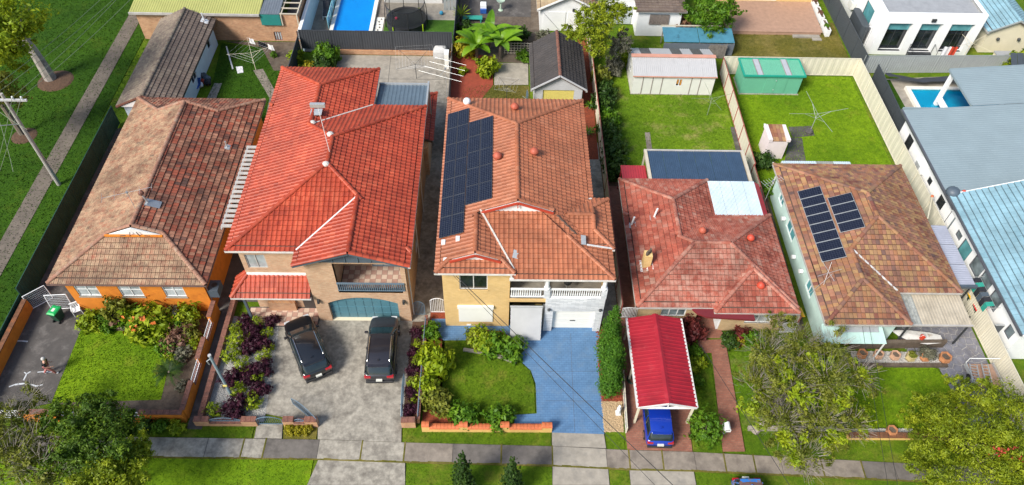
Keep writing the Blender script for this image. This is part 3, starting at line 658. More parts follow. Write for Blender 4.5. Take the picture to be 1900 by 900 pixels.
# ---- lot 1
sheet('driveway', [(-31.0,20.9),(-27.2, 21.88),(-27.33, 27.22),(-26.2,27.2),(-26.2,28.9),(-31.2,28.9)], 0.02, MATS['concrete_dark'])
sheet('side_path', [(-31.5,28.6),(-27.6,28.6),(-27.6,47),(-31.5,47)], 0.024, MATS['concrete_dark'])
L1 = [(-27.32, 27.18),(-21.0,27.1),(-20.6,22.14),(-27.17, 21.88)]
sheet('lawn', L1, 0.03, MATS['lawn_bright']); tufts('grass', 'bright mown lawn square beside the dark driveway of the orange house', L1, 0.03, MATS['blade_bright'], 160, 0.09, 0.05, 12)
sheet('garden_bed', [(-27.32, 27.18),(-27.87, 27.72),(-27.0,29.0),(-18.8,29.0),(-18.8,20.9),(-27.17, 21.88),(-20.6,22.14),(-21.0,27.1)], 0.02, MATS['soil'])
tag(MB().box(-25.0,-21.2,27.25,27.45,0,0.16).build('garden_edging', MATS['concrete_pale']), 'pale concrete edging between the orange house shrubs and its lawn', 'edging')
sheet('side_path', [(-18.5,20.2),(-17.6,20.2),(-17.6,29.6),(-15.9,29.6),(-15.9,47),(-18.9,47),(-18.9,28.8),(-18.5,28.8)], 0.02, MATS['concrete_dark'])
def cracks(name, lab, polys):
    mb = MB()
    for pl in polys:
        for a, b in zip(pl, pl[1:]): mb.bar((a[0],a[1],0.024), (b[0],b[1],0.024), rnd.uniform(0.06,0.13), 0.008)
    tag(mb.build(name, MATS['patch_white']), lab, 'crack filler')
cracks('crack_filler', 'long wavy white crack filler nearest the gate on the dark driveway', [[(-30.21, 22.97),(-29.91, 23.12),(-29.41, 23.2),(-28.91, 23.13),(-28.54, 23.02),(-28.19, 23.13)]])
cracks('crack_filler', 'forked white crack filler beside the walking person', [[(-29.5, 23.43),(-29.49, 23.89),(-29.7, 24.0)],[(-29.49, 23.89),(-29.32, 24.05)]])
cracks('crack_filler', 'short white crack filler line under the walking person', [[(-28.87, 24.01),(-28.55, 24.05),(-28.2, 24.02),(-27.89, 24.09)]])
cracks('crack_filler', 'short white crack filler dash at the middle of the dark driveway', [[(-31.1, 26.31),(-30.75, 26.31),(-30.39, 26.27)]])
# back yard of lot 1
B1 = [(-24.6,47.5),(-18.6,47.5),(-18.6,55.12),(-20.2,55.0),(-22,58.45),(-25.8,59.0)]
sheet('lawn', B1, 0.02, MATS['lawn_deep']); tufts('grass', 'green back lawn under the clothes hoist with washing', B1, 0.02, MATS['blade_deep'], 70, 0.1, 0.06, 13)
sheet('garden_bed', [(-25.5,59.3),(-22,58.45),(-20.2,55.0),(-18.5,50.5),(-18.3,50.5),(-18.3,59.4)], 0.015, MATS['soil'])
slabs('hoist_path', [[(-22.02, 54.99),(-21.2, 55.24),(-19.39, 51.93),(-19.8, 51.18)], [(-19.8, 51.18),(-19.39, 51.93),(-18.9,49),(-19.6,48.5)]], 'pavement_light', 0.03, 0.08)
sheet('slab_paving', [(-25.15, 50.85),(-25.01, 53.07),(-24.35, 53.08),(-24.35, 50.79)], 0.03, MATS['concrete_pale'])
# ---- lot 2
sheet('driveway', [(-13.99, 21.23),(-14.47, 27.98),(-14.5,28.3),(-12.6,28.3),(-5.5,28.4),(-5.61, 20.31),(-5.55,fpy(-5.5)+0.02),(-10.55,fpy(-10.5)+0.02),(-10.7,20.6)], 0.03, MATS['concrete'])
sheet('side_path', [(-5.6,28.0),(-3.3,28.3),(-3.3,44.5),(-4.3,57.4),(-5.6,57.4)], 0.026, MATS['concrete'])
sheet('back_paving', [(-18.2,47.0),(-4.3,46),(-4.35,57.5),(-14.6,57.5),(-14.9,53.0),(-18.2,50)], 0.022, MATS['concrete_pale'])
mb = MB()
for q in ([(-9.5,46),(-9.9,57.4)], [(-18,50.6),(-4.4,50.8)], [(-14.8,54),(-4.4,54.1)]): mb.bar((*q[0],0.024), (*q[1],0.024), 0.04, 0.006)
mb.build('control_joint', MATS['concrete_dark'], bpy.data.objects['back_paving'])
sheet('pebble_bed', [(-17.6,28.4),(-14.4, 27.98),(-13.99, 21.23),(-14.0,20.7),(-17.6,20.7)], 0.025, MATS['pebble_grey'])
sheet('garden_bed', [(-5.55,28.0),(-4.75,28.0),(-4.7,20.6),(-5.55,20.6)], 0.1, MATS['mulch_brown'])
# ---- lot 3
L3 = [(-2.87, 26.76),(-1.37, 26.61),(-1.35, 25.78),(-0.46, 25.54),(0.77, 25.14),(1.65, 24.99),(2.26, 24.36),(2.52, 23.42),(2.53, 21.4),(1.2,21.24),(-3.4,21.3),(-3.5,26.68)]
sheet('lawn', L3, 0.03, MATS['lawn_mid']); tufts('grass', 'front lawn curving along the blue painted driveway', L3, 0.03, MATS['blade_mid'], 140, 0.09, 0.05, 14)
sheet('garden_bed', [(-4.4,28.9),(-3.3,28.9),(-3.3,20.6),(3.3,20.4),(3.4,20.2),(-4.4,20.4)], 0.03, MATS['mulch_red'])
sheet('garden_bed', [(-4.4,22),(-3.2,22.0),(-2.0,20.5),(-4.4,20.5)], 0.034, MATS['mulch_red'])
sheet('driveway', [(-4.3,28.3),(-4.3,27.3),(-3.4,26.59),(-1.5,26.61),(2.0,25.9),(1.48, 25.47),(1.75, 24.99),(2.33, 24.36),(2.62, 23.42),(2.63, 21.33),(1.26, 21.24),(1.26, 20.88),(1.2,20.4),(3.5,20.4),(3.51, 20.08),(6.69, 19.99),(6.98,27.3),(6.98,28.3)], 0.036, MATS['blue_paving']); JOINTS.build('control_joint', MATS['concrete_dark'], bpy.data.objects[[o.name for o in bpy.data.objects if o.name.startswith('driveway')][-1]])
sheet('garden_bed', [(-1.58, 26.61),(-1.42, 25.86),(-0.46, 25.62),(0.95, 25.15),(1.65, 25.07),(1.84, 26.3),(0.41, 27.34),(-1.39, 27.45)], 0.05, MATS['mulch_red'])
mb = MB(); ed = [(-2.06, 25.85),(-1.35, 25.74),(-0.46, 25.58),(0.42, 25.3),(1.4, 24.91)]
for a, b in zip(ed, ed[1:]): mb.bar((*a,0.08), (*b,0.08), 0.22, 0.16)
tag(mb.build('garden_edging', MATS['concrete_pale']), 'curved pale stone edging below the green hedge', 'edging')
sheet('garden_bed', [(6.75,27.9),(8.3,27.9),(8.0,22.2),(6.7,22.2)], 0.03, MATS['mulch_red'])
sheet('gravel_bed', [(6.7,22.2),(8.0,22.2),(7.9,20.15),(6.72,20.15)], 0.03, MATS['gravel_tan'])
sheet('side_path', [(6.98,28.0),(8.4,28.0),(8.4,46),(6.98,46)], 0.022, MATS['concrete'])
sheet('back_paving', [(-4.1,46.0),(-0.4,53.42),(-0.5,57.61),(-4.2,58.3)], 0.03, MATS['red_paving'])
sheet('back_slab', [(-0.3,53.4),(2.75,53.5),(2.8,56.7),(-0.3,56.6)], 0.04, MATS['concrete_pale'])
sheet('garden_bed', [(-4.2,57.0),(3,56.7),(3.2,65),(-4.2,65)], 0.02, MATS['soil'])
B3 = [(-3.2,46),(2.9,46),(2.8,53.4),(-0.4,53.4),(-3.2,52.8)]
sheet('lawn', B3, 0.02, MATS['lawn_dry']); tufts('grass', 'small dry back lawn under the folded rotary clothesline', B3, 0.02, MATS['blade_dry'], 90, 0.09, 0.05, 15)
sheet('garden_bed', [(7.5,44),(8.3,44),(8.6,61),(7.6,61)], 0.025, MATS['mulch_red'])
# ---- lot 4
sheet('driveway', [(8.1,28.3),(8.0,fpy(8)+0.02),(11.9,fpy(11.9)+0.02),(11.97, 20.23),(13.03, 26.4),(13.2,28.2)], 0.034, MATS['brick_paving'])
sheet('front_path', [(13.01, 26.73),(15.38, 26.84),(15.33, 25.26),(15.08, 18.92),(13.74, 18.91),(14.29, 25.78),(12.93, 25.77)], 0.038, MATS['brick_paving'])
sheet('front_step', [(13.4,28.6),(15.0,28.6),(15.4, 26.92),(13.03, 26.9)], 0.08, MATS['brick_paving'])
sheet('side_path', [(8.5,28.0),(9.7,28.0),(9.7,41.5),(8.5,41.5)], 0.024, MATS['mulch_brown'])
sheet('side_path', [(8.5,28.0),(9.6,28.0),(9.6,41.0),(8.5,41.0)], 0.03, MATS['brick_paving'])
L4 = [(15.43, 25.79),(17.94, 26.1),(20.4,26.3),(20.2,20.4),(15.22, 20.24)]
sheet('lawn', L4, 0.03, MATS['lawn_patchy']); tufts('grass', 'patchy front lawn under the grey twiggy tree', L4, 0.03, MATS['blade_mid'], 110, 0.09, 0.05, 16)
L4b = [(13.2, 25.69),(14.09, 25.7),(13.89, 20.24),(12.53, 20.05),(12.16, 20.58)]
sheet('lawn', L4b, 0.03, MATS['lawn_mid']); tufts('grass', 'thin lawn strip between the red carport and the brick path', L4b, 0.03, MATS['blade_mid'], 110, 0.09, 0.05, 17)
B4 = [(9.2,41.4),(20.0,41.4),(20.3,60),(8.7,60)]
sheet('lawn', B4, 0.02, MATS['lawn_patchy']); tufts('grass', 'patchy sunlit back lawn in front of the long white shed', B4, 0.02, MATS['blade_mid'], 90, 0.09, 0.05, 18)
slabs('stepping_path', [[(12.47, 47.37),(12.92, 47.38),(12.88, 46.31),(12.43, 46.3)],[(12.43, 46.3),(12.88, 46.31),(12.84, 45.26),(12.39, 45.25)]], 'pavement_light', 0.035, 0.06)
sheet('concrete_strip', [(19.92, 48.2),(20.71, 48.22),(20.56, 45.27),(19.8, 45.26)], 0.035, MATS['concrete_dark'])
# ---- lot 5
L5 = [(20.4,25.4),(23.44, 25.16),(28.86, 24.8),(29.19, 24.08),(29.5,23.5),(28.5,20.5),(20.4,20.6)]
sheet('lawn', L5, 0.03, MATS['lawn_bright']); tufts('grass', 'bright front lawn below the row of terracotta planters', L5, 0.03, MATS['blade_bright'], 150, 0.1, 0.05, 19)
sheet('pebble_bed', [(23.61, 25.98),(23.44, 25.16),(29.72, 24.88),(30.04, 25.91)], 0.06, MATS['pebble_grey'])
sheet('pebble_bed', [(22.01, 20.42),(21.86, 19.92),(25.84, 19.87),(26.05, 20.44)], 0.05, MATS['pebble_grey'])
sheet('paving_bed', [(26.6,33.0),(32.5,33.0),(32.5,20.2),(29.6,20.2),(29.3,24.4),(28.6,25.9),(27.6,28.2),(26.6,28.2)], 0.03, MATS['pebble_grey'])
B5 = [(20.4,40),(32.4,40),(32.4,55.3),(20.7,55.3)]
sheet('lawn', B5, 0.02, MATS['lawn_bright']); tufts('grass', 'bright green back lawn in front of the green shed', B5, 0.02, MATS['blade_bright'], 110, 0.1, 0.05, 20)
slabs('outhouse_path', [[(24.92, 48.31),(26.97, 48.49),(26.96, 47.25),(24.95, 46.94)],[(24.72, 46.94),(25.78, 46.96),(25.35, 44.08),(23.56, 44.04)]], 'concrete_dark', 0.035, 0.06)
sheet('side_path', [(20.3,27),(21.0,27),(21.3,40),(20.3,40)], 0.024, MATS['soil'])
# ---- beyond the back fences
sheet('pool_terrace', [(-18.1,57.9),(-9.9,57.9),(-9.9,72),(-18.1,72)], 0.04, MATS['pavement_light'])
sheet('turf', [(-11.0,57.9),(-4.0,57.9),(-4.0,63.3),(-11.0,63.3)], 0.05, MATS['turf_fake'])
sheet('terrace', [(-11.0,63.3),(-4.0,63.3),(-4.0,72),(-11.0,72)], 0.05, MATS['concrete_pale'])
sheet('dirt_yard', [(-3.9,58.4),(4.0,58.4),(4.0,74),(-3.9,74)], 0.01, MATS['soil'])
sheet('yard_slab', [(-2.89, 64.12),(3.22, 64.11),(3.31, 68.15),(-2.9, 67.96)], 0.03, MATS['concrete_dark'])
LR = [(21.4,55.7),(33.1,55.7),(33.3,64),(21.6,64)]
sheet('lawn', LR, 0.02, MATS['lawn_dry']); tufts('grass', 'dry yellowish lawn in front of the timber deck', LR, 0.02, MATS['blade_dry'], 70, 0.09, 0.06, 21)
sheet('side_path', [(32.8,18),(34,18),(34,47),(32.8,47)], 0.024, MATS['concrete_pale'])
sheet('pool_deck', [(34.0,47),(48,47),(48,56.2),(34.2,55)], 0.03, MATS['concrete_pale'])
sheet('lawn', [(33.0,44),(36.2,44),(36.0,55),(33.2,55)], 0.035, MATS['lawn_deep'])

# ---------------------------------------------------------------- houses
def gable_wall(parent, pts, m, name='gable', push=0.0, t=0.1):
    return MB().slab([(x, y+push, z) for x, y, z in pts], t).build(name, MATS[m], parent)
def downpipe(parent, x, y, z0, z1, m='gutter_grey'): return MB().tube([(x,y,z0),(x,y,z1)], 0.045, 6).build('downpipe', MATS[m], parent)
def vent_pipe(parent, name, p, r, h, m, cap=True):
    mb = MB().cyl(p, r*0.7, p[2]-0.3, p[2]+h, 10)
    if cap: mb.lathe(p, [(r*1.25,p[2]+h-0.05),(r*1.3,p[2]+h+0.06),(r*0.9,p[2]+h+0.22),(r*0.2,p[2]+h+0.3)], 10)
    return mb.build(name, MATS[m], parent, smooth=True)
def aerial(label, base, h, rot, n=6, boom=1.6, m='galv', el=0.9):
    t = thing('roof_aerial', label, 'aerial', base); x, y, z = base; c, s_ = math.cos(rot), math.sin(rot)
    MB().tube([base, (x,y,z+h)], 0.018, 5).build('mast', MATS[m], t)
    MB().tube([(x-c*boom/2,y-s_*boom/2,z+h), (x+c*boom/2,y+s_*boom/2,z+h)], 0.012, 5).build('boom', MATS[m], t)
    for i in range(n):
        a = -boom/2+boom*i/(n-1); w = el*(1-0.35*i/n)
        MB().tube([(x+c*a-s_*w/2*-1,y+s_*a+c*w/2*-1,z+h), (x+c*a-s_*w/2,y+s_*a+c*w/2,z+h)], 0.008, 4).build('element', MATS[m], t)
    MB().box(x-0.07,x+0.07,y-0.05,y+0.05,z+h-0.06,z+h+0.06).build('clamp', MATS['metal'], t)
    return t
mat('terracotta_vent', (0.4,0.09,0.05), 0.6, 0.1); mat('vent_red', (0.5,0.06,0.03), 0.55, 0.1)
mat('slate_blue', (0.075,0.1,0.13), 0.5, 0.1, 2); mat('steel_blue', (0.1,0.14,0.18), 0.45, 0.12, 2); mat('balcony_blue', (0.12,0.17,0.22), 0.5, 0.1)
mat('door_teal', (0.075,0.19,0.24), 0.45, 0.1, 0.8); mat('shutter_white', (0.78,0.77,0.72), 0.5, 0.03); mat('beige', (0.5,0.45,0.36), 0.7, 0.1)

# ======== house 1: orange rendered cottage with dutch gables
h1 = thing('house', 'orange rendered house with weathered brown tile roof and white gablet', 'house', (-23.4,37,0))
F, L, E, Gb = roofset([((-28.3,-18.4,28.3,46.5,3.6,0.4), dict(a='dutch', b='dutch', da=3.2, db=2.7))])
tiled_roof(h1, F, L, MATS['tile_h1'], 0.26, 0.39, 'low', 300, [0.16,-0.1,0.17,0.0], seed=11, ridge_m=MATS['ridge_h1'])
gutters(h1, E, MATS['gutter_brown'])
W1 = [(-27.3,-25.85,1.6,3.0),(-24.5,-23.05,1.6,3.0),(-21.65,-20.3,1.6,3.0)]
mb = MB(); facade(mb, 'x', 28.8, -1, -27.8, -18.9, 0, 3.55, W1)
facade(mb, 'y', -18.9, 1, 28.8, 46.0, 0, 3.55, [(36,37.2,1.6,2.9),(40.5,42,1.6,2.9)]); facade(mb, 'y', -27.8, -1, 28.8, 46.0, 0, 3.55); facade(mb, 'x', 46.0, 1, -27.8, -18.9, 0, 3.55)
mb.build('wall', MATS['render_orange'], h1)
for w in W1: window(h1, 'x', 28.8, -1, *w, n=2, glass='pane_pale', sill='concrete_pale', rail=True)
for w in [(36,37.2,1.6,2.9),(40.5,42,1.6,2.9)]: window(h1, 'y', -18.9, 1, *w, n=2)
MB().box(-28.2,-18.5,28.4,46.4,3.5,3.54).build('soffit', MATS['cream_paint'], h1)
gable_wall(h1, Gb[0], 'white_paint', 'gablet', -0.22)
gb = Gb[0]; mb = MB().box(gb[0][0]-0.1,gb[1][0]+0.1,gb[0][1]-0.36,gb[0][1]-0.24,gb[0][2]+0.02,gb[0][2]+0.14); mb.build('gablet_board', MATS['render_orange'], h1)
for k in range(4): x = gb[0][0]+0.9+k*0.65; MB().bar((x+0.4*(k-1.5)*-0.6,gb[0][1]-0.35,4.75+0.6*(1.3-abs(k-1.5)*0.55)),(x,gb[0][1]-0.35,5.0),0.04,0.04).build('gablet_batten', MATS['dark_trim'], h1)
gable_wall(h1, Gb[1], 'white_paint', 'gablet', 0.1)
for x in (-27.2,-20.0): MB().ball((x,28.65,3.25),0.11).build('wall_lamp', MATS['dark_metal'], h1)
downpipe(h1, -18.82, 28.9, 0.1, 3.5, 'gutter_brown')
vp = MB(); vp.tube([(-22.9,33.6,5.2),(-23.1,33.6,6.3)],0.06,8).build('flue', MATS['galv'], h1); MB().lathe((-23.1,33.6),[(0.12,6.28),(0.2,6.4),(0.16,6.55),(0.05,6.62)],10).build('flue_cowl', MATS['brick_cap'], h1)
MB().slab([(-23.1,33.3,5.62),(-22.2,33.3,5.3),(-22.2,33.9,5.3),(-23.1,33.9,5.62)],0.03).build('lead_flashing', MATS['metal'], h1)
aerial('thin grey aerial on the ridge of the weathered brown roof', (-23.5,32.9,5.6), 1.6, 0.35, 5, 3.0)
ac = thing('air_conditioner', 'grey air conditioner box on the side wall of the orange house', 'air conditioner', (-18.5,29.36,1.6))
x, y = -18.55, 29.36; MB().box(-18.88,-18.2,y-0.5,y+0.4,1.5,2.2).build('casing', MATS['slate_blue'], ac); MB().lathe((-18.5,y),[(0.2,2.2),(0.2,2.21)],12).build('fan_grille', MATS['dark_metal'], ac)
sk = MB().slab([(-19.9,40.4-0.25,4.33),(-19.55,40.4-0.25,4.19),(-19.55,40.4+0.25,4.19),(-19.9,40.4+0.25,4.33)],0.03).build('vent_flashing', MATS['galv'], h1); MB().tube([(-19.75,40.4,4.2),(-19.75,40.4,4.8)],0.05,6).build('vent_pipe', MATS['galv'], h1)

# rear garage of lot 1
g1 = thing('garage', 'long rear garage with grey-brown lichened tiles and pale blue wall', 'garage', (-28.2,53,0))
F, L, E, Gb = roofset([((-30.6,-25.75,46.9,59.2,2.4,0.46), dict(a='gable', b='gable'))])
tiled_roof(g1, F, [L[-1]], MATS['tile_grey'], 0.34, 0.38, 'low', 60, [0.1,-0.03], seed=12)
mat('pale_blue_wall', (0.5,0.62,0.72), 0.7, 0.05)
mb = MB(); facade(mb,'y',-26.1,1,47.4,58.8,0,2.35,[(51.5,52.7,1.0,1.9),(56.6,57.4,0.9,1.9)]); facade(mb,'x',47.3,-1,-30.3,-26.1,0,2.35); facade(mb,'y',-30.3,-1,47.3,58.8,0,2.35); facade(mb,'x',58.8,1,-30.3,-26.1,0,2.35); mb.build('wall', MATS['pale_blue_wall'], g1)
window(g1,'y',-26.1,1,51.5,52.7,1.0,1.9,glass='pane_dark'); window(g1,'y',-26.1,1,56.6,57.4,0.9,1.9,n=1,glass='pane_dark')
gable_wall(g1, Gb[0], 'white_paint', 'gable', 0.0); gable_wall(g1, Gb[1], 'white_paint', 'gable', -0.1)
for a, b in ((0,2),(1,2)): MB().bar(V(*Gb[0][a])+V(0,-0.06,0.06), V(*Gb[0][b])+V(0,-0.06,0.06), 0.05, 0.16).build('bargeboard', MATS['brick_cap'], g1)
MB().bar((-28.2,46.86,2.4),(-28.2,46.86,3.4),0.05,0.04).build('gable_batten', MATS['brick_cap'], g1)
gutters(g1, E[:2], MATS['dark_trim']); MB().slab([(-26.7,58.1,2.95),(-26.1,58.1,2.68),(-26.1,58.7,2.68),(-26.7,58.7,2.95)],0.03).build('vent_flashing', MATS['white_paint'], g1); MB().tube([(-26.4,58.4,2.7),(-26.5,58.4,3.6)],0.06,6).build('vent_pipe', MATS['white_paint'], g1)

# ======== house 2: two-storey brick with bright red tiles
h2 = thing('house', 'two-storey tan brick house with bright red tiled roof and arched garage', 'house', (-10.8,36,0))
R2 = [((-16.42,-5.2,28.7,42.4,6.6,0.36), {}), ((-16.42,-9.05,38.75,46.7,6.6,0.36), dict(a='open')), ((-12.2,-5.2,27.6,32.15,6.6,0.36), dict(a='gable', b='open'))]
F, L, E, Gb = roofset(R2)
tiled_roof(h2, F, L, MATS['tile_h2'], 0.3, 0.33, 'roll', 300, [0]*9, seed=21)
gutters(h2, [E[0],E[1],((-16.42,28.7,6.6),(-12.2,28.7,6.6)),((-9.05,42.4,6.6),(-5.2,42.4,6.6)),((-9.05,42.4,6.6),(-9.05,46.7,6.6)),((-16.42,46.7,6.6),(-9.05,46.7,6.6)),((-16.42,42.4,6.6),(-16.42,46.7,6.6)),((-5.2,27.6,6.6),(-5.2,28.7,6.6))], MATS['gutter_white'])
def valley(parent, p, q, m='mortar', w=0.1): MB().bar(V(*p)+V(0,0,0.1), V(*q)+V(0,0,0.1), w, 0.06).build('valley', MATS[m], parent)
valley(h2, (-12.15,28.72,6.62), (-8.75,32.1,7.85), 'gutter_white'); valley(h2, (-9.05,42.4,6.62), (-12.6,38.8,7.9))
gable_wall(h2, [(-12.2,27.95,6.5),(-5.2,27.95,6.5),(-8.7,27.95,7.76)], 'slate_blue', 'gable', 0)
for i in range(8):
    x = -11.4+i*0.77; zt = 6.55+(3.5-abs(x+8.7))*0.36-0.1
    if zt > 6.6: MB().box(x-0.02,x+0.02,27.9,27.95,6.52,zt).build('gable_batten', MATS['steel_blue'], h2)
for a, b in (((-12.25,27.58,6.52),(-8.7,27.58,7.8)),((-5.15,27.58,6.52),(-8.7,27.58,7.8))): MB().bar(a, b, 0.06, 0.2).build('bargeboard', MATS['slate_blue'], h2)
YG = 28.1; mb = MB()
facade(mb,'x',YG,-1,-11.75,-5.6,0,6.55,[(-10.9,-6.37,0.02,2.7),(-10.0,-5.9,3.2,6.2)],0.3)
pts = [(-10.9+4.53*k/14, 2.06+0.62*(1-((k-7)/7)**2)) for k in range(15)]     # brick arch over the garage door
for (xa,za),(xb,zb) in zip(pts, pts[1:]): mb.quad((xa,YG,za),(xb,YG,zb),(xb,YG,2.7),(xa,YG,2.7)); mb.quad((xa,YG,za),(xa,YG+0.3,za),(xb,YG+0.3,zb),(xb,YG,zb))
facade(mb,'y',-11.75,-1,28.1,29.2,0,6.55); facade(mb,'x',29.1,-1,-15.95,-11.75,0,6.55,[(-16.0+0.35,-14.4,4.4,5.75)])
facade(mb,'y',-5.6,1,28.1,42.0,0,6.55,[(30.5,32,3.9,5.4),(35,36.4,3.9,5.2),(39,40.2,4.2,5.4),(33,34.5,0.9,2.2)]); facade(mb,'y',-15.95,-1,29.1,46.3,0,6.55)
facade(mb,'x',42.0,1,-9.5,-5.6,0,6.55); facade(mb,'y',-9.5,1,42.0,46.3,0,6.55); facade(mb,'x',46.3,1,-15.95,-9.5,0,6.55)
mb.quad((-10.0,28.1,3.2),(-10.0,30.3,3.2),(-10.0,30.3,6.5),(-10.0,28.1,6.5)); mb.quad((-10.0,30.3,3.2),(-5.6,30.3,3.2),(-5.6,30.3,6.5),(-10.0,30.3,6.5))
mb.build('wall', MATS['brick_tan'], h2)
MB().box(-16.3,-5.3,28.9,42.2,6.4,6.5).build('soffit', MATS['brick_cap'], h2)
# balcony floor in chequered tiles, rail, door and corner post
bf = MB().box(-9.98,-5.62,28.12,30.28,3.05,3.2).build('balcony', MATS['concrete_dark'], h2)
mat('tile_rose', (0.4,0.24,0.19), 0.6, 0.12); mat('tile_buff', (0.55,0.42,0.33), 0.6, 0.12)
tq = {}
for k, m in enumerate(('tile_rose','tile_buff')): tq[k] = MB().box(0.008,0.352,0.008,0.352,0,0.012).mesh('floor_tile', MATS[m])
def chequer(parent, x0, y0, nx, ny, z, s=1.0):
    for i in range(nx):
        for j in range(ny): o = link('floor_tile', tq[(i+j) % 2], parent); o.location = V(x0+i*0.36*s, y0+j*0.36*s, z)-WL[parent]; o.scale = (s,s,1)
chequer(bf, -9.95, 28.5, 12, 5, 3.2)
rl = MB().box(-10.0,-5.75,28.02,28.1,4.2,4.3).box(-10.0,-5.75,28.02,28.1,3.5,3.56).build('balcony_rail', MATS['balcony_blue'], h2)
for k in range(33): x = -9.95+k*0.13; MB().lathe((x,28.06),[(0.03,3.56),(0.045,3.75),(0.03,4.0),(0.035,4.2)],6).build('baluster', MATS['balcony_blue'], rl)
MB().box(-5.78,-5.6,28.12,28.3,3.2,6.5).build('balcony_post', MATS['slate_blue'], h2)
window(h2,'x',30.25,-1,-8.1,-5.9,3.3,5.5,n=3,glass='pane_pale',depth=0.0,frame='balcony_blue')
gd = MB().box(-10.95,-6.32,YG+0.26,YG+0.34,0.02,2.72).build('garage_door', MATS['door_teal'], h2)
for i in range(4):
    for j in range(8): MB().box(-10.86+j*0.565,-10.86+j*0.565+0.5,YG+0.235,YG+0.26,0.1+i*0.66,0.1+i*0.66+0.56).build('door_panel', MATS['door_teal'], gd)
MB().box(-10.9,-6.37,YG+0.0,YG+0.26,0.02,0.06).build('threshold', MATS['cream_paint'], h2)
for x in (-11.45,-5.95): mb = MB().box(x-0.07,x+0.07,27.9,28.09,2.2,2.5); mb.build('wall_lamp', MATS['dark_metal'], h2)
window(h2,'x',29.1,-1,-15.65,-14.4,4.4,5.75,n=2,glass='pane_pale',frame='gutter_grey')
for w in [(30.5,32,3.9,5.4),(35,36.4,3.9,5.2),(39,40.2,4.2,5.4),(33,34.5,0.9,2.2)]: window(h2,'y',-5.6,1,*w,n=2,glass='pane')
for y in (28.6,33.5,38): downpipe(h2, -5.5, y, 0.1, 6.5, 'gutter_white')
# porch
FP = [[[(-16.85,27.85,2.9),(-11.85,27.85,2.9),(-11.85,29.1,3.75),(-15.9,29.1,3.75)]], [[(-16.85,27.85,2.9),(-15.9,29.1,3.75),(-15.9,29.6,3.75),(-16.85,29.6,2.9)]]]
tiled_roof(h2, FP, [((-16.85,27.85,2.9),(-15.9,29.1,3.75))], MATS['tile_h2'], 0.3, 0.33, 'roll', 60, [0,0], seed=22, roofname='porch_roof')
gutters(h2, [((-16.85,27.85,2.9),(-11.85,27.85,2.9))], MATS['gutter_white'])
MB().box(-15.9,-12.0,29.0,29.2,3.75,3.95).build('porch_flashing', MATS['white_paint'], h2)
MB().box(-16.3,-16.15,28.0,28.15,0,2.85).build('porch_post', MATS['slate_blue'], h2)
pf = MB().box(-16.6,-11.8,27.55,29.1,0.02,0.12).build('porch_floor', MATS['concrete_dark'], h2); chequer(pf, -16.55, 27.58, 13, 4, 0.12)
MB().box(-15.2,-13.4,28.8,29.08,0.12,1.0).build('porch_planter_wall', MATS['brick_orange'], h2)
MB().box(-12.9,-11.9,29.03,29.09,0.15,2.3).build('front_door', MATS['dark_trim'], h2)
# rear awnings
aw = MB(); aw.corr((-9.0,42.4,6.25), (3.8,0,0), (0,3.3,-0.25), 13, TRAP); aw.build('metal_awning_roof', MATS['steel_blue'], h2)
MB().box(-9.0,-5.2,45.62,45.72,5.9,6.15).build('awning_beam', MATS['galv'], h2); MB().box(-5.3,-5.18,42.4,45.7,5.85,6.35).build('awning_side', MATS['galv'], h2)
for x in (-8.9,-5.3): MB().box(x,x+0.1,45.5,45.6,0,5.9).build('awning_post', MATS['galv'], h2)
F, L, E, Gb = roofset([((-9.6,-4.95,42.6,48.4,3.0,0.36), dict(a='open'))]); tiled_roof(h2, F, L, MATS['tile_h2'], 0.3, 0.33, 'roll', 0, [0]*4, seed=23, roofname='rear_roof')
MB().box(-9.4,-5.3,42.0,47.9,0,2.9).build('rear_wall', MATS['brick_tan'], h2)
for p in ((-12.6,38.9,8.05),(-11.0,37.0,8.75),(-10.85,34.2,8.75)): MB().ball((p[0],p[1],p[2]-0.05),0.24,8,5,(1,1,0.6)).build('ridge_knob', MATS['mortar'], h2)
MB().slab([(-12.9,39.71-0.1,8.05),(-12.1,39.71-0.1,8.1),(-12.1,39.71+0.5,8.15),(-12.9,39.71+0.5,8.1)],0.04).build('roof_flashing', MATS['galv'], h2)
ta = thing('antenna_mast', 'tall thin white mast standing on the bright red roof', 'aerial', (-10.75,35.2,8.6)); MB().tube([(-10.75,35.2,8.4),(-10.85,35.2,12.6)],0.02,6).build('mast', MATS['white_paint'], ta); MB().box(-11.3,-10.4,35.1,35.3,12.5,12.75).build('antenna_panel', MATS['galv'], ta)
mb = MB().slab([(-9.68-0.4,35.74-0.2,7.62),(-9.68+0.4,35.74-0.2,7.34),(-9.68+0.4,35.74+0.15,7.34),(-9.68-0.4,35.74+0.15,7.62)],0.04); mb.build('lead_flashing', MATS['galv'], h2)
pg = thing('side_pergola', 'row of pale slats bridging the gap beside the bright red roof', 'pergola', (-17.6,38,0))
MB().box(-18.3,-18.2,32.5,40.5,4.15,4.25).build('beam', MATS['galv'], pg); MB().box(-16.1,-15.98,32.5,40.5,4.15,4.25).build('beam', MATS['galv'], pg)
for k in range(18): MB().box(-18.32,-15.98,32.6+k*0.45,32.85+k*0.45,4.25,4.31).build('slat', MATS['gutter_grey'], pg)

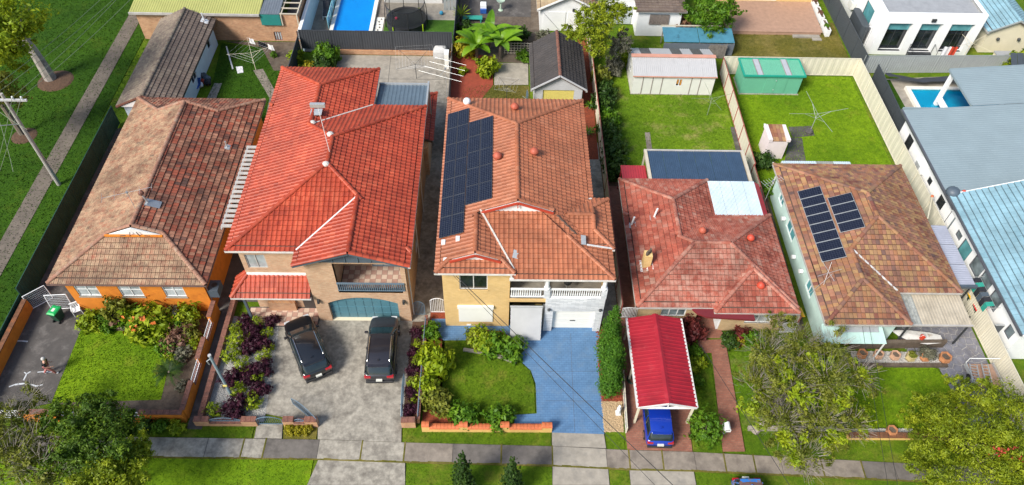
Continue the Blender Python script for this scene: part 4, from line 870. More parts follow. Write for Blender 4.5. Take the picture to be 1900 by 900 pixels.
# ======== house 3: two-storey, yellow brick and white stone
h3 = thing('house', 'two-storey house of yellow brick and white stone with terracotta roof', 'house', (1.4,36,0))
a_, b_, c_, d_ = rect_faces(-3.63,6.3,28.77,43.55,6.4,0.4,a='dutch',da=2.73)
F = [a_[0], a_[1], a_[3]]; L = [l for l in b_ if not (l[0][1] == 28.77)]; E = [c_[0], c_[1], c_[3]]; GA = d_[0]
for r in [((-3.63,1.15,27.3,31.2,6.4,0.4), dict(a='dutch', b='open', da=0.85)), ((1.6,7.32,29.27,33.5,6.4,0.4), dict(axis='x', a='open', b='dutch', db=1.2))]:
    a_, b_, c_, d_ = rect_faces(*r[0], **r[1]); F += a_; L += b_; E += c_
    if r[0][0] == -3.63: GB = d_[0]
F += [[[(1.1,27.05,6.2),(7.2,27.05,6.2),(2.75,31.5,7.49),(-1.1,31.5,7.49)]], [[(7.2,27.05,6.2),(7.2,30.0,6.2),(4.25,30.0,7.055)]]]
L += [((7.2,27.05,6.2),(4.4,29.85,7.01)), ((-0.9,31.5,7.49),(1.33,31.5,8.39)), ((3.56,31.5,7.49),(1.33,31.5,8.39))]
tiled_roof(h3, F, L, MATS['tile_h3'], 0.3, 0.33, 'roll', 300, [0]*12, seed=31)
gutters(h3, [((-3.63,27.3,6.4),(-3.63,43.55,6.4)),((-3.63,43.55,6.4),(6.3,43.55,6.4)),((6.3,33.5,6.4),(6.3,43.55,6.4)),((6.3,33.5,6.4),(7.32,33.5,6.4)),((7.32,29.27,6.4),(7.32,33.5,6.4)),((-3.63,27.3,6.4),(1.15,27.3,6.4)),((1.15,27.3,6.4),(1.15,28.6,6.4)),((0.9,27.05,6.2),(7.2,27.05,6.2)),((7.2,27.05,6.2),(7.2,29.3,6.2))], MATS['gutter_white'])
gable_wall(h3, GA, 'white_paint', 'gablet', -0.12); gable_wall(h3, GB, 'white_paint', 'gablet', -0.1)
mat('barge_red', (0.42,0.05,0.025), 0.55, 0.1)
for g_ in (GA, GB):
    for k in (0, 1): MB().bar(V(*g_[k])+V(0,-0.3,0.06), V(*g_[2])+V(0,-0.3,0.06), 0.07, 0.17).build('bargeboard', MATS['barge_red'], h3)
MB().box(GA[2][0]-0.03,GA[2][0]+0.03,GA[0][1]-0.32,GA[0][1]-0.25,8.0,8.4).build('finial', MATS['barge_red'], h3)
valley(h3, (-1.0,31.45,7.5), (1.1,27.6,6.4)); MB().slab([(1.0,28.3,6.72),(1.35,28.25,6.66),(1.4,28.75,6.8),(1.1,28.85,6.84)],0.04).build('lead_flashing', MATS['galv'], h3)
valley(h3, (4.55,33.4,6.5), (6.25,33.45,6.45)); valley(h3, (5.6,29.2,6.83), (7.25,29.25,6.42), 'gutter_white'); MB().slab([(5.25,29.2,6.98),(5.55,29.2,6.92),(5.55,29.8,7.1),(5.25,29.8,7.15)],0.05).build('lead_flashing', MATS['galv'], h3)
for x in (-2.9,0.2): MB().slab([(x-0.3,28.0,6.72),(x+0.3,28.0,6.72),(x+0.25,28.15,6.85),(x-0.25,28.15,6.85)],0.04).build('lead_flashing', MATS['galv'], h3)
Y3 = 27.75; mb = MB()
facade(mb,'x',Y3,-1,-3.3,0.9,0,6.35,[(-2.25,-0.49,4.15,5.6),(-2.39,-0.17,0.62,2.3)]); facade(mb,'y',-3.3,-1,Y3,43.1,0,6.35,[(31,32.5,4,5.4)]); facade(mb,'x',43.1,1,-3.3,5.9,0,6.35); facade(mb,'y',5.9,1,33,43.1,0,6.35,[(35,36.5,4,5.4),(39,40.5,4,5.4)])
facade(mb,'y',0.9,1,27.75,30.2,0,6.35); facade(mb,'x',33.1,1,5.9,6.9,0,6.35); facade(mb,'y',6.9,1,27.45,33.1,0,6.3,[(30.5,31.6,3.8,5.2)])
mb.box(0.9,3.2,27.5,27.6,3.0,3.45)
mb.build('wall', MATS['brick_yellow'], h3)
window(h3,'x',Y3,-1,-2.25,-0.49,4.15,5.6,n=2,glass='pane_dark',frame='gutter_white',sill='brick_yellow'); sh = MB().box(-2.39,-0.17,Y3-0.06,Y3+0.08,0.62,2.3)
sh = sh.build('roller_shutter', MATS['shutter_white'], h3); MB().box(-2.45,-0.11,Y3-0.16,Y3,2.2,2.45).build('shutter_box', MATS['shutter_white'], sh)
MB().box(-1.9,-1.6,Y3-0.03,Y3+0.01,0.1,0.25).build('wall_vent', MATS['white_paint'], h3)
window(h3,'y',6.9,1,30.5,31.6,3.8,5.2)
mb = MB(); facade(mb,'x',27.4,-1,3.2,6.98,0,3.75,[(3.75,6.52,0.02,2.35)],0.35); facade(mb,'y',3.2,-1,27.4,29,0,3.75); facade(mb,'y',6.98,1,27.4,29.0,0,3.75); mb.quad((3.2,27.4,3.75),(6.98,27.4,3.75),(6.98,27.6,3.75),(3.2,27.6,3.75)); mb.box(3.05,3.42,27.38,27.62,3.76,4.75); mb.box(6.66,7.0,27.38,27.62,3.76,4.75)
mb.build('stone_wall', MATS['stone_white'], h3)
gd = MB().box(3.7,6.57,27.68,27.76,0.02,2.37).build('garage_door', MATS['shutter_white'], h3)
for i in range(4): MB().box(3.78,6.5,27.655,27.68,0.06+i*0.57,0.06+i*0.57+0.54).build('door_panel', MATS['shutter_white'], gd)
MB().box(4.95,5.3,27.62,27.66,0.9,0.96).build('handle', MATS['dark_metal'], gd)
for x in (3.45,6.75): MB().ball((x,27.28,2.65),0.11).build('wall_lamp', MATS['dark_metal'], h3)
MB().box(0.9,6.9,27.5,30.4,3.0,3.2).build('balcony', MATS['concrete_pale'], h3)
mat('louvre', (0.48,0.44,0.36), 0.6, 0.08)
bw = MB().box(0.9,6.9,30.3,30.45,3.2,6.3).build('balcony_wall', MATS['beige'], h3)
for k in range(16): MB().box(1.1,6.7,30.2,30.29,3.6+k*0.13,3.69+k*0.13).build('louvre', MATS['louvre'], bw)
for x0, x1 in ((0.95,3.05),(3.42,6.7)):
    rl = MB().box(x0,x1,27.44,27.54,4.55,4.66).box(x0,x1,27.44,27.54,3.8,3.88).build('balcony_rail', MATS['white_paint'], h3)
    for k in range(int((x1-x0)/0.14)): MB().lathe((x0+0.07+k*0.14,27.49),[(0.03,3.88),(0.05,4.05),(0.028,4.3),(0.035,4.55)],6).build('baluster', MATS['white_paint'], rl)
for x in (3.22,6.78): MB().lathe((x,27.5),[(0.2,4.7),(0.2,4.82),(0.14,4.86),(0.13,6.0),(0.19,6.05),(0.19,6.2)],12).build('column', MATS['white_paint'], h3)
MB().box(0.9,7.0,27.3,27.45,6.0,6.18).build('balcony_beam', MATS['white_paint'], h3)
MB().box(1.2,3.2,29.5,29.6,0.05,2.9).build('entry_wall', MATS['brick_yellow'], h3); MB().box(1.7,2.7,29.42,29.5,0.05,2.2).build('front_door', MATS['dark_trim'], h3)
bl = thing('drop_blind', 'large white drop blind over the entry of the yellow brick house', 'blind', (2.0,26.8,0))
mat('blind_white', (0.5,0.5,0.51), 0.3, 0.08, 0.7); bs = MB()
for k in range(8):
    t0, t1 = k/8, (k+1)/8; bs.slab([(0.98,27.3-0.65*t0,2.95-2.9*t0),(3.02,27.3-0.65*t0,2.95-2.9*t0),(3.0,27.3-0.65*t1,2.95-2.9*t1),(1.0,27.3-0.65*t1,2.95-2.9*t1)],0.02)
bs.build('blind_sheet', MATS['blind_white'], bl); MB().tube([(0.95,27.3,2.98),(3.05,27.3,2.98)],0.07,8).build('roller', MATS['galv'], bl); MB().tube([(0.98,26.65,0.06),(3.02,26.65,0.06)],0.03,6).build('bottom_bar', MATS['galv'], bl)
hu = thing('kettle_barbecue', 'dark kettle barbecue standing on the white balcony', 'barbecue', (4.6,28.4,3.2)); MB().lathe((4.6,28.4),[(0.05,3.95),(0.25,4.1),(0.28,4.3),(0.2,4.5),(0.03,4.55)],12).build('bowl', MATS['black_plastic'], hu)
for a in (0,2.1,4.2): MB().tube([(4.6+0.1*math.cos(a),28.4+0.1*math.sin(a),4.05),(4.6+0.28*math.cos(a),28.4+0.28*math.sin(a),3.2)],0.015,5).build('leg', MATS['galv'], hu)
for p, n_ in (((1.24, 41.3, 7.4),'terracotta_vent'),((0.04, 35.62, 7.85),'terracotta_vent'),((2.47, 36.02, 7.85),'terracotta_vent')):
    zz = 6.4+0.4*min(p[0]+3.63, 6.3-p[0], 43.55-p[1]); vent_pipe(h3, 'roof_vent', (p[0],p[1],zz), 0.24, 0.35, n_)
wb = thing('whirlybird_vent', 'small white ball vent at the back left corner of the terracotta roof', 'roof vent', (-2.2,42.3,6.8)); MB().cyl((-2.2,42.3),0.12,6.7,7.1,10).build('neck', MATS['white_paint'], wb); MB().ball((-2.2,42.3,7.25),0.28,12,8).build('turbine', MATS['white_paint'], wb, smooth=True)
aerial('tall white antenna with four crossbars left of the terracotta roof', (-3.8,44.3,0.0), 8.6, 1.2, 4, 1.9, 'galv', 3.4)

# ======== house 4: single storey, faded red tiles
h4 = thing('house', 'single-storey buff brick house with faded red tiles behind the red carport', 'house', (14.3,33,0))
F, L, E, Gb = roofset([((9.1,19.55,27.45,35.5,2.8,0.42), dict(axis='x')), ((9.1,15.65,32.25,38.95,2.8,0.42), dict(a='open')), ((14.1,19.55,27.05,30.15,2.8,0.42), dict(b='open'))])
tiled_roof(h4, F, L, MATS['tile_h4'], 0.26, 0.36, 'low', 300, [0.08,0.03,-0.06,0.03,0,0,0,0,0,0,0,0], seed=41, ridge_m=MATS['tile_h4'])
gutters(h4, [((9.1,27.45,2.8),(9.1,38.95,2.8)),((9.1,27.45,2.8),(14.1,27.45,2.8)),((14.1,27.05,2.8),(19.55,27.05,2.8)),((19.55,27.05,2.8),(19.55,35.5,2.8)),((15.65,35.5,2.8),(19.55,35.5,2.8)),((9.1,38.95,2.8),(15.65,38.95,2.8)),((15.65,35.5,2.8),(15.65,38.95,2.8))], MATS['gutter_grey'])
WA = [(10.96,12.62,1.05,2.15)]; WB = [(16.54,18.26,0.95,2.05)]; WC = [(30.5,31.8,1.0,2.1),(34.2,35.6,1.0,2.1)]
mb = MB(); facade(mb,'x',27.95,-1,9.6,13.4,0,2.75,WA); facade(mb,'x',27.55,-1,15.0,19.1,0,2.75,WB); facade(mb,'y',9.6,-1,27.95,38.5,0,2.75,WC); facade(mb,'y',19.1,1,27.55,35.1,0,2.75); facade(mb,'x',38.5,1,9.6,15.2,0,2.75); facade(mb,'x',35.1,1,15.2,19.1,0,2.75); facade(mb,'y',15.2,1,35.1,38.5,0,2.75)
facade(mb,'y',13.4,1,27.95,29.2,0,2.75); facade(mb,'y',15.0,-1,27.55,29.2,0,2.75); facade(mb,'x',29.2,-1,13.4,15.0,0,2.75); mb.build('wall', MATS['brick_buff'], h4)
for w in WA: window(h4,'x',27.95,-1,*w,n=3,glass='pane',sill='brick_buff')
for w in WB: window(h4,'x',27.55,-1,*w,n=2,glass='pane_pale',sill='brick_buff')
for w in WC: window(h4,'y',9.6,-1,*w,n=2,sill='white_paint')
MB().box(9.2,19.45,27.5,35.4,2.68,2.72).build('soffit', MATS['cream_paint'], h4)
MB().box(13.7,14.7,29.13,29.19,0.1,2.2).build('front_door', MATS['dark_trim'], h4); MB().box(14.85,14.98,27.6,29.1,0.1,2.4).build('door_screen', MATS['white_paint'], h4)
mat('porch_red', (0.16,0.02,0.025), 0.5, 0.1)
MB().prism([(12.6,27.5),(13.0,27.0),(13.6,26.75),(16.6,26.55),(16.6,26.95),(14.2,27.4)],2.62,2.78).build('porch_canopy', MATS['porch_red'], h4)
ch = MB().box(9.75,10.25,30.58-0.25,30.58+0.3,2.9,4.4).build('chimney', MATS['brick_yellow'], h4)
yc = 30.58; MB().slab([(9.5,yc-0.5,3.06),(10.6,yc-0.5,3.5),(10.6,yc+0.45,3.5),(9.5,yc+0.45,3.06)],0.04).build('chimney_flashing', MATS['white_paint'], h4)
for k in range(3): MB().lathe((9.88+0.12*k,yc-0.1+0.12*k),[(0.09,4.4),(0.1,4.55),(0.07,4.75)],7).build('chimney_pot', MATS['soil'], ch)
for u, v, r, m in ((1391,447,0.2,'vent_red'),(1411,532,0.2,'vent_red'),(1304,425,0.18,'terracotta_vent')):
    pass
def on4(x, y): return 2.8+0.42*max(min(x-9.1,19.55-x,y-27.45,35.5-y), min(x-9.1,15.65-x,38.95-y,y-27.45))
for (x, y, m) in ((17.18,32.29,'vent_red'),(17.2,28.66,'vent_red'),(13.96,32.78,'terracotta_vent')): vent_pipe(h4, 'roof_vent', (x,y,on4(x,y)), 0.21, 0.3, m)
for (x, y) in ((10.99,34.52),(9.46,34.29)):
    z = on4(x,y); MB().slab([(x-0.3,y-0.25,z-0.05),(x+0.3,y-0.25,z+0.2),(x+0.3,y+0.25,z+0.2),(x-0.3,y+0.25,z-0.05)],0.03).build('lead_flashing', MATS['galv'], h4); MB().tube([(x,y,z),(x+0.1,y,z+0.9)],0.07,8).build('flue', MATS['white_paint'], h4)
x, y = 13.5, 34.97; z = on4(x,y)
for k, (dx, dy) in enumerate(((-0.25,0.2),(0.3,-0.2))): MB().slab([(x+dx-0.35,y+dy-0.12,z+0.2-dx*0.42),(x+dx+0.35,y+dy-0.12,z-0.1-dx*0.42),(x+dx+0.35,y+dy+0.12,z-0.1-dx*0.42),(x+dx-0.35,y+dy+0.12,z+0.2-dx*0.42)],0.04).build('roof_patch', MATS['steel_blue'], h4)
# patio roofs behind house 4
pt = thing('patio_roof', 'dark blue ribbed patio roof behind the faded red house', 'patio roof', (15.2,40.6,0))
mat('blue_sheet', (0.035,0.065,0.115), 0.35, 0.15, 1.5)
for k in range(6): mb = MB(); mb.corr((11.55+k*1.215,39.0,2.72), (1.2,0,0), (0,3.2,0), 8, CORR); mb.build('roof_sheet', MATS['blue_sheet'], pt)
for x in (11.35,18.87): MB().box(x,x+0.22,38.95,42.25,2.62,2.82).build('edge_beam', MATS['beige'], pt)
MB().box(11.35,19.1,42.2,42.32,2.6,2.8).build('gutter', MATS['gutter_grey'], pt)
for x in (11.4,15.2,18.9): MB().box(x,x+0.12,42.05,42.17,0,2.6).build('post', MATS['beige'], pt)
mat('pale_sheet', (0.5,0.6,0.66), 0.4, 0.08, 1, c2=(0.62,0.68,0.7), c2lo=0.5, c2hi=0.7); mat('sheet_red', (0.36,0.03,0.04), 0.45, 0.1)
pt = thing('patio_roof', 'pale blue corrugated patio roof in the notch of the faded red house', 'patio roof', (17.3,37,0))
for k in range(4): mb = MB(); mb.corr((15.62+k*0.87,35.35,2.92), (0.86,0,0), (0,3.4,0.06), 9, CORR); mb.build('roof_sheet', MATS['pale_sheet'], pt)
MB().slab([(19.1,35.4,2.95),(19.5,35.4,2.75),(19.5,38.7,2.75),(19.1,38.7,2.98)],0.04).build('red_barge', MATS['sheet_red'], pt)
for y in (35.6,38.6): MB().box(19.2,19.3,y,y+0.1,0,2.8).build('post', MATS['beige'], pt)
pt = thing('lean_to_roof', 'small flat red lean-to roof at the back corner of the faded red house', 'lean-to', (10.4,40,0))
mb = MB(); mb.corr((9.45,38.9,2.4), (1.9,0,0), (0,2.0,0), 10, CORR); mb.build('roof_sheet', MATS['sheet_red'], pt)
for x in (9.5,11.2): MB().box(x,x+0.1,40.7,40.8,0,2.38).build('post', MATS['sheet_red'], pt)
aerial('multi-element aerial on a leaning pole beside the pale blue patio roof', (19.9,37.6,0.0), 4.2, 0.5, 8, 1.6, 'galv', 0.8)

# ======== house 5: mottled tile roof, pale teal walls
h5 = thing('house', 'pale teal house with mottled brown tiled roof and solar panels', 'house', (26,34,0))
F, L, E, Gb = roofset([((21.0,30.7,28.7,40.6,2.95,0.42), {}), ((21.0,26.45,26.15,31.4,2.95,0.42), dict(b='open'))])
tiled_roof(h5, F, L, MATS['tile_h5'], 0.27, 0.36, 'low', 300, [-0.05,-0.1,0,0,0,0,0], seed=51, ridge_m=MATS['tile_h5'])
gutters(h5, [((21.0,26.15,2.95),(21.0,40.6,2.95)),((21.0,26.15,2.95),(26.45,26.15,2.95)),((26.45,26.15,2.95),(26.45,28.7,2.95)),((26.45,28.7,2.95),(30.7,28.7,2.95)),((30.7,28.7,2.95),(30.7,40.6,2.95)),((21.0,40.6,2.95),(30.7,40.6,2.95))], MATS['gutter_grey'])
valley(h5, (26.4,28.75,2.97), (23.75,31.4,4.08), 'gutter_white', 0.14)
WD = [(29.5,30.7,1.0,2.1),(34.5,36.2,1.0,2.2),(37.8,38.8,1.2,2.1)]
mb = MB(); facade(mb,'x',26.6,-1,21.45,26.0,0,2.9,[(22.3,23.8,0.9,2.1)]); facade(mb,'y',21.45,-1,26.6,40.1,0,2.9,WD); facade(mb,'y',26.0,1,26.6,29.1,0,2.9); facade(mb,'x',29.1,-1,26.0,30.25,0,2.9); facade(mb,'y',30.25,1,29.1,40.1,0,2.9); facade(mb,'x',40.1,1,21.45,30.25,0,2.9); mb.build('wall', MATS['teal_wall'], h5)
for w in WD: window(h5,'y',21.45,-1,*w,n=2,glass='pane_teal')
window(h5,'x',26.6,-1,22.3,23.8,0.9,2.1,n=2)
for k, (y, z) in enumerate(((36.6,1.3),(33.2,1.0),(31.6,1.4))): MB().tube([(21.4,y,z),(21.15,y,z)],0.16,10).build('wall_fitting', MATS['white_paint'], h5)
valley(h5, (20.95,40.7,3.0), (20.95,40.6,3.0))
# front awning of house 5
aw = thing('front_awning', 'pale teal awning along the front of the mottled roof house', 'awning', (23.2,25.9,0))
for k in range(5): MB().slab([(21.0+k*0.78,26.55,2.42),(21.0+k*0.78+0.77,26.55,2.42),(20.85+k*0.84+0.83,25.35,1.95),(20.85+k*0.84,25.35,1.95)],0.04).build('awning_panel', MATS['teal_board'], aw)
for x in (20.95,24.9): MB().bar((x,25.38,0),(x,25.38,1.93),0.07).build('post', MATS['white_paint'], aw)
MB().slab([(22.1,26.5,2.49),(24.6,26.5,2.49),(24.6,26.0,2.3),(22.1,26.0,2.3)],0.02).build('roof_sheet', MATS['galv'], aw)
pr = thing('porch', 'grimy brick porch deck with a torn white sheet on it', 'porch', (25.8,25.9,0))
MB().prism([(23.0,26.5),(29.0,26.6),(29.88, 26.54),(24.2, 26.49)],0.03,0.6).build('deck', MATS['grime_brown'], pr); MB().prism([(23.63, 26.4),(29.97, 26.5),(29.89, 26.29),(23.55, 26.15)],0.03,0.75).build('deck_edge', MATS['soil'], pr)
tp = MB(); mat('tarp_white', (0.62,0.61,0.59), 0.7, 0.12, 2, c2=(0.35,0.28,0.22), c2scale=2, c2lo=0.55)
cs_ = [(26.46, 27.28, 0.65),(27.83, 27.25, 0.65),(29.05, 27.09, 0.65),(29.71, 26.89, 0.65),(29.73, 26.3, 0.65),(28.53, 26.16, 0.65),(27.52, 26.36, 0.65),(26.79, 26.86, 0.65)]
ctr = (sum(p[0] for p in cs_)/8, sum(p[1] for p in cs_)/8, 0.74); tp.add([ctr]+cs_, [(0,1+(i+1)%8,1+i) for i in range(8)])
tag(tp.build('tarpaulin', MATS['tarp_white']), 'crumpled dirty white sheet spread over the porch deck', 'tarpaulin')
rc = thing('red_bucket', 'small red plastic tub on the dirty white sheet', 'bucket', (*(28.25, 26.55, 0.7),)); px_, py_ = (28.25, 26.55, 0.7)[:2]; MB().lathe((px_,py_),[(0.14,0.74),(0.18,1.0),(0.16,1.0),(0.13,0.78)],10).build('tub', MATS['vent_red'], rc); MB().tube([(px_-0.17,py_,1.0),(px_,py_,1.16),(px_+0.17,py_,1.0)],0.012,5).build('handle', MATS['white_paint'], rc)
# tan patio roof and grey side awning
mat('tan_sheet', (0.42,0.37,0.29), 0.5, 0.12, 1.5, c2=(0.3,0.26,0.2)); mat('clear_sheet', (0.32,0.33,0.31), 0.4, 0.3, 5, c2=(0.18,0.19,0.17), c2scale=2)
pt = thing('patio_roof', 'tan corrugated patio roof over the crazy paving', 'patio roof', (28.8,27.6,0))
for k in range(5): mb = MB(); mb.corr((26.72+k*0.82,26.5,2.45), (0.81,0,0), (0,2.3,0.14), 4, TRAP); mb.build('roof_sheet', MATS['clear_sheet' if k == 0 else 'tan_sheet'], pt)
MB().box(26.7,30.85,26.42,26.52,2.35,2.47).build('gutter', MATS['gutter_grey'], pt); MB().box(26.65,26.74,26.5,28.8,2.38,2.6).build('barge', MATS['gutter_white'], pt)
for x in (26.75,30.65): MB().box(x,x+0.09,26.55,26.64,0,2.36).build('post', MATS['dark_metal'], pt)
mat('grey_sheet', (0.36,0.38,0.46), 0.4, 0.1, 1)
pt = thing('side_awning', 'grey ribbed awning between the mottled roof and the cream fence', 'awning', (31.7,32,0))
for k in range(3): mb = MB(); mb.corr((31.05,29.7+k*1.78,2.55), (0,1.75,0), (1.25,0,-0.05), 9, CORR); mb.build('roof_sheet', MATS['grey_sheet'], pt)
MB().box(30.95,32.35,29.5,29.68,2.35,2.58).build('front_fascia', MATS['slate_blue'], pt)
for y in (29.8,34.8): MB().box(32.2,32.28,y,y+0.08,0,2.45).build('post', MATS['dark_metal'], pt)
pt = thing('patio_roof', 'grey-white ribbed patio roof behind the mottled roof house', 'patio roof', (24.5,40.6,0))
for k in range(4): mb = MB(); mb.corr((21.95+k*1.33,39.6,2.75), (1.32,0,0), (0,1.85,-0.2), 8, CORR); mb.build('roof_sheet', MATS['clear_sheet' if k == 2 else 'pale_sheet'], pt)
for x in (21.9,27.2): MB().box(x,x+0.08,41.3,41.38,0,2.55).build('post', MATS['white_paint'], pt)
ae = thing('roof_aerial', 'large broken white aerial lying over the solar panels roof edge', 'aerial', (21.6,29.6,3.2))
q = lambda u, v, z: V(*u) if False else None
for a, b in (((21.5,29.01,3.3),(21.82,29.88,4.6)),((20.55,28.64,2.6),(21.73,29.08,4.4)),((20.8,29.02,4.2),(22.46,29.5,4.35)),((21.36,30.41,4.3),(21.84,28.7,4.1))): MB().tube([a,b],0.012,5).build('rod', MATS['galv'], ae)
# ======== solar panels
solarmat('solar_cells')
mat('frame_dark', (0.1,0.11,0.13), 0.4, metal=0.5)
def solar(label, origin, u, v, nu, nv, pw, ph, skip=(), fr='frame_dark'):
    """array > panel (frame) > cells; origin at a low corner, u along the roof, v up the slope"""
    t = thing('solar_array', label, 'solar array', origin); U, Vv = V(*u).normalized(), V(*v).normalized(); n = U.cross(Vv).normalized()
    fm = MB().box(0,pw-0.03,0,ph-0.03,0,0.04).mesh('panel', MATS[fr]); cm = MB().box(0.025,pw-0.055,0.025,ph-0.055,0.03,0.046).mesh('cells', MATS['solar_cells'])
    R = Matrix(((U.x,Vv.x,n.x),(U.y,Vv.y,n.y),(U.z,Vv.z,n.z))).to_4x4()
    for i in range(nu):
        for j in range(nv):
            if (i, j) in skip: continue
            p = link('panel', fm, t); p.matrix_local = Matrix.Translation(U*i*pw+Vv*j*ph+n*0.16) @ R; link('cells', cm, p)
    for j in range(nv*2): a = V(*origin)+Vv*(j*ph/2+0.25*ph)+n*0.12; MB().bar(a, a+U*nu*pw, 0.04, 0.05).build('mounting_rail', MATS['metal'], t)
    return t
s3 = 1/math.hypot(1,0.4)
solar('longer solar array along the left eave of the terracotta roof', (-3.5,29.9,6.4+0.4*0.13), (0,1,0), (-1,0,-0.4), 1, 0, 1, 1) if False else None
solar('longer left solar array on the terracotta roof', (-1.95,29.85,6.4+0.4*1.68), (0,1,0), (-1,0,-0.4), 7, 2, 1.68, 0.84)
solar('shorter right solar array on the terracotta roof', (-0.22,32.1,6.4+0.4*3.41), (0,1,0), (-1,0,-0.4), 5, 2, 1.58, 0.92)
for y in (29.6,): 
    for x in (-3.25,-2.35): MB().box(x-0.12,x+0.12,y-0.3,y+0.05,6.4+0.4*(x+3.63)+0.05,6.4+0.4*(x+3.63)+0.2).build('cable_box', MATS['white_paint'], h3)
solar('column of eight solar panels on the mottled brown roof', (23.33,30.75,2.95+0.42*2.33), (0,1,0), (-1,0,-0.42), 8, 1, 0.82, 1.6, (), 'galv')
solar('column of four solar panels on the mottled brown roof', (24.95,32.8,2.95+0.42*3.95), (0,1,0), (-1,0,-0.42), 4, 1, 0.81, 1.62, (), 'galv')

# ---------------------------------------------------------------- walls and fences of the lots
fence('boundary_fence', 'dark green panel fence along the reserve beside the orange house', (-31.5,29.2), (-31.5,47.6), 1.85, 8, MATS['fence_green'], MATS['fence_green'])
fence('boundary_fence', 'low dark green rail fence at the left end of the dark driveway', (-31.6,20.6), (-31.55,29.1), 1.25, 5, MATS['fence_green'], MATS['fence_green'])
def rail_panel(parent, p, q, z0, z1, m, n=7, name='rail_panel', arch=0.0, r=0.018):
    p, q = V(*p), V(*q); o = MB()
    o.bar(p+V(0,0,z0+0.03), q+V(0,0,z0+0.03), 0.04)
    tops = [p.lerp(q, k/10)+V(0,0,z1+arch*(1-((k-5)/5)**2)) for k in range(11)]
    o.tube(tops, 0.022, 5); o.bar(p+V(0,0,z0),p+V(0,0,z1),0.04); o.bar(q+V(0,0,z0),q+V(0,0,z1),0.04)
    f = o.build(name, MATS[m], parent)
    for k in range(1, n+1):
        t = k/(n+1); a = p.lerp(q, t); MB().tube([a+V(0,0,z0), a+V(0,0,z1+arch*(1-(2*t-1)**2))], r, 4).build('bar', MATS[m], f)
    return f
def capped_wall(name, label, segs, th, m, capm, axis, at, capw=None, cl=0.36, capshape='brick'):
    """low wall: segs (a0, a1, height); every coping piece is a part"""
    c = segs[0]; t = thing(name, label, 'garden wall', ((segs[0][0], at, 0) if axis == 'x' else (at, segs[0][0], 0)))
    cw = (capw or th+0.06)/2; body = MB()
    for a0, a1, h in segs:
        if axis == 'x': body.box(a0,a1,at-th/2,at+th/2,0,h)
        else: body.box(at-th/2,at+th/2,a0,a1,0,h)
    body.build('wall', MATS[m], t)
    for a0, a1, h in segs:
        k = max(1, round((a1-a0)/cl)); s = (a1-a0)/k
        for i in range(k):
            u0, u1 = a0+i*s+0.008, a0+(i+1)*s-0.008; j = rnd.uniform(-0.008,0.008)
            if capshape == 'tile':
                mb = MB(); pr = [(-cw,0),(-cw*0.8,0.07),(-cw*0.3,0.12),(cw*0.3,0.12),(cw*0.8,0.07),(cw,0)]
                vs = [(u, at+a, h+b+j) for u in (u0,u1) for a, b in pr] if axis == 'x' else [(at+a, u, h+b+j) for u in (u0,u1) for a, b in pr]
                mb.add(vs, [(n_, n_+1, 7+n_, 6+n_) for n_ in range(5)]+[(5,4,3,2,1,0),(6,7,8,9,10,11)])
            else: mb = MB().box(u0,u1,at-cw+j,at+cw+j,h,h+0.075+j) if axis == 'x' else MB().box(at-cw+j,at+cw+j,u0,u1,h,h+0.075+j)
            mb.build('coping', MATS[capm], t)
    return t
mat('rail_white', (0.75,0.77,0.8), 0.5, 0.04); mat('rail_blue', (0.13,0.2,0.27), 0.45, 0.1)
X = lambda a, b: [(min(a,b), max(a,b))]
xa, xb, xc, xd = -25.97, -24.76, -22.27, -21.17
w = capped_wall('garden_wall', 'orange front garden wall with brown brick coping and white rails', [(-28.2,xa,1.05),(xa,xb,0.55),(xb,xc,1.05),(xc,xd,0.55),(xd,-18.6,1.05)], 0.24, 'render_orange', 'brick_cap', 'x', 20.75)
rail_panel(w, (xa+0.05,20.72,0), (xb-0.05,20.72,0), 0.65, 1.1, 'rail_white', 8); rail_panel(w, (xc+0.05,20.72,0), (xd-0.05,20.72,0), 0.65, 1.1, 'rail_white', 8)
ya, yb, yc_, yd = 22.88, 24.41, 26.01, 27.42
w = capped_wall('garden_wall', 'orange side garden wall stepping up to the orange house', [(20.9,ya,1.05),(ya,yb,0.55),(yb,yc_,1.1),(yc_,yd,0.6),(yd,28.7,1.3)], 0.24, 'render_orange', 'brick_cap', 'y', -18.65)
rail_panel(w, (-18.62,ya+0.05,0), (-18.62,yb-0.05,0), 0.65, 1.15, 'rail_white', 7); rail_panel(w, (-18.62,yc_+0.05,0), (-18.62,yd-0.05,0), 0.7, 1.2, 'rail_white', 7)
capped_wall('garden_wall', 'grimy orange wall along the left side of the dark driveway', [(20.9,28.9,1.0)], 0.24, 'render_orange', 'grime_brown', 'y', -31.2)
gt = thing('driveway_gate', 'white sliding gate across the dark driveway at the bottom left', 'gate', (-29.8,20.9,0)); rail_panel(gt, (-31.0,20.85,0), (-28.3,20.85,0), 0.1, 1.0, 'rail_white', 14, 'gate_leaf'); MB().box(-31.0,-28.3,20.86,20.9,0.3,0.95).build('infill', MATS['rail_white'], gt)
mat('mesh_fill', (0.42,0.46,0.5), 0.6, 0.2, 6)
def mesh_gate(label, p, q, h, lean):
    g = thing('mesh_gate', label, 'gate', (*p,0)); P, Q = V(*p,0.05), V(*q,0.05); L = V(*lean,h); f = MB()
    for a, b in ((P,Q),(P+L,Q+L),(P,P+L),(Q,Q+L)): f.tube([a,b],0.03,6)
    f.build('frame', MATS['rail_white'], g)
    for k in range(1,14): MB().tube([P.lerp(Q,k/14),P.lerp(Q,k/14)+L],0.01,4).build('wire_bar', MATS['mesh_fill'], g)
    for k in range(1,8): MB().tube([P+L*k/8,Q+L*k/8],0.01,4).build('wire_bar', MATS['mesh_fill'], g)
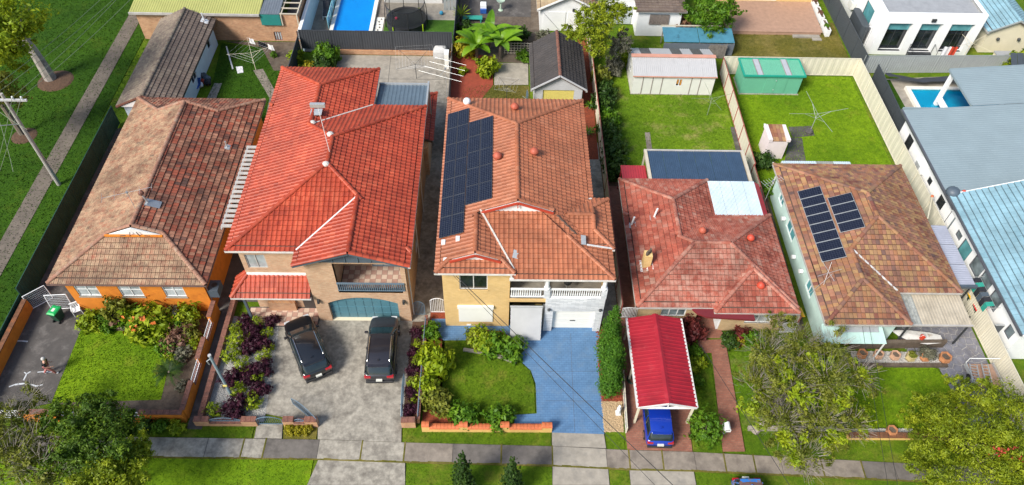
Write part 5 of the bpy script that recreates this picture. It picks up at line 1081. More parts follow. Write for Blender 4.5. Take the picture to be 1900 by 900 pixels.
mesh_gate('open wire mesh gate nearest the green fence beside the orange house', (-31.14, 28.82), (-30.1, 29.76), 1.25, (-0.1,0.1)); mesh_gate('wire mesh gate leaning behind the green-lidded bin', (-29.82, 28.83), (-28.42, 28.93), 1.2, (-0.1,0.25))
capped_wall('garden_wall', 'low red brick wall along the dark side path by the pebble garden', [(20.6,29.6,0.45)], 0.26, 'brick_red', 'brick_cap', 'y', -17.72)
# lot 2 front
w = capped_wall('garden_wall', 'low brick front wall with curved blue rails before the pebble garden', [(-18.0,-17.1,0.62),(-17.1,-15.19,0.36),(-15.19,-14.28,0.62)], 0.3, 'brick_orange', 'brick_cap', 'x', 20.55)
rail_panel(w, (-17.05,20.52,0), (-15.19-0.05,20.52,0), 0.45, 0.6, 'rail_blue', 16, arch=0.25)
w = capped_wall('garden_wall', 'short brick wall pier left of the open driveway gate', [(-12.67,-12.02,0.75),(-12.02,-11.38,0.5),(-11.38,-10.63,0.75)], 0.3, 'brick_orange', 'brick_cap', 'x', 20.5)
rail_panel(w, (-12.02,20.47,0), (-11.38,20.47,0), 0.55, 0.65, 'rail_blue', 5, arch=0.2)
gt = thing('pedestrian_gate', 'small arched blue steel gate in the low brick wall', 'gate', (-13.64,20.5,0)); rail_panel(gt, (-14.28+0.04,20.5,0), (-12.73-0.04,20.5,0), 0.12, 0.75, 'rail_blue', 11, 'gate_leaf', 0.3)
gt = thing('driveway_gate', 'left blue steel driveway gate leaf swung open', 'gate', (*(-10.68, 20.46),0)); rail_panel(gt, (*(-10.65, 20.5),0), (*(-12.4, 21.86),0), 0.12, 0.8, 'rail_blue', 18, 'gate_leaf', 0.45)
gt = thing('driveway_gate', 'right blue steel driveway gate leaf folded against the purple bushes', 'gate', (-5.62,20.7,0)); rail_panel(gt, (-5.62,20.75,0), (-5.7,23.63,0), 0.12, 0.8, 'rail_blue', 18, 'gate_leaf', 0.45)
w = capped_wall('garden_wall', 'brick pier ending the purple bush strip at the street', [(-5.6,-4.75,0.75)], 0.3, 'brick_orange', 'brick_cap', 'x', 20.5)
w = capped_wall('garden_wall', 'long narrow brick wall between the purple bushes and the yellow house', [(20.65,28.2,0.55)], 0.16, 'brick_orange', 'brick_cap', 'y', -4.6)
for k in range(4): rail_panel(w, (-4.62,20.8+k*1.8,0), (-4.62,22.4+k*1.8,0), 0.62, 0.95, 'rail_blue', 10)
gt = thing('side_gate', 'arched blue gate beside the red roofed brick house', 'gate', (-5.0,28.6,0)); rail_panel(gt, (-5.5,28.6,0), (-4.75,28.6,0), 0.1, 1.3, 'rail_blue', 7, 'gate_leaf', 0.3)
gt = thing('side_gate', 'arched white gate left of the yellow brick house', 'gate', (-3.9,29.0,0)); rail_panel(gt, (-4.35,28.8,0), (-3.4,28.8,0), 0.1, 1.45, 'rail_white', 7, 'gate_leaf', 0.25)
# lot 3 front wall: yellow with terracotta tile coping, stepped
mat('coping_terracotta', (0.5,0.13,0.045), 0.7, 0.2, 5)
ps = [-4.35,-3.89,-2.11,-1.58,0.37,0.92,2.87,3.5]
mat('wall_yellow', (0.66,0.42,0.14), 0.8, 0.1, 2)
w = capped_wall('garden_wall', 'yellow front wall with terracotta tile coping before the blue driveway', [(ps[0],ps[1],0.78),(ps[1],ps[2],0.5),(ps[2],ps[3],0.78),(ps[3],ps[4],0.5),(ps[4],ps[5],0.78),(ps[5],ps[6],0.5),(ps[6],ps[7],0.72)], 0.26, 'wall_yellow', 'coping_terracotta', 'x', 20.22, 0.42, 0.22, 'tile')
fence('boundary_fence', 'cream fence with red top rail between the terracotta and faded red houses', (8.45,28.5), (8.5,61.5), 1.7, 14, MATS['fence_cream'], MATS['fence_post_red'])
fence('boundary_fence', 'low grey fence beside the white statue and the carport', (8.02,20.1), (8.2,24.0), 0.7, 3, MATS['fence_grey'], MATS['fence_cream'], rib=0.3)
gt = thing('side_gate', 'white picket gate at the left of the red carport', 'gate', (9.0,28.6,0)); rail_panel(gt, (8.55,28.5,0), (9.55,28.5,0), 0.1, 1.15, 'rail_white', 9, 'gate_leaf', 0.1, 0.03)
gt = thing('side_gate', 'white picket gate beside the bins of the faded red house', 'gate', (19.6,27.2,0)); rail_panel(gt, (19.15,27.4,0), (20.1,27.4,0), 0.1, 1.15, 'rail_white', 9, 'gate_leaf', 0.1, 0.03)
fence('boundary_fence', 'cream panel fence with red posts between the two back lawns', (20.25,42.0), (20.35,55.6), 1.75, 6, MATS['fence_cream'], MATS['fence_post_red'], rib=0.5)
fence('boundary_fence', 'shaded cream fence in the gap beside the pale teal house', (20.2,27.6), (20.2,42.0), 1.6, 6, MATS['fence_cream'], MATS['fence_post_red'])
fence('boundary_fence', 'cream back fence behind the green shed', (20.4,55.55), (32.75,55.55), 1.9, 5, MATS['fence_cream'], MATS['fence_cream'], rib=0.6)
fence('boundary_fence', 'tall cream side fence along the bright back lawn', (32.75,35.4), (32.75,55.5), 1.9, 7, MATS['fence_cream'], MATS['fence_cream'], rib=0.6)
fence('boundary_fence', 'ribbed cream fence beside the crazy paving', (32.7,20.0), (32.7,29.6), 1.8, 4, MATS['fence_cream'], MATS['fence_cream'], rib=0.18)
fence('boundary_fence', 'cream fence stretch behind the grey side awning', (32.72,29.7), (32.72,35.3), 1.9, 2, MATS['fence_cream'], MATS['fence_cream'], rib=0.6)
for u, v, lab in ((1712,395,'leaning pale fence stay beside the mottled roof'),): 
    st = thing('fence_stay', lab, 'fence stay', (31.2,36,0)); MB().bar((31.25,35.72,2.5),(32.7,38.25,2.1),0.1,0.1).build('stay', MATS['cream_paint'], st); MB().ball((32.7,38.25,2.15),0.12).build('stay_cap', MATS['coping_terracotta'], st)
# black fence of the pool property on its brick footing
fence('boundary_fence', 'black panel fence behind the concrete back yard', (-18.0,57.75), (-4.2,57.75), 2.0, 5, MATS['fence_black'], MATS['fence_black'], z0=0.45)
capped_wall('retaining_wall', 'low orange brick footing under the black fence', [(-14.8,-4.3,0.4)], 0.3, 'brick_orange', 'brick_orange', 'x', 57.75, 0.31)
fence('boundary_fence', 'black side fence left of the back yard shrubs', (-18.15,47.2), (-18.15,57.6), 1.9, 4, MATS['fence_black'], MATS['fence_black'])
fence('boundary_fence', 'dark fence right of the artificial turf and trampoline', (-4.05,57.9), (-4.0,71.5), 2.0, 5, MATS['fence_black'], MATS['fence_black'])
fence('boundary_fence', 'dark weathered fence left of the banana plants', (-4.2,44.5), (-4.2,57.6), 1.3, 5, MATS['old_paling'], MATS['old_paling'])
fence('boundary_fence', 'dark grey fence between the timber deck lawn and the white building', (33.4,55.8), (33.4,72), 2.1, 6, MATS['fence_dark'], MATS['fence_dark'])
fence('boundary_fence', 'long grey fence in front of the white modern building', (33.4,56.0), (47.2,56.4), 1.9, 6, MATS['fence_grey'], MATS['fence_grey'])
fence('pool_fence', 'dark screen fence at the left of the right hand pool', (33.9,43.5), (34.3,55.0), 1.7, 4, MATS['fence_dark'], MATS['fence_dark'])
# old paling fence near the blue cover, every paling single
pf = thing('paling_fence', 'old grey paling fence right of the long white shed', 'fence', (20.3,57,0))
for k in range(22): x = 19.6+k*0.075; MB().box(x-0.03,x+0.03,57.9,57.93,0,1.5+rnd.uniform(-0.1,0.1)).build('paling', MATS['old_paling'], pf)
MB().box(19.5,21.3,57.93,58.0,1.1,1.18).build('rail', MATS['old_paling'], pf)

# ---------------------------------------------------------------- sheds
ws = thing('garden_shed', 'long white steel shed with pale roof and salmon ridge cap', 'shed', (15.4,54.3,0))
mat('shed_white', (0.68,0.68,0.64), 0.5, 0.05); mat('salmon', (0.55,0.27,0.2), 0.6, 0.1); mat('shed_roof', (0.42,0.42,0.43), 0.4, 0.06); mat('seam', (0.28,0.24,0.22), 0.6)
mb = MB(); facade(mb,'x',52.45,-1,11.85,19.0,0.05,2.1,[(15.6,16.2,0.95,1.75)],0.06); facade(mb,'y',11.85,-1,52.45,56.2,0.05,2.1,[(54.2,54.8,1.0,1.7)],0.06); facade(mb,'y',19.0,1,52.45,56.2,0.05,2.1); facade(mb,'x',56.2,1,11.85,19.0,0.05,2.1)
mb.quad((11.85,52.45,2.1),(11.85,54.3,2.72),(11.85,56.2,2.1)); mb.quad((19.0,52.45,2.1),(19.0,54.3,2.72),(19.0,56.2,2.1)); mb.build('wall', MATS['shed_white'], ws)
wf = window(ws,'x',52.45,-1,15.6,16.2,0.95,1.75,n=2,depth=0.05,glass='pane_dark'); window(ws,'y',11.85,-1,54.2,54.8,1.0,1.7,n=1,depth=0.05,glass='pane_dark')
mat('curtain_orange', (0.5,0.22,0.04), 0.8); MB().box(15.68,15.85,52.46,52.5,1.2,1.68).build('curtain', MATS['curtain_orange'], ws); MB().box(15.98,16.12,52.46,52.5,1.05,1.68).build('curtain', MATS['curtain_orange'], ws)
for x in (12.7,13.55,14.4,16.95,17.75): MB().box(x-0.035,x+0.035,52.42,52.45,0.05,2.08).build('panel_seam', MATS['seam'], ws)
for k in range(6): mb = MB(); mb.corr((11.75+k*1.225,52.3,2.08), (1.22,0,0), (0,2.0,0.67), 7, TRAP); mb.build('roof_sheet', MATS['shed_roof'], ws)
mat('skylight_dark', (0.09,0.09,0.085), 0.5, 0.3, 6)
for k in range(8): mb = MB(); mb.corr((11.75+k*0.919,56.35,2.08), (0.915,0,0), (0,-2.0,0.67), 5, TRAP); mb.build('roof_sheet', MATS['skylight_dark' if k in (1,4,6) else 'shed_roof'], ws)
MB().bar((11.7,54.3,2.8),(19.15,54.3,2.8),0.42,0.06).build('ridge_cap', MATS['salmon'], ws); MB().box(11.75,19.1,52.26,52.32,2.0,2.1).build('fascia', MATS['salmon'], ws); MB().box(11.8,19.05,52.4,56.25,0.0,0.06).build('slab', MATS['concrete'], ws)
gs = thing('garden_shed', 'green steel shed with grey skylight strips by the cream fence', 'shed', (24.2,53.8,0))
mat('shed_green', (0.13,0.4,0.27), 0.45, 0.05); mat('shed_trim', (0.015,0.3,0.21), 0.45, 0.05); mat('skylight_grey', (0.4,0.41,0.44), 0.4, 0.1)
MB().box(21.6,26.8,52.75,54.95,0.05,2.0).build('wall', MATS['shed_green'], gs)
for k in range(6):
    x = 21.5+k*0.9; mb = MB(); mb.corr((x,52.6,2.06), (0.895,0,0), (0,2.45,0.0), 6, TRAP); mb.build('roof_sheet', MATS['shed_green'], gs)
for x in (22.75,25.25): MB().box(x,x+0.42,52.62,55.0,2.09,2.12).build('skylight', MATS['skylight_grey'], gs); MB().box(x-0.07,x-0.02,52.62,55.0,2.09,2.115).build('skylight_seam', MATS['seam'], gs); MB().box(x+0.44,x+0.49,52.62,55.0,2.09,2.115).build('skylight_seam', MATS['seam'], gs)
for a in ((21.45,26.95,52.55,52.67),(21.45,26.95,54.98,55.1),(21.45,21.57,52.67,54.98),(26.83,26.95,52.67,54.98)): MB().box(*a,1.98,2.14).build('trim', MATS['shed_trim'], gs)
for x0, x1 in ((23.6,24.55),(24.57,25.5)): MB().box(x0,x1,52.71,52.75,0.1,1.95).build('door', MATS['shed_green'], gs)
for z in (0.5,1.5): MB().ball((24.5,52.68,z),0.045).build('latch', MATS['galv'], gs)
MB().box(21.5,26.9,52.6,55.05,0,0.05).build('slab', MATS['concrete_pale'], gs)
oh = thing('outhouse', 'small pink-white rendered outhouse with a tiny tiled roof', 'outhouse', (22.6,45.1,0))
mat('pink_white', (0.72,0.63,0.63), 0.75, 0.06, 2, c2=(0.5,0.4,0.38), c2lo=0.6, c2hi=0.85)
mb = MB().box(21.85,23.4,44.35,46.0,0,1.95); mb.box(21.75,22.05,44.25,46.1,1.95,2.2).box(23.2,23.5,44.25,46.1,1.95,2.2); mb.build('wall', MATS['pink_white'], oh)
for i in range(4):
    for j in range(4): MB().slab([(22.08+i*0.28,44.3+j*0.44,2.0+j*0.06),(22.08+i*0.28+0.26,44.3+j*0.44,2.0+j*0.06),(22.08+i*0.28+0.26,44.3+j*0.44+0.46,2.06+j*0.06),(22.08+i*0.28,44.3+j*0.44+0.46,2.06+j*0.06)],0.04).build('roof_tile', MATS['tile_h5'] , oh)['tint'] = rnd.random()
MB().box(21.7,21.85,44.2,46.1,2.2,2.26).build('coping', MATS['white_paint'], oh)
# slate garage behind house 3
g3 = thing('garage', 'grey garage with dark slate roof and yellow roller door', 'garage', (5.2,53,0))
F, L, E, Gb = roofset([((2.85,7.5,49.9,56.3,2.3,0.62), dict(a='gable', b='gable'))]); tiled_roof(g3, F, [L[-1]], MATS['tile_slate'], 0.33, 0.36, 'low', 60, [0,0], seed=61, ridge_m=MATS['brick_cap'])
mat('grey_board', (0.5,0.5,0.52), 0.65, 0.08); mat('roller_yellow', (0.66,0.55,0.16), 0.5, 0.05)
mb = MB(); facade(mb,'x',50.2,-1,3.15,7.2,0,2.3,[(3.85,6.5,0.02,2.1)],0.12); facade(mb,'y',3.15,-1,50.2,56.1,0,2.3); facade(mb,'y',7.2,1,50.2,56.1,0,2.3); mb.quad((3.15,50.2,2.3),(7.2,50.2,2.3),(5.175,50.2,3.56)); mb.build('wall', MATS['grey_board'], g3)
rd = MB().box(3.8,6.55,50.3,50.36,0.02,2.12).build('roller_door', MATS['roller_yellow'], g3)
for k in range(11): MB().box(3.87,6.48,50.28,50.3,0.1+k*0.18,0.1+k*0.18+0.15).build('door_slat', MATS['roller_yellow'], rd)
for a in (0,1): MB().bar(V(*Gb[0][a])+V(0,-0.04,0.08), V(*Gb[0][2])+V(0,-0.04,0.08), 0.06, 0.14).build('bargeboard', MATS['grey_board'], g3)
gutters(g3, E[:2], MATS['gutter_grey'])
sdish = thing('satellite_dish', 'pale blue satellite dish at the corner of the slate garage', 'satellite dish', (2.55,49.6,0)); mat('dish_blue', (0.42,0.58,0.68), 0.4, 0.05)
MB().tube([(2.6,49.8,0),(2.6,49.8,1.9)],0.03,6).build('mast', MATS['galv'], sdish); dm = MB()
for i, (r0, d0) in enumerate(((0,0.0),(0.25,0.03),(0.45,0.1))): pass
ring = lambda r, d: [(2.5-d+0.15*math.cos(t)*r, 49.7+r*math.cos(t), 1.9+r*1.1*math.sin(t)) for t in [2*math.pi*k/16 for k in range(16)]]
vs = ring(0.02,-0.1)+ring(0.25,-0.06)+ring(0.48,0.06); dm.add(vs, [(16*i+k, 16*i+(k+1)%16, 16*i+16+(k+1)%16, 16*i+16+k) for i in range(2) for k in range(16)]); dm.build('dish', MATS['dish_blue'], sdish, smooth=True); MB().tube([(2.55,49.7,1.45),(2.1,49.6,1.9)],0.02,5).build('feed_arm', MATS['galv'], sdish)

# ---------------------------------------------------------------- buildings beyond the back fences
bb = thing('building', 'brick building with a yellow-green metal roof behind the left back yard', 'building', (-26,62,0))
mat('roof_lime', (0.4,0.4,0.13), 0.5, 0.08, 0.8)
zt = 2.94
mb = MB(); facade(mb,'x',59.5,-1,-33.0,-18.35,0,zt,[(-20.9,-20.19,0.08,1.02),(-18.78,-18.23,0.12,1.12)]); facade(mb,'y',-18.35,1,59.5,75,0,zt); facade(mb,'y',-33.0,-1,59.5,75,0,zt); mb.build('wall', MATS['brick_orange'], bb)
for a, b in ((-20.9,-20.19),(-18.78,-18.23)): window(bb,'x',59.5,-1,a,b,0.08,1.02,n=3,glass='pane_pale',frame='brick_cap')
for k in range(9): mb = MB(); mb.corr((-33.4+k*1.3,59.2,zt+0.05), (1.3,0,0), (0,14,1.6), 6, TRAP); mb.build('roof_sheet', MATS['roof_lime'], bb)
MB().box(-33.4,-21.7,59.12,59.24,zt-0.1,zt+0.1).build('gutter', MATS['gutter_grey'], bb)
su = thing('sunroom', 'teal panelled lean-to with grey sheet roof above the brick wall', 'lean-to', (-20,62,0)); mat('teal_panel', (0.02,0.2,0.18), 0.6, 0.1); mat('grey_net', (0.12,0.14,0.17), 0.6, 0.15)
MB().box(-21.7,-19.9,59.3,59.42,zt-1.1,zt).build('wall_panel', MATS['teal_panel'], su); mb = MB(); mb.corr((-21.7,59.3,zt+0.04), (1.8,0,0), (0,8,0.5), 8, CORR); mb.build('roof_sheet', MATS['grey_net'], su)
for k in range(9): MB().box(-19.9,-18.3,59.4+k*0.9,59.5+k*0.9,zt,zt+0.08).build('batten', MATS['beige'], su)
for x in (-19.85,-18.4): MB().box(x,x+0.1,59.35,67.5,zt-0.1,zt).build('beam', MATS['beige'], su); MB().box(x,x+0.1,59.3,59.4,zt-1.1,zt-0.1).build('post', MATS['beige'], su)
MB().box(-19.8,-18.4,59.6,67.5,zt-1.2,zt-1.1).build('floor', MATS['dark_trim'], su)
# pool with coping, water, loungers
watermat('pool_water', (0.4,0.85,0.99)); mat('pool_shell', (0.04,0.5,0.95), 0.5, 0.08, 0.6); mat('coping_white', (0.72,0.71,0.66), 0.7, 0.06)
def pool(label, x0, x1, y0, y1, shell, water, z=0.05):
    t = thing('swimming_pool', label, 'pool', ((x0+x1)/2,(y0+y1)/2,0)); mb = MB(); d = z-0.035
    mb.quad((x0,y0,0.0),(x1,y0,0.0),(x1,y1,0.0),(x0,y1,0.0)); mb = MB()
    mb.box(x0,x1,y0,y1,0.055,0.06); mb.build('floor', MATS[shell], t)
    for a in ((x0-0.35,x1+0.35,y0-0.35,y0),(x0-0.35,x1+0.35,y1,y1+0.35),(x0-0.35,x0,y0,y1),(x1,x1+0.35,y0,y1)): MB().box(*a,0.0,0.34).build('coping', MATS['coping_white'], t)
    MB().quad((x0,y0,0.24),(x1,y0,0.24),(x1,y1,0.24),(x0,y1,0.24)).build('water', MATS[water], t); return t
p2_ = pool('deep blue swimming pool behind the black fence', -15.7,-12.3,58.3,71,'pool_shell','pool_water')
for k in range(3): MB().box(-13.7+k*0.0,-12.35,61.2-k*0.5,61.6-k*0.5,0.06,0.2-k*0.04).build('step', MATS['pool_shell'], p2_)
pw = thing('boundary_wall', 'pale blue rendered wall left of the deep blue pool', 'wall', (-18,64,0)); MB().box(-18.1,-17.9,57.9,72,0,2.2).build('wall', MATS['pale_blue_wall'], pw); MB().box(-18.15,-17.85,57.9,72,2.2,2.26).build('coping', MATS['white_paint'], pw)
mat('black_fabric', (0.02,0.022,0.03), 0.7); mat('fabric_white', (0.7,0.7,0.72), 0.8)
def lounger(label, x, y, rz):
    t = thing('sun_lounger', label, 'sun lounger', (x,y,0.05), rz=rz)
    MB().box(-0.3,0.3,-0.9,0.5,0.3,0.36).build('frame', MATS['fabric_white'], t, local=True); MB().box(-0.27,0.27,-0.88,0.48,0.36,0.44).build('seat_cushion', MATS['black_fabric'], t, local=True)
    MB().slab([(-0.28,0.5,0.4),(0.28,0.5,0.4),(0.28,1.1,0.85),(-0.28,1.1,0.85)],0.07).build('backrest', MATS['black_fabric'], t, local=True)
    for a, b in ((-0.26,-0.85),(0.26,-0.85),(-0.26,0.45),(0.26,0.45)): MB().box(a-0.03,a+0.03,b-0.03,b+0.03,0,0.3).build('leg', MATS['fabric_white'], t, local=True)
lounger('black and white sun lounger nearest the black fence by the pool', -16.81,63.9,0.1); lounger('black and white sun lounger further along the blue pool', -16.72,65.4,0.1)
mat('pool_glass', (0.25,0.55,0.62), 0.1, 0.1); gf = thing('glass_fence', 'low turquoise glass panels along the left edge of the deep blue pool', 'glass fence', (-16.2,63,0))
for k in range(5): MB().box(-16.25,-16.2,61.5+k*1.6,62.9+k*1.6,0.1,1.2).build('glass_panel', MATS['pool_glass'], gf)
gp = thing('paved_strip', 'strip of pale pavers with pebbles between pool and artificial turf', 'paving', (-11.5,60,0))
for k in range(9): MB().box(-11.85,-11.1,58.0+k*0.62,58.55+k*0.62,0.05,0.1).build('paver', MATS['coping_white'], gp)
for k in range(12): a = rnd.uniform(0,6); MB().ball((-11.45+rnd.uniform(-0.1,0.1),58.2+k*0.45,0.13),0.08,6,4).build('stone', MATS['concrete_dark'], gp)
# trampoline
tr = thing('trampoline', 'round black trampoline with safety net on artificial turf', 'trampoline', (*(-8.84, 62.39),0.05)); cx, cy = (-8.84, 62.39); R_ = 1.9
mat('net', (0.015,0.018,0.02), 0.8); mat('lime', (0.35,0.5,0.02), 0.5)
m_, n_, l_, b_n = nmat('net_mesh'); b_n.inputs['Base Color'].default_value = (0.02,0.022,0.025,1); tr_ = n_.new('ShaderNodeBsdfTransparent'); mx = n_.new('ShaderNodeMixShader'); mx.inputs[0].default_value = 0.42; l_.new(tr_.outputs[0], mx.inputs[1]); l_.new(b_n.outputs[0], mx.inputs[2]); l_.new(mx.outputs[0], n_['Material Output'].inputs[0]); MATS['net_mesh'] = m_
MB().lathe((cx,cy),[(R_*0.86,0.78),(R_*0.86,0.8)],28).build('jumping_mat', MATS['net'], tr)
def ringm(r0, r1, z0, z1, n=28): return MB().add([(cx+r*math.cos(6.2832*k/n),cy+r*math.sin(6.2832*k/n),z) for r, z in ((r0,z0),(r1,z0),(r1,z1),(r0,z1)) for k in range(n)], [(a*n+k, a*n+(k+1)%n, ((a+1)%4)*n+(k+1)%n, ((a+1)%4)*n+k) for a in range(4) for k in range(n)])
ringm(R_*0.84,R_*1.02,0.78,0.84).build('edge_pad', MATS['black_plastic'], tr); ringm(R_*0.98,R_*1.0,0.05,0.78).build('skirt', MATS['black_fabric'], tr)
for k in range(8):
    a = 6.2832*k/8+0.2; x, y = cx+R_*1.05*math.cos(a), cy+R_*1.05*math.sin(a)
    MB().tube([(x,y,0.05),(x,y,1.6),(cx+R_*0.98*math.cos(a),cy+R_*0.98*math.sin(a),2.5)],0.035,6).build('pole', MATS['black_plastic'], tr)
    MB().tube([(x,y,0.1),(x*1.0,y,0.9)],0.06,6).build('pole_sleeve', MATS['lime' if k % 2 else 'black_plastic'], tr)
MB().lathe((cx,cy),[(R_*0.97,0.85),(R_*0.97,2.5)],28,cap=False).build('safety_net', MATS['net_mesh'], tr); ringm(R_*0.96,R_*0.99,2.47,2.52).build('top_rail', MATS['black_plastic'], tr)
mat('ball_pink', (0.6,0.03,0.1), 0.5); tag(MB().ball((cx-0.9,cy-0.3,0.98),0.14,10,7).build('ball', MATS['ball_pink'], smooth=True), 'pink ball lying on the trampoline', 'ball')
mat('ball_blue', (0.03,0.3,0.5), 0.5); tag(MB().ball((*(-5.6, 64.23),0.25),0.2,10,7).build('ball', MATS['ball_blue'], smooth=True), 'blue toy ball on the artificial turf', 'ball')
pwh = thing('building', 'white weatherboard back wall beyond the trampoline', 'building', (-8,66,0)); MB().box(-11.4,-5.6,66.2,74,0,3.6).build('wall', MATS['weatherboard'], pwh); MB().box(-11.2,-9.8,66.12,66.2,0.9,2.2).build('window', MATS['white_frame'], pwh)
MB().slab([(-11.7,65.7,3.6),(-5.3,65.7,3.6),(-5.3,74,4.6),(-11.7,74,4.6)],0.1).build('roof', MATS['shed_roof'], pwh)
gr = thing('garden_screen', 'grey ribbed screen panels at the top right of the turf yard', 'screen', (-4.8,66,0))
for k in range(4): MB().box(-5.4+k*0.35,-5.1+k*0.35,65.0,65.05,0.05,1.6).build('slat', MATS['fence_grey'], gr)
# covered barbecue and white cabinet in the concrete yard
bc = thing('covered_barbecue', 'barbecue under a pale grey cover in the concrete back yard', 'barbecue', (*(-5.28, 57.41),0)); x, y = (-5.28, 57.41); mat('cover_grey', (0.5,0.5,0.5), 0.6, 0.1, 3)
cv = MB(); rr = [(0.0,0.62,0.42),(0.35,0.66,0.45),(0.75,0.62,0.42),(1.0,0.45,0.3),(1.12,0.2,0.12)]
vs = [(x+a*sx, y+b*sy, z+0.05) for z, a, b in rr for sx, sy in ((-1,-1),(0,-1.06),(1,-1),(1.06,0),(1,1),(0,1.06),(-1,1),(-1.06,0))]; cv.add(vs, [(8*i+k, 8*i+(k+1)%8, 8*i+8+(k+1)%8, 8*i+8+k) for i in range(4) for k in range(8)]+[tuple(range(32,40))]); cv.build('cover', MATS['cover_grey'], bc, smooth=False)
for a, b in ((-0.5,-0.3),(0.5,-0.3),(-0.5,0.3),(0.5,0.3)): MB().cyl((x+a,y+b),0.05,0.0,0.1,8).build('castor', MATS['rubber'], bc)
cbt = thing('cabinet', 'tall narrow white cabinet beside the covered barbecue', 'cabinet', (*(-4.61, 55.89),0)); x, y = (-4.61, 55.89); MB().box(x-0.2,x+0.2,y-0.3,y+0.35,0.02,1.7).build('body', MATS['white_paint'], cbt); MB().box(x-0.18,x+0.18,y-0.33,y-0.3,0.1,1.6).build('door', MATS['shutter_white'], cbt)
def hoist(name, label, base, h, arm, rot, m='galv', lines=True, tilt=0.0, nlines=4, fold=0.0):
    """rotary clothesline: mast, four arms, rings of line"""
    t = thing(name, label, 'clothesline', (base[0],base[1],0)); x, y = base; M_ = MATS[m]
    MB().tube([(x,y,0),(x,y,h)],0.03,6).build('mast', M_, t); ends = []
    for k in range(4):
        a = rot+k*math.pi/2; e = V(x+arm*math.cos(a), y+arm*math.sin(a), h+0.25+fold); ends.append(e)
        ar = MB().tube([(x,y,h-0.05), e],0.013,5).build('arm', M_, t); MB().tube([(x,y,h-0.55), V(x,y,h-0.05).lerp(e,0.45)],0.012,4).build('strut', M_, ar)
    if lines:
        for j in range(1, nlines+1):
            f = j/nlines; q = [V(x,y,h-0.05).lerp(e, f) for e in ends]; mb = MB()
            for k in range(4): mb.tube([q[k], q[(k+1)%4]],0.004,3)
            mb.build('line', MATS['white_paint'], t)
    return t, ends
cl_, en = hoist('clothes_hoist', 'rotary clothes hoist hung with washing in the left back yard', (-21.79, 55.07), 1.9, 2.0, 0.35, 'cream_paint')
for k in range(6): p = en[1].lerp(en[0], 0.25+k*0.09) if k else en[1]
for k, (f, m) in enumerate(((0.15,'fabric_white'),(0.45,'black_fabric'),(0.53,'black_fabric'),(0.61,'black_fabric'),(0.69,'black_fabric'),(0.88,'fabric_white'))):
    p = en[1].lerp(en[0], f); d = (en[0]-en[1]).normalized(); w_ = 0.3 if m == 'fabric_white' else 0.13
    cloth = MB(); nx_ = 5
    vs = [p+d*(w_*(2*i/nx_-1))+V(0.03*math.sin(i*2.2+j*0.8),0.05*math.cos(i*1.7+k),-0.02-0.11*j) for j in range(6) for i in range(nx_+1)]; cloth.add(vs, [(j*(nx_+1)+i, j*(nx_+1)+i+1, (j+1)*(nx_+1)+i+1, (j+1)*(nx_+1)+i) for j in range(5) for i in range(nx_)])
    nm = 'pillowcase' if m == 'fabric_white' else 'sock'
    tag(cloth.build(nm, MATS[m]), ['white pillowcase pegged at the left of the hoist','first black sock pegged right of the white pillowcase','second black sock in the row on the hoist','third black sock in the row on the hoist','last black sock before the right pillowcase','white pillowcase pegged at the right of the socks'][k], 'washing')
tag(MB().bar((-25.24, 58.47, 0.06),(-23.86, 55.1, 0.06),0.12,0.05).build('garden_stake', MATS['white_paint']), 'long white stake lying on the left back lawn', 'stake')
tag(MB().prism([(-23.66, 55.42),(-23.1, 55.51),(-22.81, 54.65),(-23.3, 54.49)],0.02,0.07).build('cloth_scrap', MATS['fabric_white']), 'white cloth dropped on the lawn below the hoist', 'cloth')
hoist('folding_clothesline', 'dark folding clothesline open in the concrete back yard', (-7.28, 54.18), 1.6, 2.3, 0.9, 'dark_metal', True, 0, 6, 0.5)
hoist('folding_clothesline', 'small bare clothesline on the dry lawn by the slate garage', (0.81, 51.35), 1.5, 1.3, 0.6, 'dark_metal', True, 0, 3)
hoist('clothes_hoist', 'white rotary hoist on the bright lawn beside the outhouse', (26.69, 47.79), 2.0, 2.6, 0.15, 'galv', False)
tag(MB().lathe((26.52, 47.65),[(0.35,0.03),(0.36,0.2),(0.25,0.3),(0.08,0.32)],8).build('hoist_footing', MATS['concrete_dark']), 'dark footing block under the white hoist on the bright lawn', 'footing')
hoist('clothes_hoist', 'pale rotary hoist on the patchy lawn below the white shed', (18.19, 49.71), 1.9, 1.9, 0.2, 'pale_wire', False)
hoist('clothes_hoist', 'cream rotary hoist with towels beside the white modern building', (44.05, 58.35), 1.9, 2.0, 0.5, 'cream_paint', False)
for k, (u, v, m, lab) in enumerate(((1757,92,'fabric_white','pale towel hanging on the hoist by the white building'),(1767,95,'vent_red','red towel hanging on the hoist by the white building'))):
    p = V(*(41.51, 57.48, 1.9))+V(k*0.6,0.1,0); cloth = MB(); vs = [p+V(-0.35+0.14*i,0.05*math.sin(i*2),-0.2*j) for j in range(6) for i in range(6)]; cloth.add(vs, [(j*6+i,j*6+i+1,j*6+i+7,j*6+i+6) for j in range(5) for i in range(5)]); tag(cloth.build('towel', MATS[m]), lab, 'towel')
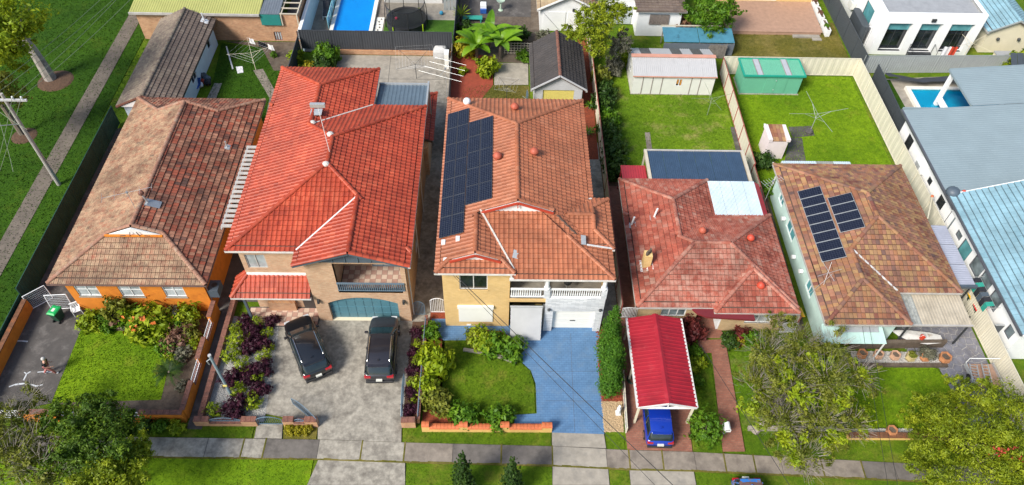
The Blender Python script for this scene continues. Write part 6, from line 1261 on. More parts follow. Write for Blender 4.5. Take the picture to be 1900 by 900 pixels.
# dirt yard things
yb = thing('garden_bench', 'turquoise plank bench in the dirt yard behind the banana plants', 'bench', (*(-2.5, 63.21),0)); x, y = (-2.5, 63.21); mat('turquoise', (0.03,0.3,0.24), 0.6, 0.12)
for k in range(3): MB().box(x-0.95,x+0.95,y-0.3+k*0.22,y-0.1+k*0.22,0.42,0.47).build('plank', MATS['turquoise'], yb)
for a in (-0.8,0.8): MB().box(x+a-0.05,x+a+0.05,y-0.25,y+0.3,0,0.42).build('leg', MATS['turquoise'], yb)
wc = thing('garden_cart', 'small white and blue cart in the dirt yard', 'cart', (*(-1.48, 64.91),0)); x, y = (-1.48, 64.91); mat('blue_plastic', (0.02,0.09,0.35), 0.5)
MB().box(x-0.3,x+0.3,y-0.2,y+0.5,0.45,0.8).box(x-0.25,x+0.25,y-0.15,y+0.45,0.8,0.86).build('tray', MATS['white_paint'], wc); MB().box(x-0.3,x+0.3,y-0.45,y-0.2,0.1,0.5).build('bin', MATS['blue_plastic'], wc)
for a in (-0.28,0.28): MB().tube([(x+a-0.03,y,0.15),(x+a+0.03,y,0.15)],0.15,10).build('wheel', MATS['rubber'], wc)
bb_ = thing('bird_bath', 'pale green pedestal bird bath in the dirt yard', 'bird bath', (*(0.23, 65.15),0)); x, y = (0.23, 65.15); mat('pale_green', (0.35,0.45,0.36), 0.7, 0.1); MB().lathe((x,y),[(0.25,0.02),(0.25,0.1),(0.1,0.2),(0.09,0.9),(0.14,1.0)],12).build('pedestal', MATS['pale_green'], bb_); MB().lathe((x,y),[(0.14,1.0),(0.4,1.12),(0.42,1.2),(0.36,1.18),(0.1,1.1)],14).build('basin', MATS['pale_green'], bb_)
MB().lathe((x,y),[(0.95,0.0),(0.95,0.05),(0.8,0.08),(0.0,0.06)],16).build('edging_ring', MATS['concrete_dark'], bb_)
lat = thing('lattice_screen', 'pale square lattice screen behind the banana plants', 'lattice', (1.9,58.0,0))
for k in range(9): MB().box(0.6+k*0.3,0.64+k*0.3,58.0,58.03,0,1.3).build('upright', MATS['beige'], lat)
for k in range(5): MB().box(0.55,3.05,57.97,58.0,0.15+k*0.27,0.19+k*0.27).build('crosspiece', MATS['beige'], lat)
# white garage, gabled shed and white house at the top centre
def outbuilding(label, x0, x1, y0, y1, ze, p, wallm, tm, cat='shed', barge=None, axis='y', wear=0, tiles='low', singles=0, ops=(), seed=70):
    t = thing('outbuilding', label, cat, ((x0+x1)/2,(y0+y1)/2,0)); ov = 0.3
    F, L, E, Gb = roofset([((x0-ov,x1+ov,y0-ov,y1+ov,ze,p), dict(axis=axis, a='gable', b='gable'))])
    tiled_roof(t, F, [L[-1]], MATS[tm], 0.33, 0.36, tiles, singles, [wear,wear], seed=seed)
    mb = MB(); facade(mb,'x',y0,-1,x0,x1,0,ze,ops); facade(mb,'y',x0,-1,y0,y1,0,ze); facade(mb,'y',x1,1,y0,y1,0,ze)
    if axis == 'y': mb.quad((x0,y0,ze),(x1,y0,ze),((x0+x1)/2,y0,ze+(x1-x0)/2*p))
    mb.build('wall', MATS[wallm], t)
    for o in ops: window(t,'x',y0,-1,*o[:4],n=2,glass='pane')
    if axis == 'y':
        for a in (0,1): MB().bar(V(*Gb[0][a])+V(0,-0.03,0.06), V(*Gb[0][2])+V(0,-0.03,0.06), 0.06, 0.16).build('bargeboard', MATS[barge or wallm], t)
    gutters(t, E[:2], MATS['gutter_grey']); return t
tilemat('tile_tan', [(0.36,0.28,0.17),(0.42,0.33,0.2),(0.33,0.24,0.15)], (0.3,0.16,0.09), 0.62, 0.8, (0.15,0.1,0.07), 0.62, 0.85)
wg = outbuilding('white garage with a tan tiled roof at the top centre', 4.0,9.2,61.9,70,2.4,0.5,'white_paint','tile_tan','garage', seed=71)
for k in range(2): MB().box(4.3+k*2.3,6.4+k*2.3,61.84,61.89,0.05,2.1).build('garage_door', MATS['white_paint'], wg)
MB().bar((4.3,61.82,2.0),(5.9,61.82,0.15),0.08,0.04).build('door_brace', MATS['galv'], wg); MB().box(7.0,7.25,61.75,61.83,2.2,2.5).build('weather_vane', MATS['dark_metal'], wg)
rg = outbuilding('white gabled building with red bargeboards at the top centre', 8.9,13.4,63.2,72,2.6,0.55,'white_paint','tile_h2','house','barge_red', seed=72)
mat('roller_grey', (0.42,0.46,0.5), 0.5, 0.08); MB().box(10.4,12.9,63.1,63.18,0.1,2.0).build('roller_door', MATS['roller_grey'], rg)
wh = outbuilding('white house wing with grey-brown roof and one shuttered window', 13.2,17.3,61.3,72,2.9,0.12,'render_white','tile_grey','house', axis='x', ops=((14.3,16.2,1.3,2.4),), seed=73)
MB().slab([(12.9,60.9,2.95),(17.6,60.9,2.95),(17.6,72,4.2),(12.9,72,4.2)],0.1).build('roof_slope', MATS['tile_grey'], wh)
mat('shutter_brown', (0.22,0.18,0.16), 0.7, 0.2, 6)
for k in range(14): MB().box(14.32+k*0.134,14.42+k*0.134,61.2,61.23,1.32,2.38).build('shutter_slat', MATS['shutter_brown'], wh)
# blue covered lean-to
bt = thing('lean_to_shelter', 'long frame under a torn blue cover behind the white shed', 'cover', (18.5,59,0)); mat('tarp_blue', (0.06,0.2,0.28), 0.5, 0.15, 2, c2=(0.03,0.1,0.14), c2scale=1.5, c2lo=0.55)
for k in range(2): x0 = 15.4+k*3.3; MB().slab([(x0,58.3,1.45),(x0+3.25,58.3,1.45),(x0+3.25,60.2,1.75),(x0,60.2,1.75)],0.04).build('cover_sheet', MATS['tarp_blue'], bt)
for x in (15.5,18.7,21.9):
    for y, h in ((58.35,1.4),(60.1,1.7)): MB().box(x,x+0.08,y,y+0.08,0,h).build('post', MATS['old_paling'], bt)
MB().bar((15.3,60.3,1.85),(21,60.3,1.9),0.09).build('top_rail', MATS['beige'], bt); MB().box(15.4,22,58.3,58.34,0.0,1.3).build('skirt', MATS['grey_net'], bt)
# timber deck and house behind
dk = thing('timber_deck', 'wide brown timber deck at the top right', 'deck', (27,64,0)); mat('deck_board', (0.38,0.235,0.165), 0.7, 0.15, 2.5)
for k in range(38): y = 61.75+k*0.14; MB().box(22.2+0.02*(k%3),31.5+0.005*k,y,y+0.128,0.36,0.4).build('deck_board', MATS['deck_board'], dk)
MB().box(22.3,31.4,61.8,67,0.0,0.34).build('deck_frame', MATS['deck_board'], dk); MB().box(28.6,31.2,61.3,61.7,0.02,0.18).box(30.4,31.3,60.9,61.3,0.02,0.12).build('step', MATS['concrete_pale'], dk)
dh = thing('house', 'yellow brick house with white sliding doors behind the timber deck', 'house', (27,70,0)); mb = MB(); facade(mb,'x',67.1,-1,22.0,32,0,3.2,[(24.2,28.2,0.45,2.6)]); facade(mb,'y',32,1,67.1,76,0,3.2); mb.build('wall', MATS['brick_yellow'], dh); window(dh,'x',67.1,-1,24.2,28.2,0.45,2.6,n=4,glass='pane_dark'); MB().slab([(21.6,66.7,3.2),(32.4,66.7,3.2),(32.4,76,5),(21.6,76,5)],0.1).build('roof', MATS['tile_grey'], dh)
def trough(label, x, y, L_, soil='soil'):
    t = thing('planter_box', label, 'planter', (x,y,0)); mb = MB()
    for a in ((x-0.2,x+0.2,y,y+0.05),(x-0.2,x+0.2,y+L_-0.05,y+L_),(x-0.2,x-0.15,y+0.05,y+L_-0.05),(x+0.15,x+0.2,y+0.05,y+L_-0.05)): mb.box(*a,0.0,0.75)
    mb.build('box', MATS['white_paint'], t); MB().box(x-0.15,x+0.15,y+0.05,y+L_-0.05,0.1,0.66).build('soil', MATS[soil], t); return t
trough('white planter box nearest the lawn at the deck corner', 32.0,61.6,1.9); trough('white planter box in the middle beside the timber deck', 32.0,63.8,1.9); trough('white planter box furthest along the timber deck', 32.0,66.0,1.8)
# white modern building
wm = thing('house', 'white flat-roofed modern house with three tall teal-blind windows', 'house', (39.3,63,0)); mat('roof_grey', (0.3,0.31,0.33), 0.8, 0.12, 1.5); mat('black_void', (0.012,0.012,0.014), 0.4)
yw = 58.9; zt = 4.3
OP = [(35.9,38.1,0.4,zt-0.9),(38.9,40.9,0.4,zt-0.9),(41.7,43.9,0.4,zt-0.9)]
mb = MB(); facade(mb,'x',yw,-1,35.2,44.6,0,zt,OP,0.5); facade(mb,'y',35.2,-1,yw,72,0,zt,[(61,63,1.6,3.3)]); facade(mb,'y',44.6,1,yw,72,0,zt); mb.build('wall', MATS['render_white'], wm)
for k, o in enumerate(OP):
    wf = window(wm,'x',yw,-1,*o,n=2,glass='pane_dark',frame='dark_metal',depth=0.5); MB().box(o[0]+0.06,o[1]-0.06,yw+0.32,yw+0.4,o[3]-0.85,o[3]-0.05).build('blind', MATS['pane_teal'], wf)
    MB().box(o[0],o[1],yw+0.05,yw+0.3,0.3,0.42).build('window_ledge', MATS['dark_metal'], wf)
window(wm,'y',35.2,-1,61,63,1.6,3.3,n=1,glass='pane_teal',frame='dark_metal')
mb = MB().box(35.5,44.3,59.2,72,zt-0.25,zt-0.2); mb.build('roof', MATS['roof_grey'], wm)
for a in ((35.2,44.6,yw,yw+0.3),(35.2,35.5,yw+0.3,72),(44.3,44.6,yw+0.3,72)): MB().box(*a,zt,zt+0.1).build('parapet', MATS['render_white'], wm)
MB().box(39.6,40.0,yw-0.12,yw,zt-0.65,zt-0.35).build('wall_light', MATS['dark_metal'], wm)
for k in range(3): MB().box(38.8,41.0,yw-0.35*(k+1),yw-0.35*k,0.0,0.36-0.11*k).build('step', MATS['dark_metal'], wm)
for x in (38.75,41.05): MB().tube([(x,yw-0.1,0.3),(x,yw-0.1,1.3),(x,yw-1.0,1.0),(x,yw-1.0,0)],0.025,5).build('handrail', MATS['dark_metal'], wm)
tk = thing('water_tank', 'dark slimline water tank beside the white modern house', 'water tank', (34.5,61,0)); pr = [(34.15,60)]; P_ = [(34.5+0.35*math.cos(t), 60.2-0.35*abs(math.sin(t))) for t in [math.pi*k/8 for k in range(9)]]+[(34.5-0.35*math.cos(t), 62.8+0.35*abs(math.sin(t))) for t in [math.pi*k/8 for k in range(9)]]
MB().prism(P_[::-1], 0.05, 2.3).build('tank', MATS['fence_dark'], tk); MB().tube([(34.9,60.2,2.2),(35.1,60.0,2.2),(35.1,60.0,0.1)],0.05,6).build('overflow_pipe', MATS['white_paint'], tk)
acm = thing('air_conditioner', 'pale air conditioner unit on the side of the white modern house', 'air conditioner', (34.8,65,1.2)); MB().box(34.7,35.15,64.5,65.4,1.2,1.9).build('casing', MATS['shed_white'], acm); MB().lathe((34.9,64.95),[(0.2,1.9),(0.2,1.91)],10).build('fan_grille', MATS['galv'], acm)
cg = outbuilding('cream gabled garage with pale grey roof at the top right corner', 46.0,50.2,59.5,70,2.4,0.5,'cream_paint','tile_blue','garage','fence_grey', seed=74)
for x in (47.1,49.1): MB().ball((x,59.35,1.6),0.16).build('flood_light', MATS['dark_metal'], cg)
cs6 = thing('storage_box', 'low cream storage box with grey lid below the cream garage', 'box', (47.6,57.6,0)); MB().box(46.9,48.6,57.0,58.6,0,0.7).build('box', MATS['cream_paint'], cs6); MB().box(46.85,48.65,56.95,58.65,0.7,0.8).build('lid', MATS['roof_grey'], cs6)
# ======== house 6: grey and pale blue roofs
h6 = thing('house', 'white house with a low grey ribbed roof beside the right hand pool', 'house', (39,43,0)); mat('grey_roof', (0.22,0.28,0.31), 0.45, 0.06, 0.6)
RB = [(0,0),(0.12,0.02),(0.24,0),(0.9,0)]
mb = MB(); mb.corr((33.0,36.0,3.25), (0,10.9,0), (16,0,1.4), 46, RB); mb.build('roof', MATS['grey_roof'], h6); mb = MB(); mb.corr((38.55,46.95,3.735), (0,4.75,0), (10.5,0,0.92), 20, RB); mb.build('rear_roof', MATS['grey_roof'], h6)
MB().bar((32.93,36,3.18),(32.93,46.95,3.18),0.16,0.16).build('gutter', MATS['gutter_dark'], h6); MB().box(33.0,38.5,46.93,47.05,3.1,3.4).build('fascia', MATS['grey_roof'], h6); MB().bar((38.5,47.0,3.66),(38.5,51.7,3.66),0.12,0.16).build('gutter', MATS['grey_roof'], h6); MB().bar((38.5,51.72,3.7),(49,51.72,4.6),0.1,0.16).build('fascia', MATS['grey_roof'], h6)
W6 = [(44.3,45.3,1.0,2.2),(40.0,40.6,1.4,2.0),(37.6,38.5,1.2,2.2)]
mb = MB(); facade(mb,'y',33.45,-1,36,46.5,0,3.2,W6); facade(mb,'x',46.5,1,33.45,49,0,3.2); mb.build('wall', MATS['render_white'], h6)
for w in W6: window(h6,'y',33.45,-1,*w,n=1,glass='pane_dark',frame='dark_metal')
MB().box(38.6,38.9,51.2,51.5,0,3.6).build('column', MATS['render_white'], h6); MB().bar((38.75,47.2,0.9),(38.75,51.4,0.9),0.4,0.3).build('beam', MATS['render_white'], h6)
a6 = thing('air_conditioner', 'white air conditioner on the wall under the grey roof eave', 'air conditioner', (33.2,41.9,1.6)); MB().box(33.0,33.44,41.3,42.4,1.4,2.2).build('casing', MATS['white_paint'], a6); MB().box(32.95,33.0,41.5,42.2,1.5,2.1).build('fan_grille', MATS['galv'], a6)
h7 = thing('house', 'white house with a pale blue tiled roof at the right edge', 'house', (38,31,0))
f7 = [[[(32.9,25.1,3.45),(32.9,37.1,3.45),(39.9,37.1,5.8),(39.9,25.1,5.8)]]]
tiled_roof(h7, f7, [], MATS['tile_blue'], 0.42, 0.42, 'flat', 300, [0], seed=81, deck=MATS['steel_blue'])
MB().slab([(39.9,25.1,5.8),(39.9,37.1,5.8),(46,37.1,3.8),(46,25.1,3.8)],0.1).build('far_slope', MATS['tile_blue'], h7)
MB().bar((32.85,25.1,3.4),(32.85,37.1,3.4),0.14,0.14).build('gutter', MATS['gutter_dark'], h7); MB().bar((32.9,25.05,3.42),(39.9,25.05,5.77),0.08,0.2).build('bargeboard', MATS['white_paint'], h7); MB().bar((32.9,37.15,3.42),(39.9,37.15,5.77),0.08,0.2).build('bargeboard', MATS['white_paint'], h7)
W7 = [(35.8,36.6,0.6,2.4),(34.3,35.0,1.6,2.2),(32.8,34.0,0.2,2.4),(31.0,32.3,1.4,2.6),(29.7,30.9,1.4,2.6),(28.2,29.3,1.4,2.6),(26.0,26.7,1.5,2.4)]
mb = MB(); facade(mb,'y',33.4,-1,25.5,36.9,0,3.4,W7); facade(mb,'x',25.5,-1,33.4,44,0,3.5); mb.quad((33.4,25.5,3.5),(39.9,25.5,3.5),(39.9,25.5,5.7)); mb.build('wall', MATS['render_white'], h7)
for k, w in enumerate(W7): window(h7,'y',33.4,-1,*w,n=1,glass='pane_teal' if k == 2 else 'pane',frame='gutter_dark')
MB().ball((33.2,37.3,3.6),0.5,10,7,(1,1,0.8)).build('roof_cowl', MATS['slate_blue'], h7, smooth=True); MB().ball((33.9,37.2,3.75),0.16).build('vent_cap', MATS['vent_red'], h7)
ar = thing('drying_rack', 'wall drying rack hung with teal and black laundry under the pale blue roof', 'drying rack', (33.0,29.5,1.5))
for y in (28.0,30.6): MB().tube([(33.4,y,2.3),(32.5,y,2.2)],0.02,5).build('arm', MATS['galv'], ar)
for k in range(3): MB().tube([(32.6+k*0.25,28.0,2.2+0.03*k),(32.6+k*0.25,30.6,2.2+0.03*k)],0.01,4).build('rail', MATS['galv'], ar)
for k in range(6): m = ['turquoise','black_fabric','slate_blue','black_fabric','turquoise','black_fabric'][k]; y = 28.15+k*0.4; MB().slab([(32.6,y,2.24),(33.05,y,2.3),(33.05,y+0.34,2.3),(32.6,y+0.34,2.24)],0.02).box(32.58,32.62,y,y+0.34,1.6,2.24).build('garment', MATS[m], ar)
p6 = pool('turquoise swimming pool in the corner of the grey roofed house', 37.4,43.5,50.2,53.2,'pool_shell6','pool_water6') if False else None
watermat('pool_water6', (0.25,0.8,0.95)); mat('pool_shell6', (0.08,0.6,0.72), 0.5, 0.08, 0.6)
p6 = pool('turquoise swimming pool beside the low grey ribbed roof', 37.2,44.5,50.4,53.4,'pool_shell6','pool_water6')
sh6 = thing('shade_sail', 'dark rolled shade sail along the back of the turquoise pool', 'shade sail', (38,54.5,0)); mat('sail_dark', (0.04,0.045,0.06), 0.7, 0.1)
sv = MB(); nx_ = 12; vs = []
for j in range(3):
    for i in range(nx_+1): t = i/nx_; vs.append((35.0+8*t, 53.8+0.55*j+0.1*math.sin(i), 1.3-0.5*math.sin(math.pi*t)-0.2*j+0.05*math.sin(i*2.3)))
sv.add(vs, [(j*(nx_+1)+i,j*(nx_+1)+i+1,(j+1)*(nx_+1)+i+1,(j+1)*(nx_+1)+i) for j in range(2) for i in range(nx_)]); sv.build('sail', MATS['sail_dark'], sh6)
for x in (34.9,43.2): MB().tube([(x,54.5,0),(x,54.5,1.6)],0.05,6).build('post', MATS['galv'], sh6)
lounger('striped grey lounger beside the turquoise pool', 40.6,49.3,1.3)
gt = thing('side_gate', 'dark gate between the cream fence and the pale blue roofed house', 'gate', (33.0,26.8,0)); MB().box(32.78,33.4,26.85,26.9,0.1,1.9).build('gate_leaf', MATS['fence_dark'], gt); MB().box(32.76,33.42,26.83,26.92,1.9,1.96).build('top_rail', MATS['galv'], gt)
dr = thing('slatted_roof', 'dark grey slatted roof corner at the right edge above the grey house', 'roof', (47.5,53.5,0))
for k in range(9): MB().slab([(44.6+k*0.6,52.1,2.8),(45.15+k*0.6,52.1,2.8),(46.4+k*0.6,55.4,2.9),(45.85+k*0.6,55.4,2.9)],0.05).build('slat', MATS['fence_dark'], dr)
for x, y in ((45,52.3),(49.5,52.3)): MB().box(x,x+0.1,y,y+0.1,0,2.75).build('post', MATS['fence_dark'], dr)

# ---------------------------------------------------------------- red carport
mat('carport_red', (0.3,0.009,0.02), 0.5, 0.2, 0.8, c2=(0.4,0.04,0.05), c2scale=1.2, c2lo=0.55, c2hi=0.8)
x0, x1, y0, y1 = 8.49, 11.97, 20.62, 26.92; xm = (x0+x1)/2; zr = 2.78
cp_ = thing('carport', 'red ribbed steel carport with gable over the brick driveway', 'carport', (xm,(y0+y1)/2,0))
k_ = 8; s_ = (y1-y0)/k_
for k in range(k_):
    for a, b in ((x0,xm),(x1,xm)): mb = MB(); mb.corr((a,y0+k*s_,2.32), (0,s_-0.004,0), (b-a,0,zr-2.32), 3, [(0,0),(0.12,0.045),(0.26,0.045),(0.38,0)]); mb.build('roof_sheet', MATS['carport_red'], cp_)
MB().slab([(xm-0.2,y0-0.03,zr-0.02),(xm,y0-0.03,zr+0.06),(xm,y1+0.03,zr+0.06),(xm-0.2,y1+0.03,zr-0.02)],0.02).slab([(xm,y0-0.03,zr+0.06),(xm+0.2,y0-0.03,zr-0.02),(xm+0.2,y1+0.03,zr-0.02),(xm,y1+0.03,zr+0.06)],0.02).build('ridge_cap', MATS['carport_red'], cp_)
for a in (x0,x1): MB().box(a-0.1,a+0.08,y0,y1,2.2,2.33).build('gutter', MATS['gutter_white'], cp_)
for a, b in ((x0,xm),(x1,xm)): MB().bar((a,y0-0.04,2.28),(b,y0-0.04,zr),0.06,0.14).build('bargeboard', MATS['gutter_white'], cp_)
MB().bar((x0,y0,2.22),(x1,y0,2.22),0.08,0.1).build('tie_beam', MATS['white_paint'], cp_); MB().bar((xm,y0,2.22),(xm,y0,zr),0.06).build('king_post', MATS['white_paint'], cp_)
for f in (0.33,): 
    for s in (-1,1): MB().bar((xm,y0,2.25),(xm+s*(x1-x0)/4,y0,2.5),0.05).build('truss_web', MATS['white_paint'], cp_)
for x in (x0+0.12,x1-0.12):
    for y in (y0+0.15,(y0+y1)/2,y1-0.15): MB().box(x-0.06,x+0.06,y-0.06,y+0.06,0,2.22).build('post', MATS['cream_paint'], cp_)
# ---------------------------------------------------------------- cars
mat('paint_black', (0.008,0.009,0.012), 0.28, 0.05, coat=1.0); mat('paint_graphite', (0.03,0.028,0.035), 0.3, 0.05, coat=1.0, metal=0.3); mat('paint_blue', (0.004,0.035,0.36), 0.28, 0.05, coat=1.0, metal=0.2)
mat('paint_faded', (0.02,0.14,0.45), 0.6, 0.2, 4, c2=(0.16,0.1,0.08), c2scale=3.0, c2lo=0.5, c2hi=0.56); mat('rust_roof', (0.15,0.085,0.075), 0.7, 0.25, 3, c2=(0.02,0.14,0.45), c2scale=2.2, c2lo=0.62, c2hi=0.64)
glassmat('car_glass', (0.012,0.022,0.028), 0.04, 0.3); mat('tail_red', (0.35,0.008,0.012), 0.2, 0.05, coat=1.0); mat('plate', (0.6,0.6,0.55), 0.5); mat('chrome', (0.55,0.56,0.58), 0.2, 0.05, metal=1.0); mat('head_glass', (0.5,0.52,0.55), 0.1, 0.1)
def car(label, loc, rz, L, W, H, paint, roofm=None, suv=True, plate=True, group=None):
    """rear at -y, front at +y; body > door lines; cabin glass; roof; wheels"""
    t = thing('parked_car', label, 'car', (loc[0],loc[1],0.03), group, rz); h = W/2; roofm = roofm or paint
    sb = 0.62*H if suv else 0.6*H; gc = 0.2
    st = [(-0.5,0.8,0.42,0.72),(-0.485,0.93,0.3,0.93),(-0.44,0.985,gc,1.0),(-0.3,1.0,gc,1.0),(0.0,1.0,gc,0.985),(0.2,0.995,gc,0.97),(0.33,0.98,gc,0.9),(0.43,0.94,gc+0.02,0.83),(0.48,0.84,0.28,0.74),(0.5,0.66,0.36,0.6)]
    def ring(y, w, b, s): 
        s *= sb; w *= h
        half = [(0,b),(w*0.82,b),(w*0.97,b+0.12),(w,b+(s-b)*0.45),(w*0.985,s-0.1),(w*0.94,s-0.02),(w*0.8,s+0.03),(w*0.4,s+0.055),(0,s+0.06)]
        return [(a, y*L, z) for a, z in half]+[(-a, y*L, z) for a, z in half[-2:0:-1]]
    vs = [p for q in st for p in ring(*q)]; n = 16; mb = MB().add(vs, [(i*n+k, i*n+(k+1)%n, (i+1)*n+(k+1)%n, (i+1)*n+k) for i in range(len(st)-1) for k in range(n)]+[tuple(range(n-1,-1,-1)), tuple(range((len(st)-1)*n, len(st)*n))])
    body = mb.build('body', MATS[paint], t, smooth=True, local=True); sm = body.modifiers.new('smooth', 'SUBSURF'); sm.levels = 1; sm.render_levels = 1
    # cabin: stations y, half width low, half width high, z low, z high
    yr, yf = (-0.475, 0.24) if suv else (-0.47, 0.22)
    cs2 = [(yr,0.78,0.7,sb-0.02,sb+0.02),(yr+0.055,0.88,0.74,sb,H-0.2),(yr+0.1,0.9,0.74,sb,H-0.06),(-0.2,0.92,0.76,sb,H-0.015),(0.0,0.92,0.75,sb,H-0.02),(0.1,0.9,0.72,sb,H-0.1),(0.17,0.88,0.73,sb,sb+(H-sb)*0.5),(yf+0.03,0.82,0.76,sb-0.04,sb)]
    def cring(y, a, b, z0, z1): a *= h; b *= h; m = (a+b)/2*1.02; return [(a,y*L,z0),(m,y*L,(z0+z1)/2),(b,y*L,z1-0.03),(b*0.82,y*L,z1),(0,y*L,z1+0.02),(-b*0.82,y*L,z1),(-b,y*L,z1-0.03),(-m,y*L,(z0+z1)/2),(-a,y*L,z0)]
    vs = [p for q in cs2 for p in cring(*q)]; n = 9; MB().add(vs, [(i*n+k, i*n+k+1, (i+1)*n+k+1, (i+1)*n+k) for i in range(len(cs2)-1) for k in range(n-1)]).build('window_glass', MATS['car_glass'], t, smooth=True, local=True)
    rs = [(yr+0.07,0.72,H-0.11),(yr+0.1,0.75,H-0.05),(-0.2,0.77,H-0.003),(0.0,0.76,H-0.008),(0.085,0.73,H-0.075)]
    vs = [(k*w*h, y*L, z+0.012-0.035*abs(k)**3+0.02*(1-k*k)) for y, w, z in rs for k in (-1,-0.85,-0.4,0,0.4,0.85,1)]; roof = MB().add(vs, [(i*7+k, i*7+k+1, (i+1)*7+k+1, (i+1)*7+k) for i in range(4) for k in range(6)]).build('roof', MATS[roofm], t, smooth=True, local=True)
    for s in (-1,1):
        for ya, yb in ((yr+0.06,yr+0.1),(-0.13,-0.11),(0.09,0.235)):
            za, zb = (sb, H-0.1); MB().bar((s*h*0.9,(ya-0.02 if ya < -0.2 else ya if ya < 0 else yb)*L,sb),(s*h*0.755,yb*L if ya < 0 else ya*L,H-0.09),0.05,0.07).build('pillar', MATS[paint], t, local=True)
        if suv: MB().tube([(s*h*0.7,(yr+0.12)*L,H),(s*h*0.7,(yr+0.14)*L,H+0.055),(s*h*0.69,0.03*L,H+0.05),(s*h*0.69,0.05*L,H-0.01)],0.022,5).build('roof_rail', MATS['chrome'], roof, local=True)
        m = MB().box(min(s*h*0.95,s*(h+0.18)),max(s*h*0.95,s*(h+0.18)),0.17*L,0.2*L,sb-0.02,sb+0.13).build('mirror', MATS[paint], t, local=True, bevel=0.03)
        MB().box(min(s*h*0.5,s*h*0.93),max(s*h*0.5,s*h*0.93),-0.5*L-0.0,-0.455*L,sb*0.76,sb*0.93).build('tail_light', MATS['tail_red'], t, local=True, bevel=0.03)
        MB().box(min(s*h*0.45,s*h*0.84),max(s*h*0.45,s*h*0.84),0.44*L,0.487*L,sb*0.66,sb*0.78).build('headlight', MATS['head_glass'], t, local=True, bevel=0.03)
        MB().box(min(s*h*0.985,s*h*1.012),max(s*h*0.985,s*h*1.012),-0.06*L,-0.02*L,sb*0.82,sb*0.86).build('door_handle', MATS['chrome'], t, local=True)
        for y in (-0.3,0.31):
            r = 0.34 if suv else 0.3; a = sorted((s*(h-0.24), s*(h+0.015))); w = MB().tube([(a[0],y*L,r),(a[1],y*L,r)],r,18).build('wheel', MATS['rubber'], t, local=True); b = sorted((s*(h+0.0), s*(h+0.022))); MB().tube([(b[0],y*L,r),(b[1],y*L,r)],r*0.62,12).build('rim', MATS['chrome'], w, local=True)
    MB().box(-h*0.88,h*0.88,-0.515*L,-0.47*L,0.32,0.5).build('bumper', MATS['black_plastic'], t, local=True, bevel=0.04)
    if plate: MB().box(-0.19,0.19,-0.522*L,-0.495*L,0.62,0.74).build('number_plate', MATS['plate'], t, local=True)
    MB().box(-h*0.66,h*0.66,(yr+0.045)*L,(yr+0.09)*L,H-0.09,H-0.05).build('spoiler', MATS[paint], t, local=True)
    MB().box(-0.05,0.05,(yr+0.13)*L,(yr+0.15)*L,H+0.01,H+0.09).build('aerial_fin', MATS[paint], roof, local=True)
    return t
r1, f1 = V(*(-11.13, 23.81, 0.5)[:2]), V(*(-13.04, 27.53, 0.5)[:2]); c1 = (r1+f1)/2; d1 = f1-r1
car('black four-wheel-drive parked at an angle on the concrete driveway', (c1.x,c1.y), math.atan2(d1.y,d1.x)-math.pi/2, 4.75,1.96,1.68,'paint_black')
car('dark grey four-wheel-drive with silver roof rails parked straight', (-7.26,23.32+2.3), math.radians(1.5), 4.75,1.96,1.7,'paint_graphite')
car('bright blue hatchback parked under the end of the red carport', (9.91,19.01+1.98), math.radians(-1), 3.95,1.7,1.5,'paint_blue', suv=False)
car('old blue vehicle with peeling rusty roof at the bottom edge', (14.53,16.82-2.0), math.pi, 4.3,1.75,1.45,'paint_faded','rust_roof', suv=False)
# ---------------------------------------------------------------- person walking on the dark driveway
def skinned(name, m, parent, verts, edges, radii, root=0, sub=2):
    me = bpy.data.meshes.new(name); me.from_pydata(verts, edges, []); o = link(name, me, parent)
    sk = o.modifiers.new('skin', 'SKIN'); sk.use_smooth_shade = True
    for d, r in zip(me.skin_vertices[0].data, radii): d.radius = r if isinstance(r, tuple) else (r, r)
    me.skin_vertices[0].data[root].use_root = True
    o.modifiers.new('sub', 'SUBSURF').render_levels = sub; o.modifiers['sub'].levels = 1; me.materials.append(m); return o
mat('skin', (0.5,0.28,0.2), 0.6, 0.05); mat('shirt_black', (0.012,0.012,0.016), 0.8); mat('shorts_pink', (0.42,0.16,0.15), 0.8, 0.15); mat('hair_grey', (0.5,0.49,0.47), 0.8, 0.15, 12)
pp = thing('person', 'person in black top and pink trousers striding on the dark driveway', 'person', (*(-27.93, 23.94),0.02), rz=math.radians(-70))
bd = [(0,0,0.95),(0,0.04,1.12),(0,0.1,1.3),(0,0.13,1.42),(0,0.17,1.5),(0,0.2,1.6),(0,0.22,1.7),(0.1,0,0.92),(0.12,0.18,0.5),(0.12,0.26,0.08),(0.12,0.42,0.05),(-0.1,0,0.92),(-0.12,-0.12,0.5),(-0.12,-0.4,0.1),(-0.12,-0.28,0.05),(0.18,0.1,1.38),(0.26,0.08,1.12),(0.24,0.3,0.98),(0.22,0.4,0.97),(-0.18,0.1,1.38),(-0.27,0.0,1.12),(-0.24,0.18,0.93),(-0.22,0.27,0.9)]
be = [(0,1),(1,2),(2,3),(3,4),(4,5),(5,6),(0,7),(7,8),(8,9),(9,10),(0,11),(11,12),(12,13),(13,14),(3,15),(15,16),(16,17),(17,18),(3,19),(19,20),(20,21),(21,22)]
br_ = [(0.16,0.12),(0.15,0.11),(0.18,0.12),(0.15,0.1),0.06,0.1,0.085,0.1,0.075,0.05,0.035,0.1,0.075,0.05,0.035,0.065,0.05,0.038,0.03,0.065,0.05,0.038,0.03]
skinned('body', MATS['skin'], pp, bd, be, br_)
skinned('shirt', MATS['shirt_black'], pp, [bd[i] for i in (0,1,2,3,15,16,19,20)], [(0,1),(1,2),(2,3),(3,4),(4,5),(3,6),(6,7)], [(0.185,0.14),(0.18,0.14),(0.205,0.15),(0.16,0.12),0.085,0.07,0.085,0.07])
